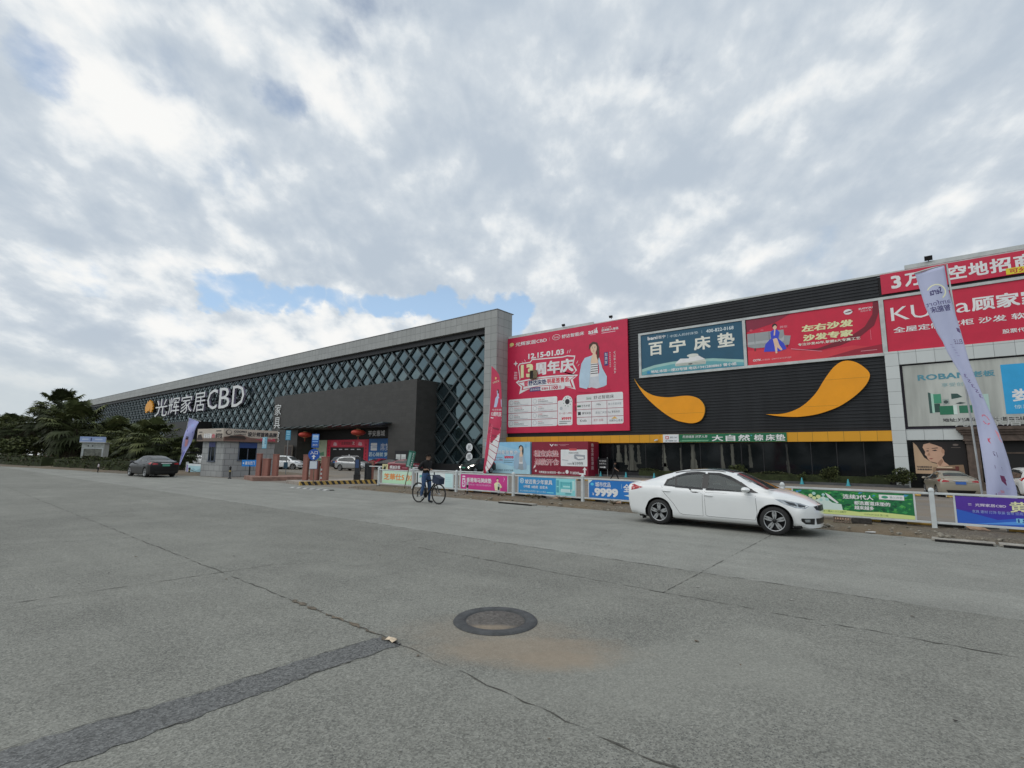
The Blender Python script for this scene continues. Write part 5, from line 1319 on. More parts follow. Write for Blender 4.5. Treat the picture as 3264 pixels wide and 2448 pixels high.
b_ = MB().box(.022, .06, 1.08, 2.42, 2.02, 2.40).build('window_sign', ink('1f3a6c'), gh)
b_ = MB().box(-1.72, -.98, -.06, -.022, 2.06, 2.40).build('window_sign', ink('2a2f5c'), gh)
MB().box(-2.75, .12, -.12, 4.2, 2.622, 2.70).build('roof_slab', M('concrete', (.3, .3, .29), .8), gh)
m = MB()
for y in (.2, 1.8, 3.6): m.box(-1.2, -1.14, y, y + .06, 2.7, 3.3)
m.build('strut', DARK, gh)
def world_of(o, p):
    return (Matrix.Translation(o.location) @ o.rotation_euler.to_matrix().to_4x4()) @ Vector(p)
BGE = 'a89e92'
p0 = world_of(gh, (.22, -.25, 2.46))
HS = Sign('hut_roof_board', 'beige furniture advertising board on the right-hand roof edge of the guard hut', 'sign', tuple(p0), 4.2, .88, .10, BGE, gr + PI / 2)
HS.poly([(0, 0), (4.2, 0), (4.2, .35), (3.6, .2), (2.0, .3), (1.2, .5), (0, .3)], '6a5148', 0); HS.rect(.1, .1, 1.6, .3, '4a362e', 1); HS.poly([(.3, .25), (.5, .42), (1.5, .40), (1.7, .2)], '2f2622', 2); HS.ell(.35, .62, .22, .18, '3a3432', 2, 14); HS.ell(.37, .64, .16, .13, BGE, 3, 14); HS.text('COOMO', .72, .62, .15, INK, w=.95, bold=.04); HS.text('意式轻奢家居', .72, .46, .09, INK, w=.9); HS.text('设计师首推品牌', 1.75, .38, .34, INK, w=2.35, bold=.04); HS.text('一楼精品展', 2.4, .08, .22, 'b8485a', w=1.6, bold=.03)
HS.done()
p0 = world_of(gh, (-2.95, -.26, 2.46))
HS = Sign('hut_roof_board', 'beige advertising board with red and white characters on the left roof edge of the guard hut', 'sign', tuple(p0), 3.14, .88, .10, BGE, gr)
HS.rect(0, 0, 3.14, .25, '6a5a50', 0); HS.poly([(.05, .1), (.1, .45), (.5, .5), (.75, .1)], '332a28', 1); HS.text('家装轻奢', .85, .2, .36, WHT, w=.95, bold=.03); HS.text('台', 1.85, .22, .3, 'b8485a', w=.35, bold=.03); HS.text('美学馆', 2.25, .2, .36, '3a3230', w=.8, bold=.03); HS.rect(.2, .62, .6, .68, INK, 1); HS.rect(2.3, .68, 2.9, .74, INK, 1); HS.done()
# little blue vertical sign on a pole at the hut
def pole_sign(name, label, x, y, z0, rz, boards, ptop, pr=.03, pm=GREYM, group=None, lean=0.0):
    t = thing(name, label, 'sign', (x, y, z0), rz, group)
    MB().tube([(0, .045, 0), (lean, .045, ptop)], pr, 8).build('pole', pm, t)
    for bx in boards:
        S = Sign('', '', '', (x, y, z0), bx[0], bx[1], .03, bx[3], parent=t, panel='sign_plate')
        S.panel.location = (0, 0, 0)
        S.off = Vector((0, 0, 0))
        u0, v0 = bx[2]
        for v in S.panel.data.vertices: v.co.x += u0; v.co.z += v0
        S.off = Vector((u0, 0, v0))
        if bx[4]: bx[4](S)
        S.done()
    return t
def d_v(S):
    S.rect(.03, .03, S.w - .03, S.h - .03, '8fbccb', 0); S.vtext('光辉家居', S.w * .3, S.h - .06, .13, WHT, 1.25); S.vtext('停车场', S.w * .7, S.h - .06, .12, '2a6a8a', 1.3)
pole_sign('hanging_sign', 'small pale blue vertical sign on a pole at the right side of the guard hut', -23.25, 1.0, .0, R(30), [(.34, .8, (-.36, 2.0), '6fa8bf', d_v)], 2.85, .022)
def d_g(S):
    S.text('星云艺门', .22, .12, .22, 'cfe2ee', w=.62, bold=.03); S.poly([(.05, .22), (.14, .3), (.14, .14)], WHT, 1)
pole_sign('gate_sign', 'bright blue notice board on a black post before the guard hut', -22.95, -.2, 0, R(45), [(1.0, .44, (-.52, .76), '2479c4', d_g)], .9, .05, DARK)
def d_s2(S):
    for v, h in ((.6, .14), (.4, .14), (.2, .1), (.06, .08)): S.rect(.05, v, S.w - .05, v + h, '7fb0c4', 0)
pole_sign('post_sign', 'blue post sign with pale stripes on a tall grey post, left of the entrance lane', -28.0, 5.0, gz(5), R(38), [(.40, .80, (-.2, 2.95), '3a87a8', d_s2), (.34, .5, (-.2, .62), '2f4a5a', None)], 3.7, .035)
def d_tall(S):
    S.rect(.03, .42, S.w - .03, .7, '7fa8d8', 0); S.text('光辉家居', .05, .55, .1, WHT, w=S.w - .1); S.rect(.04, .3, S.w - .04, .36, '6f98d0', 1); S.rect(.04, .05, S.w - .04, .24, '2a569c', 1); S.text('停车场', .06, .1, .09, WHT, w=S.w - .12)
def d_qr(S):
    S.rect(.02, .02, S.w - .02, S.h - .02, 'b9bfc6', 0)
es = pole_sign('entrance_sign', 'blue entrance sign with a round arrow plate on a pole before the striped island', -12.58, -1.5, 0, R(40), [(.38, .74, (-.2, 2.0), '1f4f98', d_tall), (.42, .44, (-.24, .86), '35507c', d_qr)], 2.76, .028, M('rusty_pole', (.2, .14, .1), .8, var=.4))
m = MB(); m.lathe([(.305, -.03), (.305, .0)], (-.02, -.01, 1.63), 'Y', 28); m.build('round_plate', ink('1a4a9a'), es)
S = Sign('', '', '', tuple(es.location), .6, .6, parent=es, backing=False); S.off = Vector((-.32, -.045, 1.33))
S.text('入口', .10, .31, .19, WHT, w=.4, bold=.02); S.poly([(.26, .06), (.34, .06), (.34, .18), (.42, .18), (.30, .29), (.18, .18), (.26, .18)], WHT, 2); S.done()
def d_green(S):
    S.rect(.04, .05, .155, .70, '6f9a90', 0); S.vtext('装修建材家具', .255, .70, .075, 'd8e6e2', 1.4); S.text('24H', .05, .03, .05, WHT, w=.2)
pole_sign('leaning_sign', 'green street sign leaning on a wooden stake left of the cyclist', -6.12, -.62, .09, R(33), [], .02)
ls = bpy.data.objects['leaning_sign']
ls.rotation_euler = (0, R(11), R(33))
S = Sign('', '', '', tuple(ls.location), .34, .78, .02, '1f5a4a', parent=ls, panel='sign_plate'); 
for v in S.panel.data.vertices: v.co.x += -.17; v.co.z += 1.02
S.off = Vector((-.17, 0, 1.02)); d_green(S); S.done()
MB().tube([(0, .04, 0), (0, .04, 1.1)], .022, 6).build('stake', M('old_stake', (.2, .17, .11), .9, var=.4), ls)

BRICK = M('terracotta_paint', (.30, .135, .105), .75, var=.25, vs=2.5, streak=True)
BRICK2 = M('terracotta_kerb', (.27, .16, .125), .8, var=.3, vs=3)
def pillar(x, y, w, h, z, rz, label):
    t = thing('gate_pillar', label, 'pillar', (x, y, z), rz, 'terracotta gate pillars')
    MB().box(-w / 2, w / 2, -w / 2, w / 2, 0, h - .05).build('shaft', BRICK, t, bevel=.015)
    MB().box(-w / 2 - .012, w / 2 + .012, -w / 2 - .012, w / 2 + .012, h - .05, h).build('cap', BRICK, t, bevel=.01)
isl = MB(); isl.extrude_z([(-18.45, -2.0), (-17.35, 1.2), (-20.4, 1.9), (-21.4, -1.2)], -.1, .23)
tag(isl.build('kerbed_island', [BRICK2]), 'low terracotta kerbed island beside the guard hut', 'traffic island')
pillar(-20.29, -.81, .27, 1.43, .22, R(35), 'leftmost terracotta pillar of the three by the guard hut')
pillar(-20.02, -.45, .38, 1.11, .22, R(35), 'short wide terracotta pillar, middle of the three by the guard hut')
pillar(-19.70, -.02, .30, 1.40, .22, R(35), 'rightmost tall terracotta pillar of the three by the guard hut')
t = thing('striped_island', 'entrance island with a yellow and black striped kerb', 'traffic island', (-13.6, .3, 0))
m = MB(); m.extrude_z([(-13.02, -2.0), (-12.36, 2.5), (-14.7, 2.9), (-15.4, -1.5)], -.25, .17); m.build('paving', M('island_paving', (.33, .29, .25), .85, var=.25), t, world=True)
m = MB()
YK = [M('kerb_yellow', (.55, .36, .10), .7, var=.25, vs=5), M('kerb_black', (.03, .03, .03), .7, var=.3)]
A, Bp = Vector((-12.95, -2.05, 0)), Vector((-12.27, 2.52, 0))
dv = (Bp - A).normalized(); ang = math.atan2(dv.y, dv.x)
n_ = 14; L_ = (Bp - A).length / n_
for i in range(n_):
    c = A + dv * (L_ * (i + .5)); m.obox((c.x, c.y, .05), (L_, .16, .30), Matrix.Rotation(ang, 3, 'Z'), 0)
    q0, q1 = c - dv * L_ * .42, c + dv * L_ * .08
    nx = Vector((dv.y, -dv.x, 0)) * .083
    if i % 1 == 0: m.add([q0 + nx + Vector((0, 0, .195)), q1 + nx + Vector((0, 0, .195)), q1 + nx + dv * .16 + Vector((0, 0, -.05)), q0 + nx + dv * .16 + Vector((0, 0, -.05))], [(3, 2, 1, 0)], 1)
m.build('striped_kerb', YK, t, world=True)
pillar(-14.51, -.86, .26, 1.46, .16, R(35), 'tall terracotta pillar left of the round entrance sign')
pillar(-14.2, -.46, .40, 1.12, .16, R(35), 'terracotta pillar hidden behind the round entrance sign')
pillar(-13.86, -.05, .36, 1.36, .16, R(35), 'wide terracotta pillar right of the round entrance sign')
pillar(-12.62, 2.22, .26, 1.12, .16, R(35), 'single terracotta pillar beside the ticket machine')
t = thing('striped_pole', 'thin red and white striped pole on the entrance island', 'pole', (-13.55, -.45, .16))
m = MB()
for k in range(7): m.tube([(0, 0, k * .115), (0, 0, k * .115 + .115)], .035, 8, k % 2)
m.build('shaft', [M('red_band', (.35, .06, .05), .6), PW], t)
t = thing('ticket_machine', 'black ticket machine with a blue screen on the entrance island', 'ticket machine', (-12.95, 1.5, .16), R(40))
MB().box(-.17, .17, -.14, .14, 0, .34).build('base', DARK, t, bevel=.01); MB().box(-.14, .14, -.12, .12, .34, 1.36).build('cabinet', M('machine_black', (.022, .024, .028), .4), t, bevel=.02); MB().box(-.10, .10, -.135, -.122, .72, 1.2).build('screen', M('machine_screen', (.05, .09, .20), .2), t)
t = thing('barrier_gate', 'black barrier box with a white boom carrying a maroon sofa board', 'barrier', (-12.50, 1.92, .16), 0)
MB().box(-.15, .15, -.14, .14, 0, 1.0).build('cabinet', M('machine_black', (.022, .024, .028)), t, bevel=.02)
MB().box(.12, 4.4, -.05, -.02, .80, .86).build('boom', PW, t)
S = Sign('', '', '', (-11.05, 1.92 - .09, .16), 2.3, .34, .02, '6a1a2a', parent=t, panel='boom_board')
for v in S.panel.data.vertices: v.co.z += .64
S.off = Vector((1.45, -.09, .64)); S.rect(0, 0, .52, .34, 'b9b48a', 0); S.poly([(.1, .05), (.4, .3), (.3, .04), (.2, .28)], '3a4a34', 1); S.text('缤迪沙发', .68, .09, .19, WHT, w=.92, bold=.03); S.rect(1.75, .15, 2.2, .18, 'b87a86', 1); S.done()
# speed humps
def hump(x0, y0, x1, y1, label):
    t = thing('speed_hump', label, 'speed hump', (x0, y0, gz(y0)), group='speed humps at the gate')
    d = math.hypot(x1 - x0, y1 - y0); a = math.atan2(y1 - y0, x1 - x0); rot = Matrix.Rotation(a, 3, 'Z'); m = MB(); n = 12
    for i in range(n):
        for j, (ya, yb, za, zb_) in enumerate(((-.17, -.06, .003, .04), (-.06, .06, .04, .04), (.06, .17, .04, .003))):
            q = [rot @ Vector((i * d / n, ya, za)), rot @ Vector(((i + 1) * d / n, ya, za)), rot @ Vector(((i + 1) * d / n, yb, zb_)), rot @ Vector((i * d / n, yb, zb_))]
            m.add(q, [(0, 1, 2, 3)], i % 2)
    m.build('ramp', [M('hump_white', (.42, .42, .40), .7, var=.3), M('hump_dark', (.16, .16, .155), .8, var=.3)], t)
hump(-11.53, -3.16, -8.4, -2.95, 'worn white striped speed hump across the near gate lane')
hump(-12.2, 5.0, -9.0, 6.4, 'worn white striped speed hump further inside the gate lane')
# bollards and chain by the hut, white planter fence
def bollard(x, y, h, label):
    t = thing('bollard', label, 'bollard', (x, y, gz(y)), group='dark bollards by the guard hut')
    MB().lathe([(.11, 0), (.11, .05), (.06, .07), (.06, h * .8), (.075, h * .82), (.075, h * .92), (.05, h), (.001, h + .01)], n=12).build('post', DARK, t)
    MB().lathe([(.063, h * .55), (.063, h * .68)], n=12).build('band', M('bollard_band', (.4, .32, .12), .6), t)
bollard(-30.2, -1.35, .52, 'leftmost dark bollard, in front of the white planter fence'); bollard(-26.9, -1.3, .62, 'dark bollard with the chain, at the left corner of the guard hut'); bollard(-22.2, -1.75, .80, 'tall dark bollard in front of the hut\'s right face')
m = MB(); m.tube([(-30.2 + 3.3 * i / 10, -1.35 + .005 * i, .42 + .06 * i / 10 - .22 * math.sin(PI * i / 10)) for i in range(11)], .018, 6)
tag(m.build('chain', [DARK]), 'sagging dark chain between two bollards left of the guard hut', 'chain')
PF = Sign('picture_fence', 'low white fence with a pale blue picture board, left of the guard hut', 'fence', (-33.0, -.6, .0), 3.3, .78, .06, 'c6ced2')
PF.rect(.45, .12, 3.1, .62, '9fc0c8', 0); PF.poly([(.45, .12), (1.4, .45), (2.0, .3), (3.1, .5), (3.1, .12)], '86aab4', 1); PF.rect(.08, .1, .34, .68, '8f86b8', 1); pf = PF.done()
m = MB()
for u in (0, 3.2): m.box(u, u + .1, -.06, .1, -.05, .9)
m.build('post', PW, pf)

# ================================================================== inside the entrance block
EY = LY + .2
def inner(name, label, cat, x0, x1, z0, z1, face, **k): return Sign(name, label, cat, (x0, EY, z0), x1 - x0, z1 - z0, .06, face, o=(x0, z0), **k)
E1 = inner('entrance_arch', 'red festive door frame in the dark entrance block', 'door frame', -61.6, -50.6, .1, 3.85, 'b8243f')
E1.rect(-60.6, .1, -51.7, 2.68, '0a0808', 1); E1.rect(-60.5, 2.8, -58.5, 3.75, 'c83a50', 1); E1.rect(-58.3, 2.8, -53.9, 3.75, 'c02a42', 1); E1.rect(-53.7, 2.8, -51.6, 3.75, 'c83a50', 1); E1.text('全屋软装节', -57.7, 3.05, .5, '7a1a2c', w=3.2, bold=.04); E1.text('优', -54.8, 3.05, .5, WHT, w=.7)
for u in (-59.9, -53.2): E1.poly([(u, 3.0), (u + .2, 3.5), (u + .9, 3.4), (u + 1.1, 3.0), (u + .7, 2.9)], 'd8a0a8', 2)
for z in (.5, 1.0, 1.5, 2.0, 2.5, 3.0): E1.poly([(-61.3, z), (-61.1, z + .2), (-60.9, z), (-61.1, z - .2)], '8a1428', 1); E1.poly([(-51.4, z), (-51.2, z + .2), (-51.0, z), (-51.2, z - .2)], '8a1428', 1)
for i in range(5): E1.rect(-59.8 + i * 1.6, 2.3, -58.9 + i * 1.6, 2.42, 'c8ccd0', 2)
E1.rect(-55.5, .9, -55.2, 1.6, 'c0c4c8', 2); E1.done()
E2 = inner('brand_board', 'blue panel with a white emblem at the right of the entrance opening', 'sign', -50.5, -42.5, .1, 3.92, '1f5a94')
E2.rrect(-50.0, 2.2, -48.5, 2.55, .1, WHT, 1); E2.rrect(-50.0, 2.95, -48.5, 3.3, .1, WHT, 1); E2.rrect(-50.0, 2.58, -48.5, 2.92, .1, WHT, 1); E2.rect(-49.6, 2.68, -48.3, 2.75, '1f5a94', 2); E2.text('席梦思', -47.7, 2.2, 1.05, WHT, w=3.2); E2.text('匠心铸就 梦想', -50.3, 1.35, .6, 'c0dcf0', w=5.2, bold=.02); E2.text('舒适睡眠', -50.3, .5, .5, 'a8ccе8'.replace('е', 'e'), w=3.2); E2.done()
E3 = Sign('entrance_letters', 'white characters above the blue panel in the entrance opening', 'sign', (-51.0, EY, 4.1), 7, 1.1, .05, '060606', o=(-51.0, 4.1)); E3.text('平安惠城', -50.8, 4.28, .85, 'd0d6da', w=4.0, bold=.02); E3.done()
E4 = inner('entrance_poster', 'pale poster with green furniture at the left of the red door frame', 'poster', -66.0, -61.75, .1, 3.85, 'aab49a')
E4.poly([(-64.0, .6), (-63.8, 1.7), (-62.5, 2.0), (-62.2, .7)], '5f8a6c', 1); E4.rect(-63.7, .9, -62.4, 1.3, 'c8d4c8', 2); E4.text('住美', -65.7, 1.6, .5, '4a4a40', w=1.0); E4.done()
def lantern(x, y, z, label):
    t = thing('lantern', label, 'lantern', (x, y, z), group='red lanterns under the canopy')
    MB().lathe([(.25, -.42), (.62, -.36), (.92, -.2), (1.02, 0), (.92, .2), (.62, .36), (.25, .42)], n=20).build('shade', M('lantern_red', lin('b8402f'), .6, var=.12), t)
    m = MB().lathe([(.3, -.5), (.3, -.42)], n=14); m.lathe([(.3, .42), (.3, .5)], n=14); m.build('collar', M('lantern_gold', (.5, .33, .12), .5), t)
    MB().lathe([(.02, -1.05), (.08, -.9), (.06, -.5)], n=8).build('tassel', M('tassel_red', (.35, .06, .04), .8), t); MB().tube([(0, 0, .5), (0, 0, 1.0)], .02, 5).build('cord', DARK, t)
lantern(-62.93, BY - .32, 4.60, 'round red lantern hanging at the left end of the canopy'); lantern(-48.68, BY - .32, 4.68, 'round red lantern hanging near the right end of the canopy')
NB = Sign('notice_board', 'black framed notice board with white sheets against the entrance block', 'notice board', (-40.1, BY - .55, -.3), 3.0, 2.45, .08, '14161a', o=(0, 0))
NB.rect(.25, .5, 1.15, 2.0, 'b8bcba', 0); NB.rect(1.3, .5, 2.2, 2.0, 'c2c6c4', 0)
for i in range(6):
    for u in (.32, 1.37): NB.rect(u, .7 + i * .18, u + .75, .74 + i * .18, '7a7e80', 1)
NB.done()
NB = Sign('standing_frame', 'tall bronze-edged frame standing left of the entrance opening', 'frame', (-68.9, BY - .5, -.3), 2.7, 3.3, .1, '4a4238', o=(0, 0)); NB.rect(.25, .2, 2.45, 3.05, '2a201c', 0); NB.rect(.6, .3, 1.8, 2.6, '3a2622', 1); NB.done()
ND = Sign('round_letter_sign', 'two round white character plates on the lattice near the pier', 'sign', (-30.6, LY + .45, .9), .6, 2.3, .05, '16181c', o=(0, 0))
ND.ell(.3, 1.75, .55, .5, 'c8ccce', 0); ND.ell(.3, .6, .55, .5, 'c8ccce', 0); ND.text('光', .0, 1.45, .6, INK, w=.6); ND.text('辉', .0, .3, .6, INK, w=.6); ND.done()
# ================================================================== cars
# local x runs from the tail (0) to the nose (L), y to the left, z up; one body shell, details draped on it
def interp(tab, x):
    if x <= tab[0][0]: return tab[0][1]
    for (a, b), (c, d) in zip(tab[:-1], tab[1:]):
        if x <= c:
            return b + (d - b) * (x - a) / (c - a)
    return tab[-1][1]
def interp_s(tab, x):
    """smooth (monotone-ish) version: average of neighbouring linear samples"""
    return sum(interp(tab, x + d) for d in (-.09, -.045, 0, .045, .09)) / 5
SEDAN = dict(L=4.46, W=.89, ax=(.96, 3.64), R=.318, rocker=.21,
    top=[(0, .98), (.10, 1.06), (.45, 1.10), (.62, 1.13), (1.05, 1.29), (1.5, 1.395), (2.0, 1.435), (2.45, 1.42), (2.75, 1.35), (3.15, 1.17), (3.50, 1.00), (3.9, .93), (4.2, .835), (4.37, .74), (4.46, .66)],
    belt=[(0, .93), (.3, .985), (.9, .985), (1.6, .955), (2.4, .925), (3.3, .90), (3.7, .86), (4.05, .78), (4.32, .68), (4.46, .62)],
    roofw=[(0, .70), (.35, .70), (.75, .64), (1.2, .56), (2.0, .555), (2.7, .58), (3.2, .64), (3.55, .68), (4.1, .64), (4.46, .55)],
    cab=[(.30, 0), (.75, 1), (3.1, 1), (3.55, 0)],
    side_glass=[[(1.13, 1.005), (1.17, 1.10), (1.36, 1.19), (1.40, .985)], [(1.42, .985), (1.38, 1.20), (1.62, 1.275), (1.90, 1.30), (2.05, 1.30), (2.05, .955)], [(2.19, .95), (2.17, 1.30), (2.42, 1.285), (2.66, 1.215), (2.95, 1.07), (3.22, .925)]],
    glass_trim=[(1.08, .985), (1.10, 1.10), (1.35, 1.225), (1.62, 1.315), (1.95, 1.345), (2.25, 1.345), (2.5, 1.31), (2.75, 1.225), (3.05, 1.06), (3.34, .905), (2.9, .905), (2.1, .94), (1.4, .97)],
    quarter=[(3.05, 1.05), (3.33, .905), (3.02, .915)],
    doors=[[(2.12, .945), (2.14, .33), (2.20, .30), (3.25, .30), (3.30, .45), (3.27, .90), (2.9, .91)], [(1.03, .97), (1.06, .86), (1.35, .55), (1.50, .33), (1.58, .30), (2.08, .30), (2.08, .945), (1.4, .975)]],
    handles=[(1.18, .855), (2.22, .80)],
    screen=(2.80, 3.48), rear=(.70, 1.20))
SUV = dict(L=4.65, W=.92, ax=(.98, 3.72), R=.36, rocker=.30,
    top=[(0, 1.05), (.08, 1.25), (.30, 1.52), (.55, 1.62), (1.2, 1.68), (2.0, 1.69), (2.5, 1.66), (2.85, 1.56), (3.2, 1.34), (3.55, 1.14), (3.95, 1.07), (4.35, .98), (4.55, .88), (4.65, .8)],
    belt=[(0, 1.06), (.5, 1.10), (1.5, 1.06), (2.6, 1.03), (3.4, 1.02), (3.8, .98), (4.3, .88), (4.65, .78)],
    roofw=[(0, .72), (.3, .66), (.8, .62), (2.0, .61), (2.7, .63), (3.2, .68), (3.6, .72), (4.2, .68), (4.65, .58)],
    cab=[(0, .7), (.35, 1), (3.2, 1), (3.6, 0)],
    side_glass=[[(.62, 1.17), (.72, 1.42), (1.30, 1.50), (1.32, 1.13)], [(1.36, 1.13), (1.34, 1.50), (2.05, 1.53), (2.07, 1.09)], [(2.18, 1.09), (2.17, 1.53), (2.5, 1.50), (2.8, 1.38), (3.2, 1.08)]],
    glass_trim=[(.50, 1.14), (.62, 1.44), (1.3, 1.54), (2.2, 1.57), (2.55, 1.54), (2.9, 1.40), (3.34, 1.05), (2.2, 1.06), (1.3, 1.10)],
    quarter=None,
    doors=[[(2.13, 1.07), (2.14, .42), (3.2, .42), (3.28, .6), (3.27, 1.04)], [(1.05, 1.1), (1.10, .95), (1.45, .62), (1.55, .42), (2.09, .42), (2.09, 1.07)]],
    handles=[(1.25, .98), (2.28, .96)],
    screen=(2.92, 3.52), rear=(.10, .42))

def car_shell(P, nx=74):
    L, W, R0 = P['L'], P['W'], P['R']
    xs = [L * i / nx for i in range(nx + 1)]
    for a in P['ax']:
        for k in range(13): xs.append(a + (R0 + .055) * math.cos(PI * k / 12))
    xs = sorted(set(round(x, 4) for x in xs))
    q = [xs[0]]
    for x in xs[1:]:
        if x - q[-1] > .018: q.append(x)
    q[-1] = L; xs = q
    rows = []
    for x in xs:
        zt, zb, rw, c = interp_s(P['top'], x), interp_s(P['belt'], x), interp_s(P['roofw'], x), interp(P['cab'], x)
        w = W * (1 - .055 * smooth((.55 - x) / .55) ** 1.3 - .085 * smooth((x - L + .95) / .95) ** 1.4)
        zr = P['rocker'] + .05 * smooth((.5 - x) / .5) + .02 * smooth((x - L + .5) / .5)
        zt = max(zt, zb + .03)
        zm = zr + (zb - zr) * .5
        pts = [(w - .20, zr - .04), (w - .055, zr), (w - .02, zr + .07), (w - .012, zr + .16), (w - .002, zm), (w, zm + (zb - zm) * .45), (w - .012, zb - .075), (w - .045, zb - .01)]
        yb = w - .075
        g = zt - zb
        if c > 0:
            yr = rw + (yb - rw) * (1 - c)
            sh = g * (.10 + .10 * (1 - c))
            pts += [(yb - (yb - yr) * .06, zb + g * .06), (yb - (yb - yr) * .38, zb + g * .36), (yb - (yb - yr) * .70, zb + g * .64), (yr + .0, zt - .085 * c - sh * .35), (yr - .06, zt - .035), (yr * .62, zt - .010), (yr * .30, zt - .002), (0, zt)]
        else:
            pts += [(yb - .01, zb + g * .22), (yb - .05, zb + g * .45), (yb - .12, zb + g * .62), (rw - .02, zb + g * .74), (rw - .12, zb + g * .86), (rw * .6, zb + g * .95), (rw * .3, zt - .002), (0, zt)]
        row = []
        for y, z in pts:
            yy = max(0.0, y) / W
            f = smooth((x - L + .9) / .9)
            r = smooth((.75 - x) / .75)
            lean_f = .10 * max(0, (z - .52) / .4) ** 1.5 + .05 * max(0, (.42 - z) / .3)
            lean_r = .10 * max(0, (z - .80) / .3) ** 2 * (1 if P is SEDAN else .3) + .16 * max(0, (.5 - z) / .3)
            row.append((x - f * (.40 * yy ** 2.6 + lean_f * .6) + r * (.15 * yy ** 3.2 + lean_r * .6), y, z))
        rows.append(row)
    bm = bmesh.new()
    def put(rows):
        vv = [[bm.verts.new(p) for p in r] for r in rows]
        for i in range(len(vv) - 1):
            for j in range(len(vv[0]) - 1):
                try: bm.faces.new((vv[i][j], vv[i + 1][j], vv[i + 1][j + 1], vv[i][j + 1]))
                except ValueError: pass
    put(rows)
    # nose and tail caps
    for end, rev in ((rows[-1], False), (rows[0], True)):
        bulge = .025 if not rev else -.04
        cap = []
        for k in range(9):
            f = 1 - k / 8
            kq, ex, sg_ = (.40, 2.6, 1) if not rev else (.15, 3.2, -1)
            cap.append([(x + sg_ * kq * ((max(0, y) / W) ** ex - (max(0, y) * f / W) ** ex) + bulge * (1 - f ** 2.2) * .5, y * f, z) for x, y, z in end])
        put(cap if not rev else list(reversed(cap)))
    bmesh.ops.mirror(bm, geom=bm.verts[:] + bm.edges[:] + bm.faces[:], axis='Y', merge_dist=.0005)
    bmesh.ops.remove_doubles(bm, verts=bm.verts[:], dist=.002)
    bmesh.ops.recalc_face_normals(bm, faces=bm.faces[:])
    return bm

def cut_arches(bm, P):
    ra = P['R'] + .048
    kill = []
    for f in bm.faces:
        c = f.calc_center_median()
        if abs(c.y) > P['W'] - .30:
            for a in P['ax']:
                if math.hypot(c.x - a, c.z - P['R']) < ra: kill.append(f)
    bmesh.ops.delete(bm, geom=list(set(kill)), context='FACES')
    for v in bm.verts:
        if not v.is_boundary or abs(v.co.y) < P['W'] - .32: continue
        for a in P['ax']:
            dx, dz = v.co.x - a, v.co.z - P['R']
            d = math.hypot(dx, dz)
            if d < ra + .11 and dz > -.14 and d > 1e-4:
                v.co.x, v.co.z = a + dx / d * ra, P['R'] + dz / d * ra

def draped(tree, poly, axis, off, step=.07, sign=1):
    """fill a 2-D outline and lay it on the shell. axis: 'side' (x,z) from +-y, 'front' (y,z) from +x, 'rear' (y,z) from -x, 'top' (x,y)"""
    pts, n = [], len(poly)
    for i in range(n):
        a, b = poly[i], poly[(i + 1) % n]
        k = max(1, int(math.hypot(b[0] - a[0], b[1] - a[1]) / step))
        pts += [(a[0] + (b[0] - a[0]) * j / k, a[1] + (b[1] - a[1]) * j / k) for j in range(k)]
    nb = len(pts)
    def inside(x, y):
        c = False
        for i in range(n):
            (x0, y0), (x1, y1) = poly[i], poly[(i + 1) % n]
            if (y0 > y) != (y1 > y) and x < (x1 - x0) * (y - y0) / (y1 - y0) + x0: c = not c
        return c
    x0, x1 = min(p[0] for p in poly), max(p[0] for p in poly)
    y0, y1 = min(p[1] for p in poly), max(p[1] for p in poly)
    x = x0 + step / 2
    while x < x1:
        y = y0 + step / 2
        while y < y1:
            if inside(x, y) and min(math.hypot(x - q[0], y - q[1]) for q in pts[:nb]) > step * .45: pts.append((x, y))
            y += step
        x += step
    r = delaunay_2d_cdt([Vector(p) for p in pts], [(i, (i + 1) % nb) for i in range(nb)], [], 1, 1e-5)
    vs = []
    for v in r[0]:
        if axis == 'side': o, d = Vector((v.x, 3 * sign, v.y)), Vector((0, -sign, 0))
        elif axis == 'front': o, d = Vector((8, v.x, v.y)), Vector((-1, 0, 0))
        elif axis == 'rear': o, d = Vector((-3, v.x, v.y)), Vector((1, 0, 0))
        else: o, d = Vector((v.x, v.y, 4)), Vector((0, 0, -1))
        h = tree.ray_cast(o, d)
        if h[0] is None: return [], []
        nn = h[1] if h[1].dot(d) < 0 else -h[1]
        vs.append(h[0] + nn * off)
    fs = []
    for f in r[2]:
        a, b, c = (vs[i] for i in f[:3])
        nrm = (b - a).cross(c - a)
        if axis == 'side': flip = nrm.y * sign < 0
        elif axis == 'front': flip = nrm.x < 0
        elif axis == 'rear': flip = nrm.x > 0
        else: flip = nrm.z < 0
        fs.append(tuple(reversed(f)) if flip else tuple(f))
    return vs, fs

CG = M('car_glass', (.045, .052, .054), .06, 0, .35, var=.5, vs=1.6)
CTR = M('car_black_trim', (.012, .012, .013), .35, var=0)
CSEAM = M('car_seam', (.04, .04, .04), .7, var=0)
TYRE = M('tyre', (.018, .018, .018), .75, var=.15, vs=12, bump=.15, bs=60)
ALLOY = M('alloy', (.56, .57, .58), .28, .85, var=.05)
ALLOYD = M('alloy_dark', (.015, .015, .016), .45, .3, var=0)
HLAMP = M('headlamp', (.42, .45, .47), .08, .55, .8, var=.3, vs=14)
HLDARK = M('headlamp_dark', (.05, .055, .06), .1, .2, var=0)
TLAMP = M('tail_lamp', (.42, .012, .02), .12, 0, .7, var=.2, vs=14)
CHROME = M('chrome', (.62, .63, .64), .15, 1.0, var=0)
UNDER = M('underbody', (.010, .010, .010), .9, var=0)
PLATE_B = M('plate_blue', (.03, .12, .42), .4, var=.05); PLATE_G = M('plate_green', (.06, .30, .20), .4, var=.05)
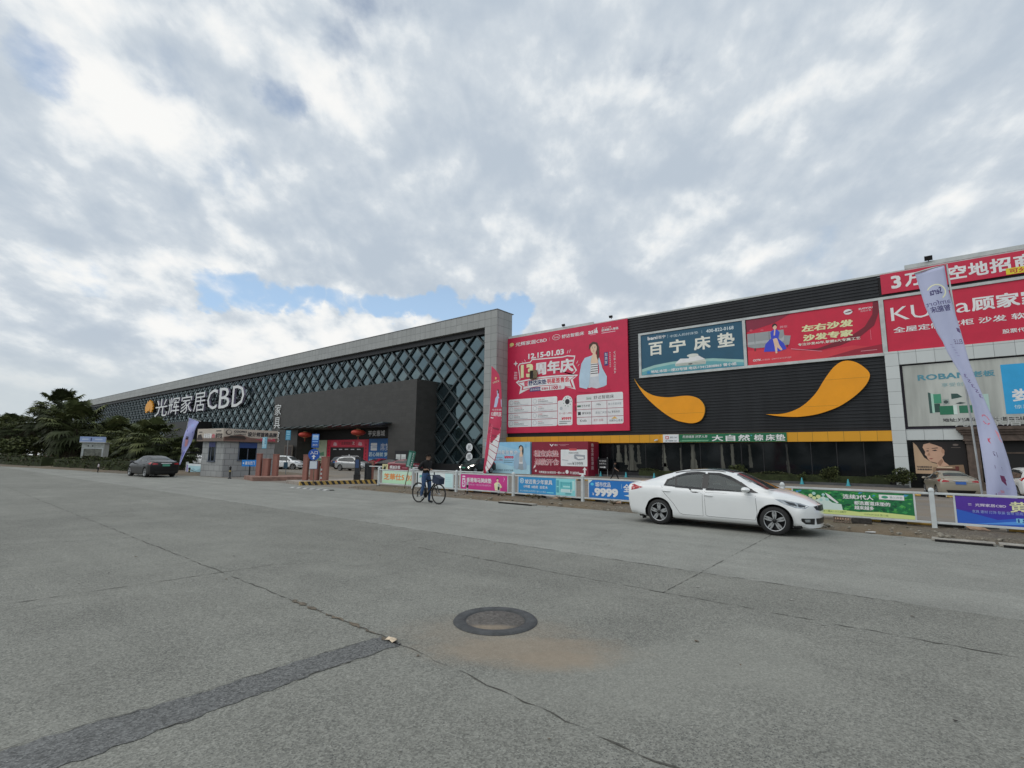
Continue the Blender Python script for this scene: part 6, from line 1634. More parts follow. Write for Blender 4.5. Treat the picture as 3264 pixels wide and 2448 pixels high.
LIT = M('lit_headlamp', (1.0, .97, .88), .3, var=0, emit=6.0)

def wheel(t, x, y, R0, side, lod):
    w = MB().lathe([(R0 * .70, -.10), (R0 * .93, -.108), (R0 * .99, -.07), (R0, 0), (R0 * .99, .07), (R0 * .93, .108), (R0 * .70, .10)], (0, 0, 0), 'Y', 36 if lod == 0 else 18, cap=False).build('wheel', TYRE, t, loc=(x, y, R0))
    s = side
    m = MB().lathe([(R0 * .70, s * .085), (R0 * .66, s * .06), (R0 * .62, s * .02), (.001, s * .02)] if s > 0 else [(.001, s * .02), (R0 * .62, s * .02), (R0 * .66, s * .06), (R0 * .70, s * .085)], (0, 0, 0), 'Y', 36 if lod == 0 else 18, 1, cap=False)
    m.lathe([(R0 * .705, s * .10), (R0 * .67, s * .104), (R0 * .655, s * .09)], (0, 0, 0), 'Y', 36 if lod == 0 else 18, 0, cap=False)
    ns = 5
    for k in range(ns):
        for e in (-1, 1):
            a = 2 * PI * k / ns + .31
            pts = []
            for f, off, hw in ((.10, .06, .022), (.28, .12, .030), (.45, .19, .030), (.58, .20, .024), (.68, .13, .020)):
                aa = a + e * off / max(.25, f) * .42
                pts.append((f * R0, aa, hw))
            Lp, Rp = [], []
            for rr, aa, hw in pts:
                cx, cz = rr * math.cos(aa), rr * math.sin(aa)
                tx, tz = -math.sin(aa), math.cos(aa)
                Lp.append((cx + tx * hw * .7, s * .095, cz + tz * hw * .7)); Rp.append((cx - tx * hw * .7, s * .095, cz - tz * hw * .7))
            m.grid([Lp, Rp] if s * 1 < 0 else [Rp, Lp], 0, False)
            m.grid([[(p[0], s * .05, p[2]) for p in Lp], Lp], 0, False); m.grid([Rp, [(p[0], s * .05, p[2]) for p in Rp]], 0, False)
    m.lathe([(.001, s * .105), (.045, s * .10), (.05, s * .06)] if s < 0 else [(.05, s * .06), (.045, s * .10), (.001, s * .105)], (0, 0, 0), 'Y', 14, 1)
    m.build('rim', [ALLOY, ALLOYD], w)

def make_car(name, label, P, paint, loc, rz, lod=0, plate=PLATE_B, cat='car', group='parked cars', lit=False, roof_black=False, rails=False):
    t = thing(name, label, cat, loc, rz, group)
    bm = car_shell(P, 74 if lod == 0 else 34)
    tree = BVHTree.FromBMesh(bm)
    cut_arches(bm, P)
    me = bpy.data.meshes.new('body')
    bm.to_mesh(me); bm.free()
    for p in me.polygons: p.use_smooth = True
    me.materials.append(paint)
    b = bpy.data.objects.new('body', me); COL.objects.link(b); b.parent = t
    L, W, R0, (xa, xf) = P['L'], P['W'], P['R'], P['ax']
    def part(nm, polys, axis, off, mat, parent=t, both=False, step=.07):
        m = MB()
        for pl in polys:
            for sg in ((1, -1) if both else (1,)):
                v, f = draped(tree, pl, axis, off, step if lod == 0 else .14, sg)
                if f: m.add(v, f, 0, True)
        return m.build(nm, mat, parent) if m.f else None
    # underside and wheel housings
    m = MB().box(.35, L - .35, -W + .22, W - .22, P['rocker'] - .05, .62)
    m.box(.45, L - .3, -W + .12, W - .12, P['rocker'] - .02, P['rocker'] + .12)
    for k in range(0):
        pass
    m.build('underbody', UNDER, t)
    clear = lod == 0
    if clear:
        bm = bmesh.new(); bm.from_mesh(me)
        big = [offset(g_, .012) for g_ in P['side_glass']]
        dead = []
        for f_ in bm.faces:
            c_ = f_.calc_center_median()
            if abs(c_.y) > .42 and any(pt_in(g_, c_.x, c_.z) for g_ in big): dead.append(f_)
        bmesh.ops.delete(bm, geom=dead, context='FACES'); bm.to_mesh(me); bm.free()
        # cabin: seats, dashboard, steering wheel
        st_ = MB()
        for sx, sy in ((2.15, .38), (2.15, -.38)):
            st_.obox((sx, sy, .66), (.50, .48, .16)); st_.obox((sx - .30, sy, .90), (.15, .46, .56), Matrix.Rotation(R(-14), 3, 'Y')); st_.obox((sx - .38, sy, 1.22), (.10, .25, .17), Matrix.Rotation(R(-10), 3, 'Y'))
        st_.obox((1.25, 0, .66), (.5, 1.25, .16)); st_.obox((1.0, 0, .90), (.16, 1.25, .5), Matrix.Rotation(R(-18), 3, 'Y'))
        st_.build('seats', M('seat_cloth', (.10, .10, .095), .85), t, bevel=.03)
        ds = MB().box(2.95, 3.35, -.72, .72, .62, .90); ds.build('dashboard', M('dash', (.03, .03, .03), .7), t)
        MB().tube([(2.80 + .05 * math.sin(2 * PI * k / 20), .38 + .18 * math.cos(2 * PI * k / 20), .90 + .18 * math.sin(2 * PI * k / 20)) for k in range(20)], .015, 6, closed=True).build('steering_wheel', CTR, t)
    for sg in (1, -1):
        m = MB()
        if clear:
            for g_ in P['side_glass']:
                o_, i_ = offset(g_, .045), offset(g_, -.012)
                for k in range(len(g_)):
                    k2 = (k + 1) % len(g_)
                    v, f = draped(tree, [i_[k], i_[k2], o_[k2], o_[k]], 'side', .010, .05, sg)
                    if f: m.add(v, f, 0, True)
            v, f = draped(tree, [(2.04, .955), (2.20, .95), (2.18, 1.30), (2.04, 1.30)], 'side', .009, .05, sg)
            if f: m.add(v, f, 0, True)
            v, f = draped(tree, P['quarter'], 'side', .010, .05, sg)
            if f: m.add(v, f, 0, True)
        else:
            v, f = draped(tree, P['glass_trim'], 'side', .0025, .12, sg)
            if f: m.add(v, f, 0, True)
        tr = m.build('window_trim', CTR, t)
        for gl in P['side_glass']:
            v, f = draped(tree, gl, 'side', .006, .06 if lod == 0 else .12, sg)
            if f: MB().add(v, f, 0, True).build('window', CGT if clear else CG, t)
        if lod == 0 and P['quarter']:
            pass
        for dr, hd in zip(P['doors'], reversed(P['handles'])):
            cx = sum(p[0] for p in dr) / len(dr); cz = sum(p[1] for p in dr) / len(dr)
            mm = MB()
            v, f = draped(tree, dr, 'side', .0012, .06 if lod == 0 else .14, sg)
            if f: mm.add(v, f, 1, True)
            shrink = []
            n = len(dr)
            for i in range(n):
                a, q, c = Vector(dr[i - 1]), Vector(dr[i]), Vector(dr[(i + 1) % n])
                e0, e1 = (q - a).normalized(), (c - q).normalized()
                nn = Vector((-e0.y - e1.y, e0.x + e1.x))
                area = sum(dr[k][0] * dr[(k + 1) % n][1] - dr[(k + 1) % n][0] * dr[k][1] for k in range(n))
                nn = nn.normalized() * (1 if area > 0 else -1)
                shrink.append(tuple(q + nn * .008))
            v, f = draped(tree, shrink, 'side', .0022, .06 if lod == 0 else .14, sg)
            if f: mm.add(v, f, 0, True)
            d = mm.build('door', [paint, CSEAM], t)
            if lod < 2:
                h = tree.ray_cast(Vector((hd[0], 3 * sg, hd[1])), Vector((0, -sg, 0)))
                if h[0]:
                    y = h[0].y + sg * .02
                    MB().tube([(hd[0] - .10, y - sg * .018, hd[1]), (hd[0] - .06, y, hd[1] + .004), (hd[0] + .06, y, hd[1] - .004), (hd[0] + .11, y - sg * .018, hd[1] - .01)], [.012, .016, .016, .010], 8).build('door_handle', paint, d)
        for x in (xa, xf):
            wheel(t, x, sg * (W - .125), R0, sg, lod)
            ar = MB(); rows = []
            for k in range(17):
                a = PI * k / 16 * 1.16 - .25
                rows.append([(x + (R0 + .05) * math.cos(a), sg * yy, R0 + (R0 + .05) * math.sin(a)) for yy in (W - .35, W - .03)])
            ar.grid(rows)
            rows2 = [[(x, sg * (W - .34), R0)] * 1 + [(x + (R0 + .05) * math.cos(PI * k / 16), sg * (W - .34), R0 + (R0 + .05) * math.sin(PI * k / 16)) for k in range(17)]]
            ar.add(rows2[0], [(0, k + 1, k + 2) for k in range(16)])
            ar.build('wheel_arch', UNDER, t)
    # screens
    s0, s1 = P['screen']
    rs = lambda x: interp_s(P['roofw'], x)
    scr = [(s0, -rs(s0) + .07), (s0 - .04, 0), (s0, rs(s0) - .07), ((s0 + s1) / 2, rs((s0 + s1) / 2) - .035), (s1, rs(s1) - .03), (s1 + .07, .3), (s1 + .09, 0), (s1 + .07, -.3), (s1, -rs(s1) + .03), ((s0 + s1) / 2, -rs((s0 + s1) / 2) + .035)]
    part('windscreen', [scr], 'top', .004, CG)
    r0, r1 = P['rear']
    part('rear_window', [[(r0, -rs(r0) + .10), (r1, -rs(r1) + .09), (r1 + .03, 0), (r1, rs(r1) - .09), (r0, rs(r0) - .10), (r0 - .02, 0)]], 'top', .004, CG)
    if roof_black:
        part('sunroof', [[(1.65, -.44), (2.70, -.46), (2.74, 0), (2.70, .46), (1.65, .44), (1.60, 0)]], 'top', .004, CG)
        for sg in (1, -1):
            part('roof_strip', [[(1.30, sg * .50), (2.55, sg * .505), (2.55, sg * .525), (1.30, sg * .52)]], 'top', .004, CTR)
    if rails:
        for sg in (1, -1): MB().tube([(.75, sg * .56, 1.66), (.9, sg * .56, 1.72), (2.3, sg * .56, 1.73), (2.45, sg * .56, 1.67)], .018, 6).build('roof_rail', CHROME, t)
    zb0 = .30 if P is SUV else .0
    for sg in (1, -1):
        hp = [(xf + .03, .80 + zb0 * .6), (xf + .22, .785 + zb0 * .6), (xf + .50, .72 + zb0 * .6), (xf + .66, .665 + zb0 * .6), (xf + .60, .615 + zb0 * .6), (xf + .42, .625 + zb0 * .6), (xf + .20, .70 + zb0 * .6)]
        m = MB(); v, f = draped(tree, hp, 'side', .004, .05 if lod == 0 else .1, sg)
        if f: m.add(v, f, 0, True)
        inner_ = [(xf + .20, .765 + zb0 * .6), (xf + .40, .715 + zb0 * .6), (xf + .45, .66 + zb0 * .6), (xf + .30, .69 + zb0 * .6)]
        v, f = draped(tree, inner_, 'side', .008, .04, sg)
        if f: m.add(v, f, 1, True)
        in2 = [(xf + .46, .705 + zb0 * .6), (xf + .60, .665 + zb0 * .6), (xf + .58, .63 + zb0 * .6), (xf + .47, .65 + zb0 * .6)]
        v, f = draped(tree, in2, 'side', .008, .04, sg)
        if f: m.add(v, f, 1, True)
        if m.f: m.build('headlight', [LIT if lit else HLAMP, HLDARK], t)
        if lit:
            MB().lathe([(.001, 0), (.07, .002), (.085, .02)], (L - .13, sg * (W - .33), .68), 'X', 14).build('lamp_lens', LIT, t)
        zt0 = .30 if P is SUV else 0
        part('tail_light', [[(.0, .97 + zt0 * .7), (.12, 1.0 + zt0 * .7), (.38, .955 + zt0 * .6), (.52, .915 + zt0 * .5), (.30, .855 + zt0 * .5), (.10, .83 + zt0 * .5), (.02, .85 + zt0 * .5)]] if sg > 0 else [], 'side', .004, TLAMP, step=.05) if False else None
        m = MB(); v, f = draped(tree, [(.19, .96 + zt0 * .7), (.26, .985 + zt0 * .7), (.40, .95 + zt0 * .6), (.55, .92 + zt0 * .5), (.36, .865 + zt0 * .5), (.20, .83 + zt0 * .5)], 'side', .004, .05, sg)
        if f: m.add(v, f, 0, True)
        v, f = draped(tree, [(sg * (W - .14), .83 + zt0 * .5), (sg * (W - .10), .955 + zt0 * .6), (sg * (W - .28), .95 + zt0 * .6), (sg * .46, .90 + zt0 * .6), (sg * .48, .86 + zt0 * .5)], 'rear', .004, .05)
        if f: m.add(v, f, 0, True)
        if m.f: m.build('tail_light', TLAMP, t)
        part('fog_recess', [[(L - .60, .40 + zb0 * .4), (L - .33, .38 + zb0 * .4), (L - .20, .36 + zb0 * .4), (L - .22, .27 + zb0 * .4), (L - .62, .33 + zb0 * .4)]], 'side', .003, CTR) if False else None
        m = MB(); v, f = draped(tree, [(sg * .50, .40 + zb0 * .4), (sg * (W - .10), .41 + zb0 * .4), (sg * (W - .09), .36 + zb0 * .4), (sg * (W - .18), .285 + zb0 * .4), (sg * .50, .27 + zb0 * .4)], 'front', .004, .05)
        if f: m.add(v, f, 0, True)
        v, f = draped(tree, [(sg * .62, .385 + zb0 * .4), (sg * .74, .385 + zb0 * .4), (sg * .72, .33 + zb0 * .4), (sg * .62, .325 + zb0 * .4)], 'front', .008, .05)
        if f: m.add(v, f, 1, True)
        if m.f: m.build('fog_lamp', [CTR, HLAMP], t)
        # mirror
        zm = interp_s(P['belt'], xf - .46) + .075
        xm, ym = (xf - .62 if P is SEDAN else xf - .66), W - .02
        mi = MB()
        rows = []
        for k, (dx, s_) in enumerate(((-.02, .2), (.0, .75), (.05, 1.0), (.12, .85), (.17, .3))):
            rows.append([(xm + dx, sg * (ym + .10) + sg * .115 * s_ * math.cos(a), zm + .062 * s_ * math.sin(a)) for a in [2 * PI * j / 12 for j in range(13)]])
        mi.grid(rows if sg > 0 else [list(reversed(r)) for r in rows], 0); mi.add(rows[0][:12], [tuple(range(12)) if sg < 0 else tuple(reversed(range(12)))], 1)
        mi.tube([(xm + .10, sg * (ym - .06), zm - .05), (xm + .09, sg * (ym + .06), zm - .03)], .026, 6, 1)
        mi.build('mirror', [paint, CTR], t)
    g0 = zb0 * .9
    part('grille', [[(-.50, .655 + g0), (-.30, .675 + g0), (.30, .675 + g0), (.50, .655 + g0), (.42, .575 + g0), (.25, .555 + g0), (-.25, .555 + g0), (-.42, .575 + g0)]], 'front', .004, CTR)
    part('lower_grille', [[(-.46, .40 + g0 * .5), (.46, .40 + g0 * .5), (.42, .27 + g0 * .5), (-.42, .27 + g0 * .5)]], 'front', .004, CTR)
    part('emblem', [[(.0 + .055 * math.cos(a), .70 + g0 + .035 * math.sin(a)) for a in [2 * PI * k / 12 for k in range(12)]]], 'front', .006, CHROME)
    if lod < 2:
        MB().obox((L - .02 + (.03 if P is SUV else 0), 0, .49 + g0 * .6), (.012, .44, .13)).build('front_plate', plate, t)
    zp = .80 if P is SEDAN else .92
    h = tree.ray_cast(Vector((-3, 0, zp)), Vector((1, 0, 0)))
    if h[0]:
        pl = MB().obox((h[0].x - .012, 0, zp), (.014, .44, .14), Matrix.Rotation(R(8), 3, 'Y')).build('rear_plate', plate, t)
        MB().obox((h[0].x - .012, 0, zp + .12), (.03, .62, .03), Matrix.Rotation(R(8), 3, 'Y')).build('chrome_strip', CHROME, t)
    part('rear_valance', [[(-.62, .42 + g0 * .3), (.62, .42 + g0 * .3), (.55, .27 + g0 * .4), (-.55, .27 + g0 * .4)]], 'rear', .004, CTR)
    if P is SEDAN:
        part('boot_seam', [[(-.62, .80), (-.60, .795), (.60, .795), (.62, .80), (.62, .806), (-.62, .806)]], 'rear', .003, CSEAM)
    return t

CGT = bpy.data.materials.new('clear_car_glass'); CGT.use_nodes = True
_t = NT(CGT.node_tree)
_f = _t.node('ShaderNodeFresnel', {'IOR': 1.5})
_a = _t.node('ShaderNodeMixShader', {0: .42, 1: _t.node('ShaderNodeBsdfDiffuse', {'Color': (.06, .07, .07, 1)}), 2: _t.node('ShaderNodeBsdfTransparent', {'Color': (.62, .68, .66, 1)})})
_m = _t.node('ShaderNodeMixShader', {0: _f, 1: _a, 2: _t.node('ShaderNodeBsdfGlossy', {'Color': (.8, .85, .86, 1), 'Roughness': .03})})
_t.l.new(_m.outputs[0], _t.node('ShaderNodeOutputMaterial').inputs[0])

def pt_in(poly, x, y):
    c = False
    for i in range(len(poly)):
        (x0, y0), (x1, y1) = poly[i - 1], poly[i]
        if (y0 > y) != (y1 > y) and x < (x1 - x0) * (y - y0) / (y1 - y0) + x0: c = not c
    return c
def offset(poly, d):
    n = len(poly); out = []
    area = sum(poly[k][0] * poly[(k + 1) % n][1] - poly[(k + 1) % n][0] * poly[k][1] for k in range(n))
    for i in range(n):
        a, q, c = Vector(poly[i - 1]), Vector(poly[i]), Vector(poly[(i + 1) % n])
        e0, e1 = (q - a).normalized(), (c - q).normalized()
        nn = Vector((e0.y + e1.y, -e0.x - e1.x))
        if nn.length < 1e-6: nn = Vector((e0.y, -e0.x))
        out.append(tuple(q + nn.normalized() * d * (1 if area > 0 else -1)))
    return out

def paint(name, col, flake=.0, rough=.30):
    dark = max(col) < .05
    return M('paint_' + name, col, rough, flake, .25 if dark else .5, var=.03, vs=.8, coat=.25 if dark else .8)
WHITEP, BLACKP, BEIGEP = paint('white', (.80, .815, .81)), paint('black', (.010, .010, .011)), paint('champagne', (.37, .335, .265), .15)
SILVERP, MAROONP, REDP, GREYP, GREENP = paint('silver', (.42, .43, .43), .4), paint('maroon', (.16, .015, .025), .2), paint('red', (.45, .03, .06)), paint('dark_grey', (.035, .037, .04), .3), paint('dark_green', (.008, .016, .014))

make_car('parked_car', 'white four-door sedan parked at the kerb before the railing', SEDAN, WHITEP, (6.60, -2.76, 0), R(0), 0, roof_black=True)
t = bpy.data.objects['parked_car']
MB().box(.50, .53, -.84, -.66, .12, .34).build('mud_flap', CTR, t); MB().box(.50, .53, .66, .84, .12, .34).build('mud_flap', CTR, t)
make_car('parked_car', 'black sedan seen from its tail, parked at the verge before the palms', SEDAN, BLACKP, (-26.35, -4.1, 0), R(183), 1, PLATE_G)
make_car('parked_car', 'champagne beige sedan parked behind the railing, before the face poster', SEDAN, BEIGEP, (14.62, 20.15, -.3), R(100), 1)
make_car('parked_car', 'white car cut off by the right edge, behind the lilac flag', SUV, WHITEP, (17.9, 20.4, -.3), R(98), 1)
make_car('parked_car', 'silver estate car at the middle of the gate view, behind the round entrance sign', SUV, SILVERP, (-41.6, 18.7, -.3), R(14), 1, rails=True)
make_car('parked_car', 'maroon car behind the boom board, at the foot of the dark block', SEDAN, MAROONP, (-36.6, 22.4, -.3), R(20), 1)
make_car('parked_car', 'black car between the silver estate car and the maroon car', SEDAN, BLACKP, (-39.4, 22.6, -.3), R(24), 1)
make_car('parked_car', 'dark grey hatchback left of the silver estate car', SUV, GREYP, (-45.0, 20.2, -.3), R(98), 1)
make_car('parked_car', 'small red car half hidden behind the silver estate car', SEDAN, REDP, (-42.4, 23.5, -.3), R(98), 1)
make_car('parked_car', 'dark car with both headlights lit, facing out in front of the pier', SUV, GREENP, (-25.6, 28.1, -.3), R(-88), 1, PLATE_G, lit=True)
for i, (x, y, a, P_, lab) in enumerate(((-50.5, 14.6, 30, SUV, 'white car right behind the terracotta pillars, nearest the tall post sign'), (-53.2, 15.4, 28, SEDAN, 'white car behind the post sign, second from the hut'), (-56.2, 16.2, 28, SEDAN, 'white sedan seen just right of the guard hut'), (-79.5, 15.6, 30, SEDAN, 'white car just left of the guard hut, nearest to it'), (-83.0, 16.6, 30, SUV, 'white car left of the guard hut, beside the violet flag'), (-60.5, 6.6, 150, SEDAN, 'white car parked behind the black car, roof showing above it'))):
    make_car('parked_car', lab, P_, WHITEP, (x, y, gz(y)), R(a), 1)
for i, (x, y, c, lab) in enumerate(((-104.0, 6.0, WHITEP, 'white car glimpsed under the palms, right part of the far row'), (-111.0, 5.0, WHITEP, 'white car glimpsed under the palms, middle of the far row'), (-120.0, 4.0, SILVERP, 'silver car glimpsed under the trees, left part of the far row'), (-132.0, 3.0, WHITEP, 'white car glimpsed under the leftmost trees'))):
    make_car('parked_car', lab, SEDAN, c, (x, y, gz(y)), R(20), 2)
# ================================================================== people
def skin_body(name, J, E, parent, mats, sub=2):
    """one continuous skinned figure. J: joint -> (x, y, z, rx, ry, region); E: joint pairs; region -> material index by nearest joint"""
    names = list(J)
    me = bpy.data.meshes.new(name)
    me.from_pydata([J[n][:3] for n in names], [(names.index(a), names.index(b)) for a, b in E], [])
    o = bpy.data.objects.new(name, me); COL.objects.link(o)
    sk = o.modifiers.new('skin', 'SKIN'); sk.use_smooth_shade = True; sk.branch_smoothing = .3
    for i, n in enumerate(names):
        me.skin_vertices[0].data[i].radius = (J[n][3], J[n][4])
    me.skin_vertices[0].data[0].use_root = True
    sb = o.modifiers.new('sub', 'SUBSURF'); sb.levels = sb.render_levels = sub
    dg = bpy.context.evaluated_depsgraph_get()
    m2 = bpy.data.meshes.new_from_object(o.evaluated_get(dg))
    bpy.data.objects.remove(o); bpy.data.meshes.remove(me)
    m2.name = name
    m2.materials.clear()
    for m in mats: m2.materials.append(m)
    P = [(Vector(J[n][:3]), max(J[n][3], .03), J[n][5]) for n in names]
    # extra samples along bones so garments end cleanly
    for a, b in E:
        if J[a][5] == J[b][5]:
            for f in (.25, .5, .75): P.append((Vector(J[a][:3]).lerp(Vector(J[b][:3]), f), J[a][3] * (1 - f) + J[b][3] * f, J[a][5]))
    for p in m2.polygons:
        c = Vector(p.center)
        p.material_index = min(P, key=lambda q: (q[0] - c).length - q[1] * .95)[2]
        p.use_smooth = True
    ob = bpy.data.objects.new(name, m2); COL.objects.link(ob); ob.parent = parent
    return ob
SKIN = M('skin', (.36, .22, .155), .55, var=.08, vs=8); HAIRM = M('hair', (.008, .007, .006), .85, spec=.15)
SHIRTB = M('black_shirt', (.009, .009, .010), .9, var=.2, vs=6); JEANS = M('jeans', (.042, .088, .19), .85, var=.35, vs=7); SHOE = M('black_shoe', (.015, .015, .016), .6); SHOEG = M('grey_shoe', (.28, .28, .28), .6); BLACKT = M('black_trousers', (.010, .010, .012), .85, var=.2)
def hand(J, E, wrist, pos, d, up, side, region, s=1.0):
    """palm with four fingers and a thumb, curled"""
    d, up, side = Vector(d).normalized(), Vector(up).normalized(), Vector(side).normalized()
    p = Vector(pos); k = wrist + '_palm'
    J[k] = (*(p + d * .05 * s), .026 * s, .034 * s, region); E.append((wrist, k))
    for i, (o, L) in enumerate(((-.030, .068), (-.010, .078), (.010, .074), (.030, .058))):
        a = p + d * .085 * s + side * o * s; b = a + (d * .8 - up * .4) * L * .55 * s; c = b + (d * .25 - up * .9) * L * .45 * s
        for n_, q in (('a', a), ('b', b), ('c', c)): J[f'{k}{i}{n_}'] = (*q, .0095 * s, .0095 * s, region)
        E += [(k, f'{k}{i}a'), (f'{k}{i}a', f'{k}{i}b'), (f'{k}{i}b', f'{k}{i}c')]
    a = p + d * .035 * s - side * .04 * s; b = a + (d * .7 - side * .5 - up * .2) * .04 * s
    J[k + 'ta'] = (*a, .012 * s, .012 * s, region); J[k + 'tb'] = (*b, .0095 * s, .0095 * s, region); E += [(k, k + 'ta'), (k + 'ta', k + 'tb')]
def face(t, c, fwd, s=1.0, hair='cap'):
    """eyes, nose, mouth, ears and hair placed on the head at c, looking along fwd (unit, level)"""
    f = Vector(fwd).normalized(); r = Vector((f.y, -f.x, 0)); u = Vector((0, 0, 1)); c = Vector(c)
    fm = MB()
    for sg in (-1, 1):
        fm.obox(c + f * .092 * s + r * .033 * sg * s + u * .012 * s, (.014 * s, .020 * s, .009 * s), Matrix.Rotation(math.atan2(f.y, f.x), 3, 'Z'), 0)
        fm.obox(c + f * .094 * s + r * .034 * sg * s + u * .032 * s, (.010 * s, .032 * s, .006 * s), Matrix.Rotation(math.atan2(f.y, f.x), 3, 'Z'), 0)
        fm.lathe([(.001, -.008 * s), (.022 * s, -.003 * s), (.026 * s, .004 * s), (.001, .008 * s)], c + r * .092 * sg * s - u * .004 * s, 'Z', 8, 1)
    fm.obox(c + f * .104 * s - u * .014 * s, (.028 * s, .020 * s, .036 * s), Matrix.Rotation(math.atan2(f.y, f.x), 3, 'Z'), 1)
    fm.obox(c + f * .092 * s - u * .052 * s, (.012 * s, .044 * s, .010 * s), Matrix.Rotation(math.atan2(f.y, f.x), 3, 'Z'), 2)
    fm.build('face', [HAIRM, SKIN, M('lips', (.25, .09, .08), .5)], t)
    h = MB()
    rows = []
    for i in range(8):
        th = PI / 2 * i / 7 * 1.15
        row = []
        for j in range(21):
            a = 2 * PI * j / 20
            d = r * math.cos(a) + f * math.sin(a)
            lowf = math.sin(a) > .3
            tt = min(th, PI / 2 * (.86 if lowf else 1.15))
            row.append(c + d * (.108 * s * math.sin(tt)) + u * (.035 * s + .112 * s * math.cos(tt)) - f * .006 * s)
        rows.append(row)
    h.grid(rows)
    if hair == 'cap':
        q = []
        for j in range(9):
            a = PI * j / 8
            q.append([c + (r * math.cos(a) + f * (math.sin(a) * .9 + .25)) * k * s + u * z * s for k, z in ((.098, .058), (.150, .045))])
        h.grid(q)
    h.build('cap' if hair == 'cap' else 'hair', HAIRM, t)

# cyclist standing astride, looking at a phone
BX, BYY = -1.28, -3.95
cy = thing('person', 'person in black jacket and blue jeans standing astride a bicycle, looking at a phone', 'person', (BX, BYY, 0))
J = {'pelvis': (.35, 0, .98, .125, .15, 1), 'waist': (.355, 0, 1.10, .115, .15, 0), 'belly': (.37, 0, 1.18, .125, .165, 0), 'chest': (.385, 0, 1.30, .125, .18, 0), 'neckb': (.405, 0, 1.455, .085, .10, 0), 'neck': (.425, 0, 1.515, .05, .052, 2), 'head': (.455, 0, 1.60, .088, .078, 2), 'crown': (.452, 0, 1.68, .082, .078, 2),
     'shr': (.385, -.185, 1.42, .072, .072, 0), 'elr': (.245, -.265, 1.20, .054, .054, 0), 'far': (.345, -.20, 1.175, .046, .046, 0), 'wrr': (.425, -.125, 1.17, .024, .026, 2),
     'shl': (.385, .185, 1.42, .072, .072, 0), 'ell': (.265, .26, 1.20, .054, .054, 0), 'fal': (.36, .18, 1.18, .046, .046, 0), 'wrl': (.44, .10, 1.18, .024, .026, 2),
     'hipr': (.36, -.10, .92, .105, .105, 1), 'thr': (.385, -.125, .80, .092, .092, 1), 'knr': (.41, -.14, .68, .072, .070, 1), 'car': (.355, -.15, .46, .062, .060, 1), 'anr': (.325, -.155, .29, .05, .05, 1), 'her': (.31, -.155, .235, .040, .042, 3), 'tor': (.47, -.165, .215, .032, .045, 3),
     'hipl': (.36, .10, .92, .105, .105, 1), 'thl': (.39, .13, .72, .09, .088, 1), 'knl': (.40, .15, .51, .068, .066, 1), 'cal': (.375, .17, .32, .058, .056, 1), 'anl': (.36, .18, .12, .046, .046, 1), 'hel': (.35, .18, .055, .042, .044, 4), 'tol': (.53, .20, .042, .034, .046, 4)}
E_ = [('pelvis', 'waist'), ('waist', 'belly'), ('belly', 'chest'), ('chest', 'neckb'), ('neckb', 'neck'), ('neck', 'head'), ('head', 'crown'), ('chest', 'shr'), ('shr', 'elr'), ('elr', 'far'), ('far', 'wrr'), ('chest', 'shl'), ('shl', 'ell'), ('ell', 'fal'), ('fal', 'wrl'), ('pelvis', 'hipr'), ('hipr', 'thr'), ('thr', 'knr'), ('knr', 'car'), ('car', 'anr'), ('anr', 'her'), ('her', 'tor'), ('pelvis', 'hipl'), ('hipl', 'thl'), ('thl', 'knl'), ('knl', 'cal'), ('cal', 'anl'), ('anl', 'hel'), ('hel', 'tol')]
hand(J, E_, 'wrr', (.46, -.115, 1.17), (.9, .35, .1), (0, 0, 1), (-.35, .9, 0), 2)
hand(J, E_, 'wrl', (.475, .09, 1.18), (.9, -.35, .05), (0, 0, 1), (.35, .9, 0), 2)
skin_body('body', J, E_, cy, [SHIRTB, JEANS, SKIN, SHOEG, SHOE])
face(cy, (.462, 0, 1.60), (1, -.25, 0), .95)
m = MB().obox((.56, -.06, 1.195), (.075, .008, .15), Matrix.Rotation(R(-60), 3, 'Y'))
tag(m.build('phone', [CTR], loc=(BX, BYY, 0)), 'dark phone held in both hands by the cyclist', 'phone')
# ------------------------------------------------------------------ bicycle
bk = thing('bicycle', 'black city bicycle with a navy front bag, held by the standing cyclist', 'bicycle', (BX, BYY, 0))
BF = M('bike_black', (.010, .010, .010), .35, var=0); RUBB = M('tyre', TYRE) if False else TYRE
for hx in (0.0, 1.03):
    w = MB().tube([(.332 * math.cos(2 * PI * k / 40), 0, .332 * math.sin(2 * PI * k / 40)) for k in range(40)], .024, 8, closed=True).build('wheel', TYRE, bk, loc=(hx, 0, .349))
    MB().tube([(.312 * math.cos(2 * PI * k / 40), 0, .312 * math.sin(2 * PI * k / 40)) for k in range(40)], .008, 6, closed=True).build('rim', BF, w)
    sp = MB()
    for k in range(20):
        a = 2 * PI * k / 20
        sp.tube([(.03 * math.cos(a + .5), .02 * (-1) ** k, .03 * math.sin(a + .5)), (.31 * math.cos(a), 0, .31 * math.sin(a))], .0014, 4)
    sp.tube([(0, -.05, 0), (0, .05, 0)], .018, 8); sp.build('spokes', CHROME, w)
fm = MB()
bb, st, ht, hb = (.43, 0, .285), (.30, 0, .78), (.795, 0, .86), (.845, 0, .70)
fm.tube([bb, st], .022, 8); fm.tube([(.31, 0, .74), (.80, 0, .835)], .022, 8); fm.tube([bb, (.835, 0, .725)], .028, 8); fm.tube([ht, hb], .027, 8)
for sg in (-1, 1):
    fm.tube([bb, (0, .055 * sg, .349)], .014, 6); fm.tube([(.305, 0, .74), (0, .055 * sg, .349)], .012, 6)
fm.build('frame', BF, bk)
fk = MB()
for sg in (-1, 1): fk.tube([(.85, .045 * sg, .69), (.93, .055 * sg, .52), (1.03, .055 * sg, .349)], [.022, .019, .014], 6)
fk.build('fork', BF, bk)
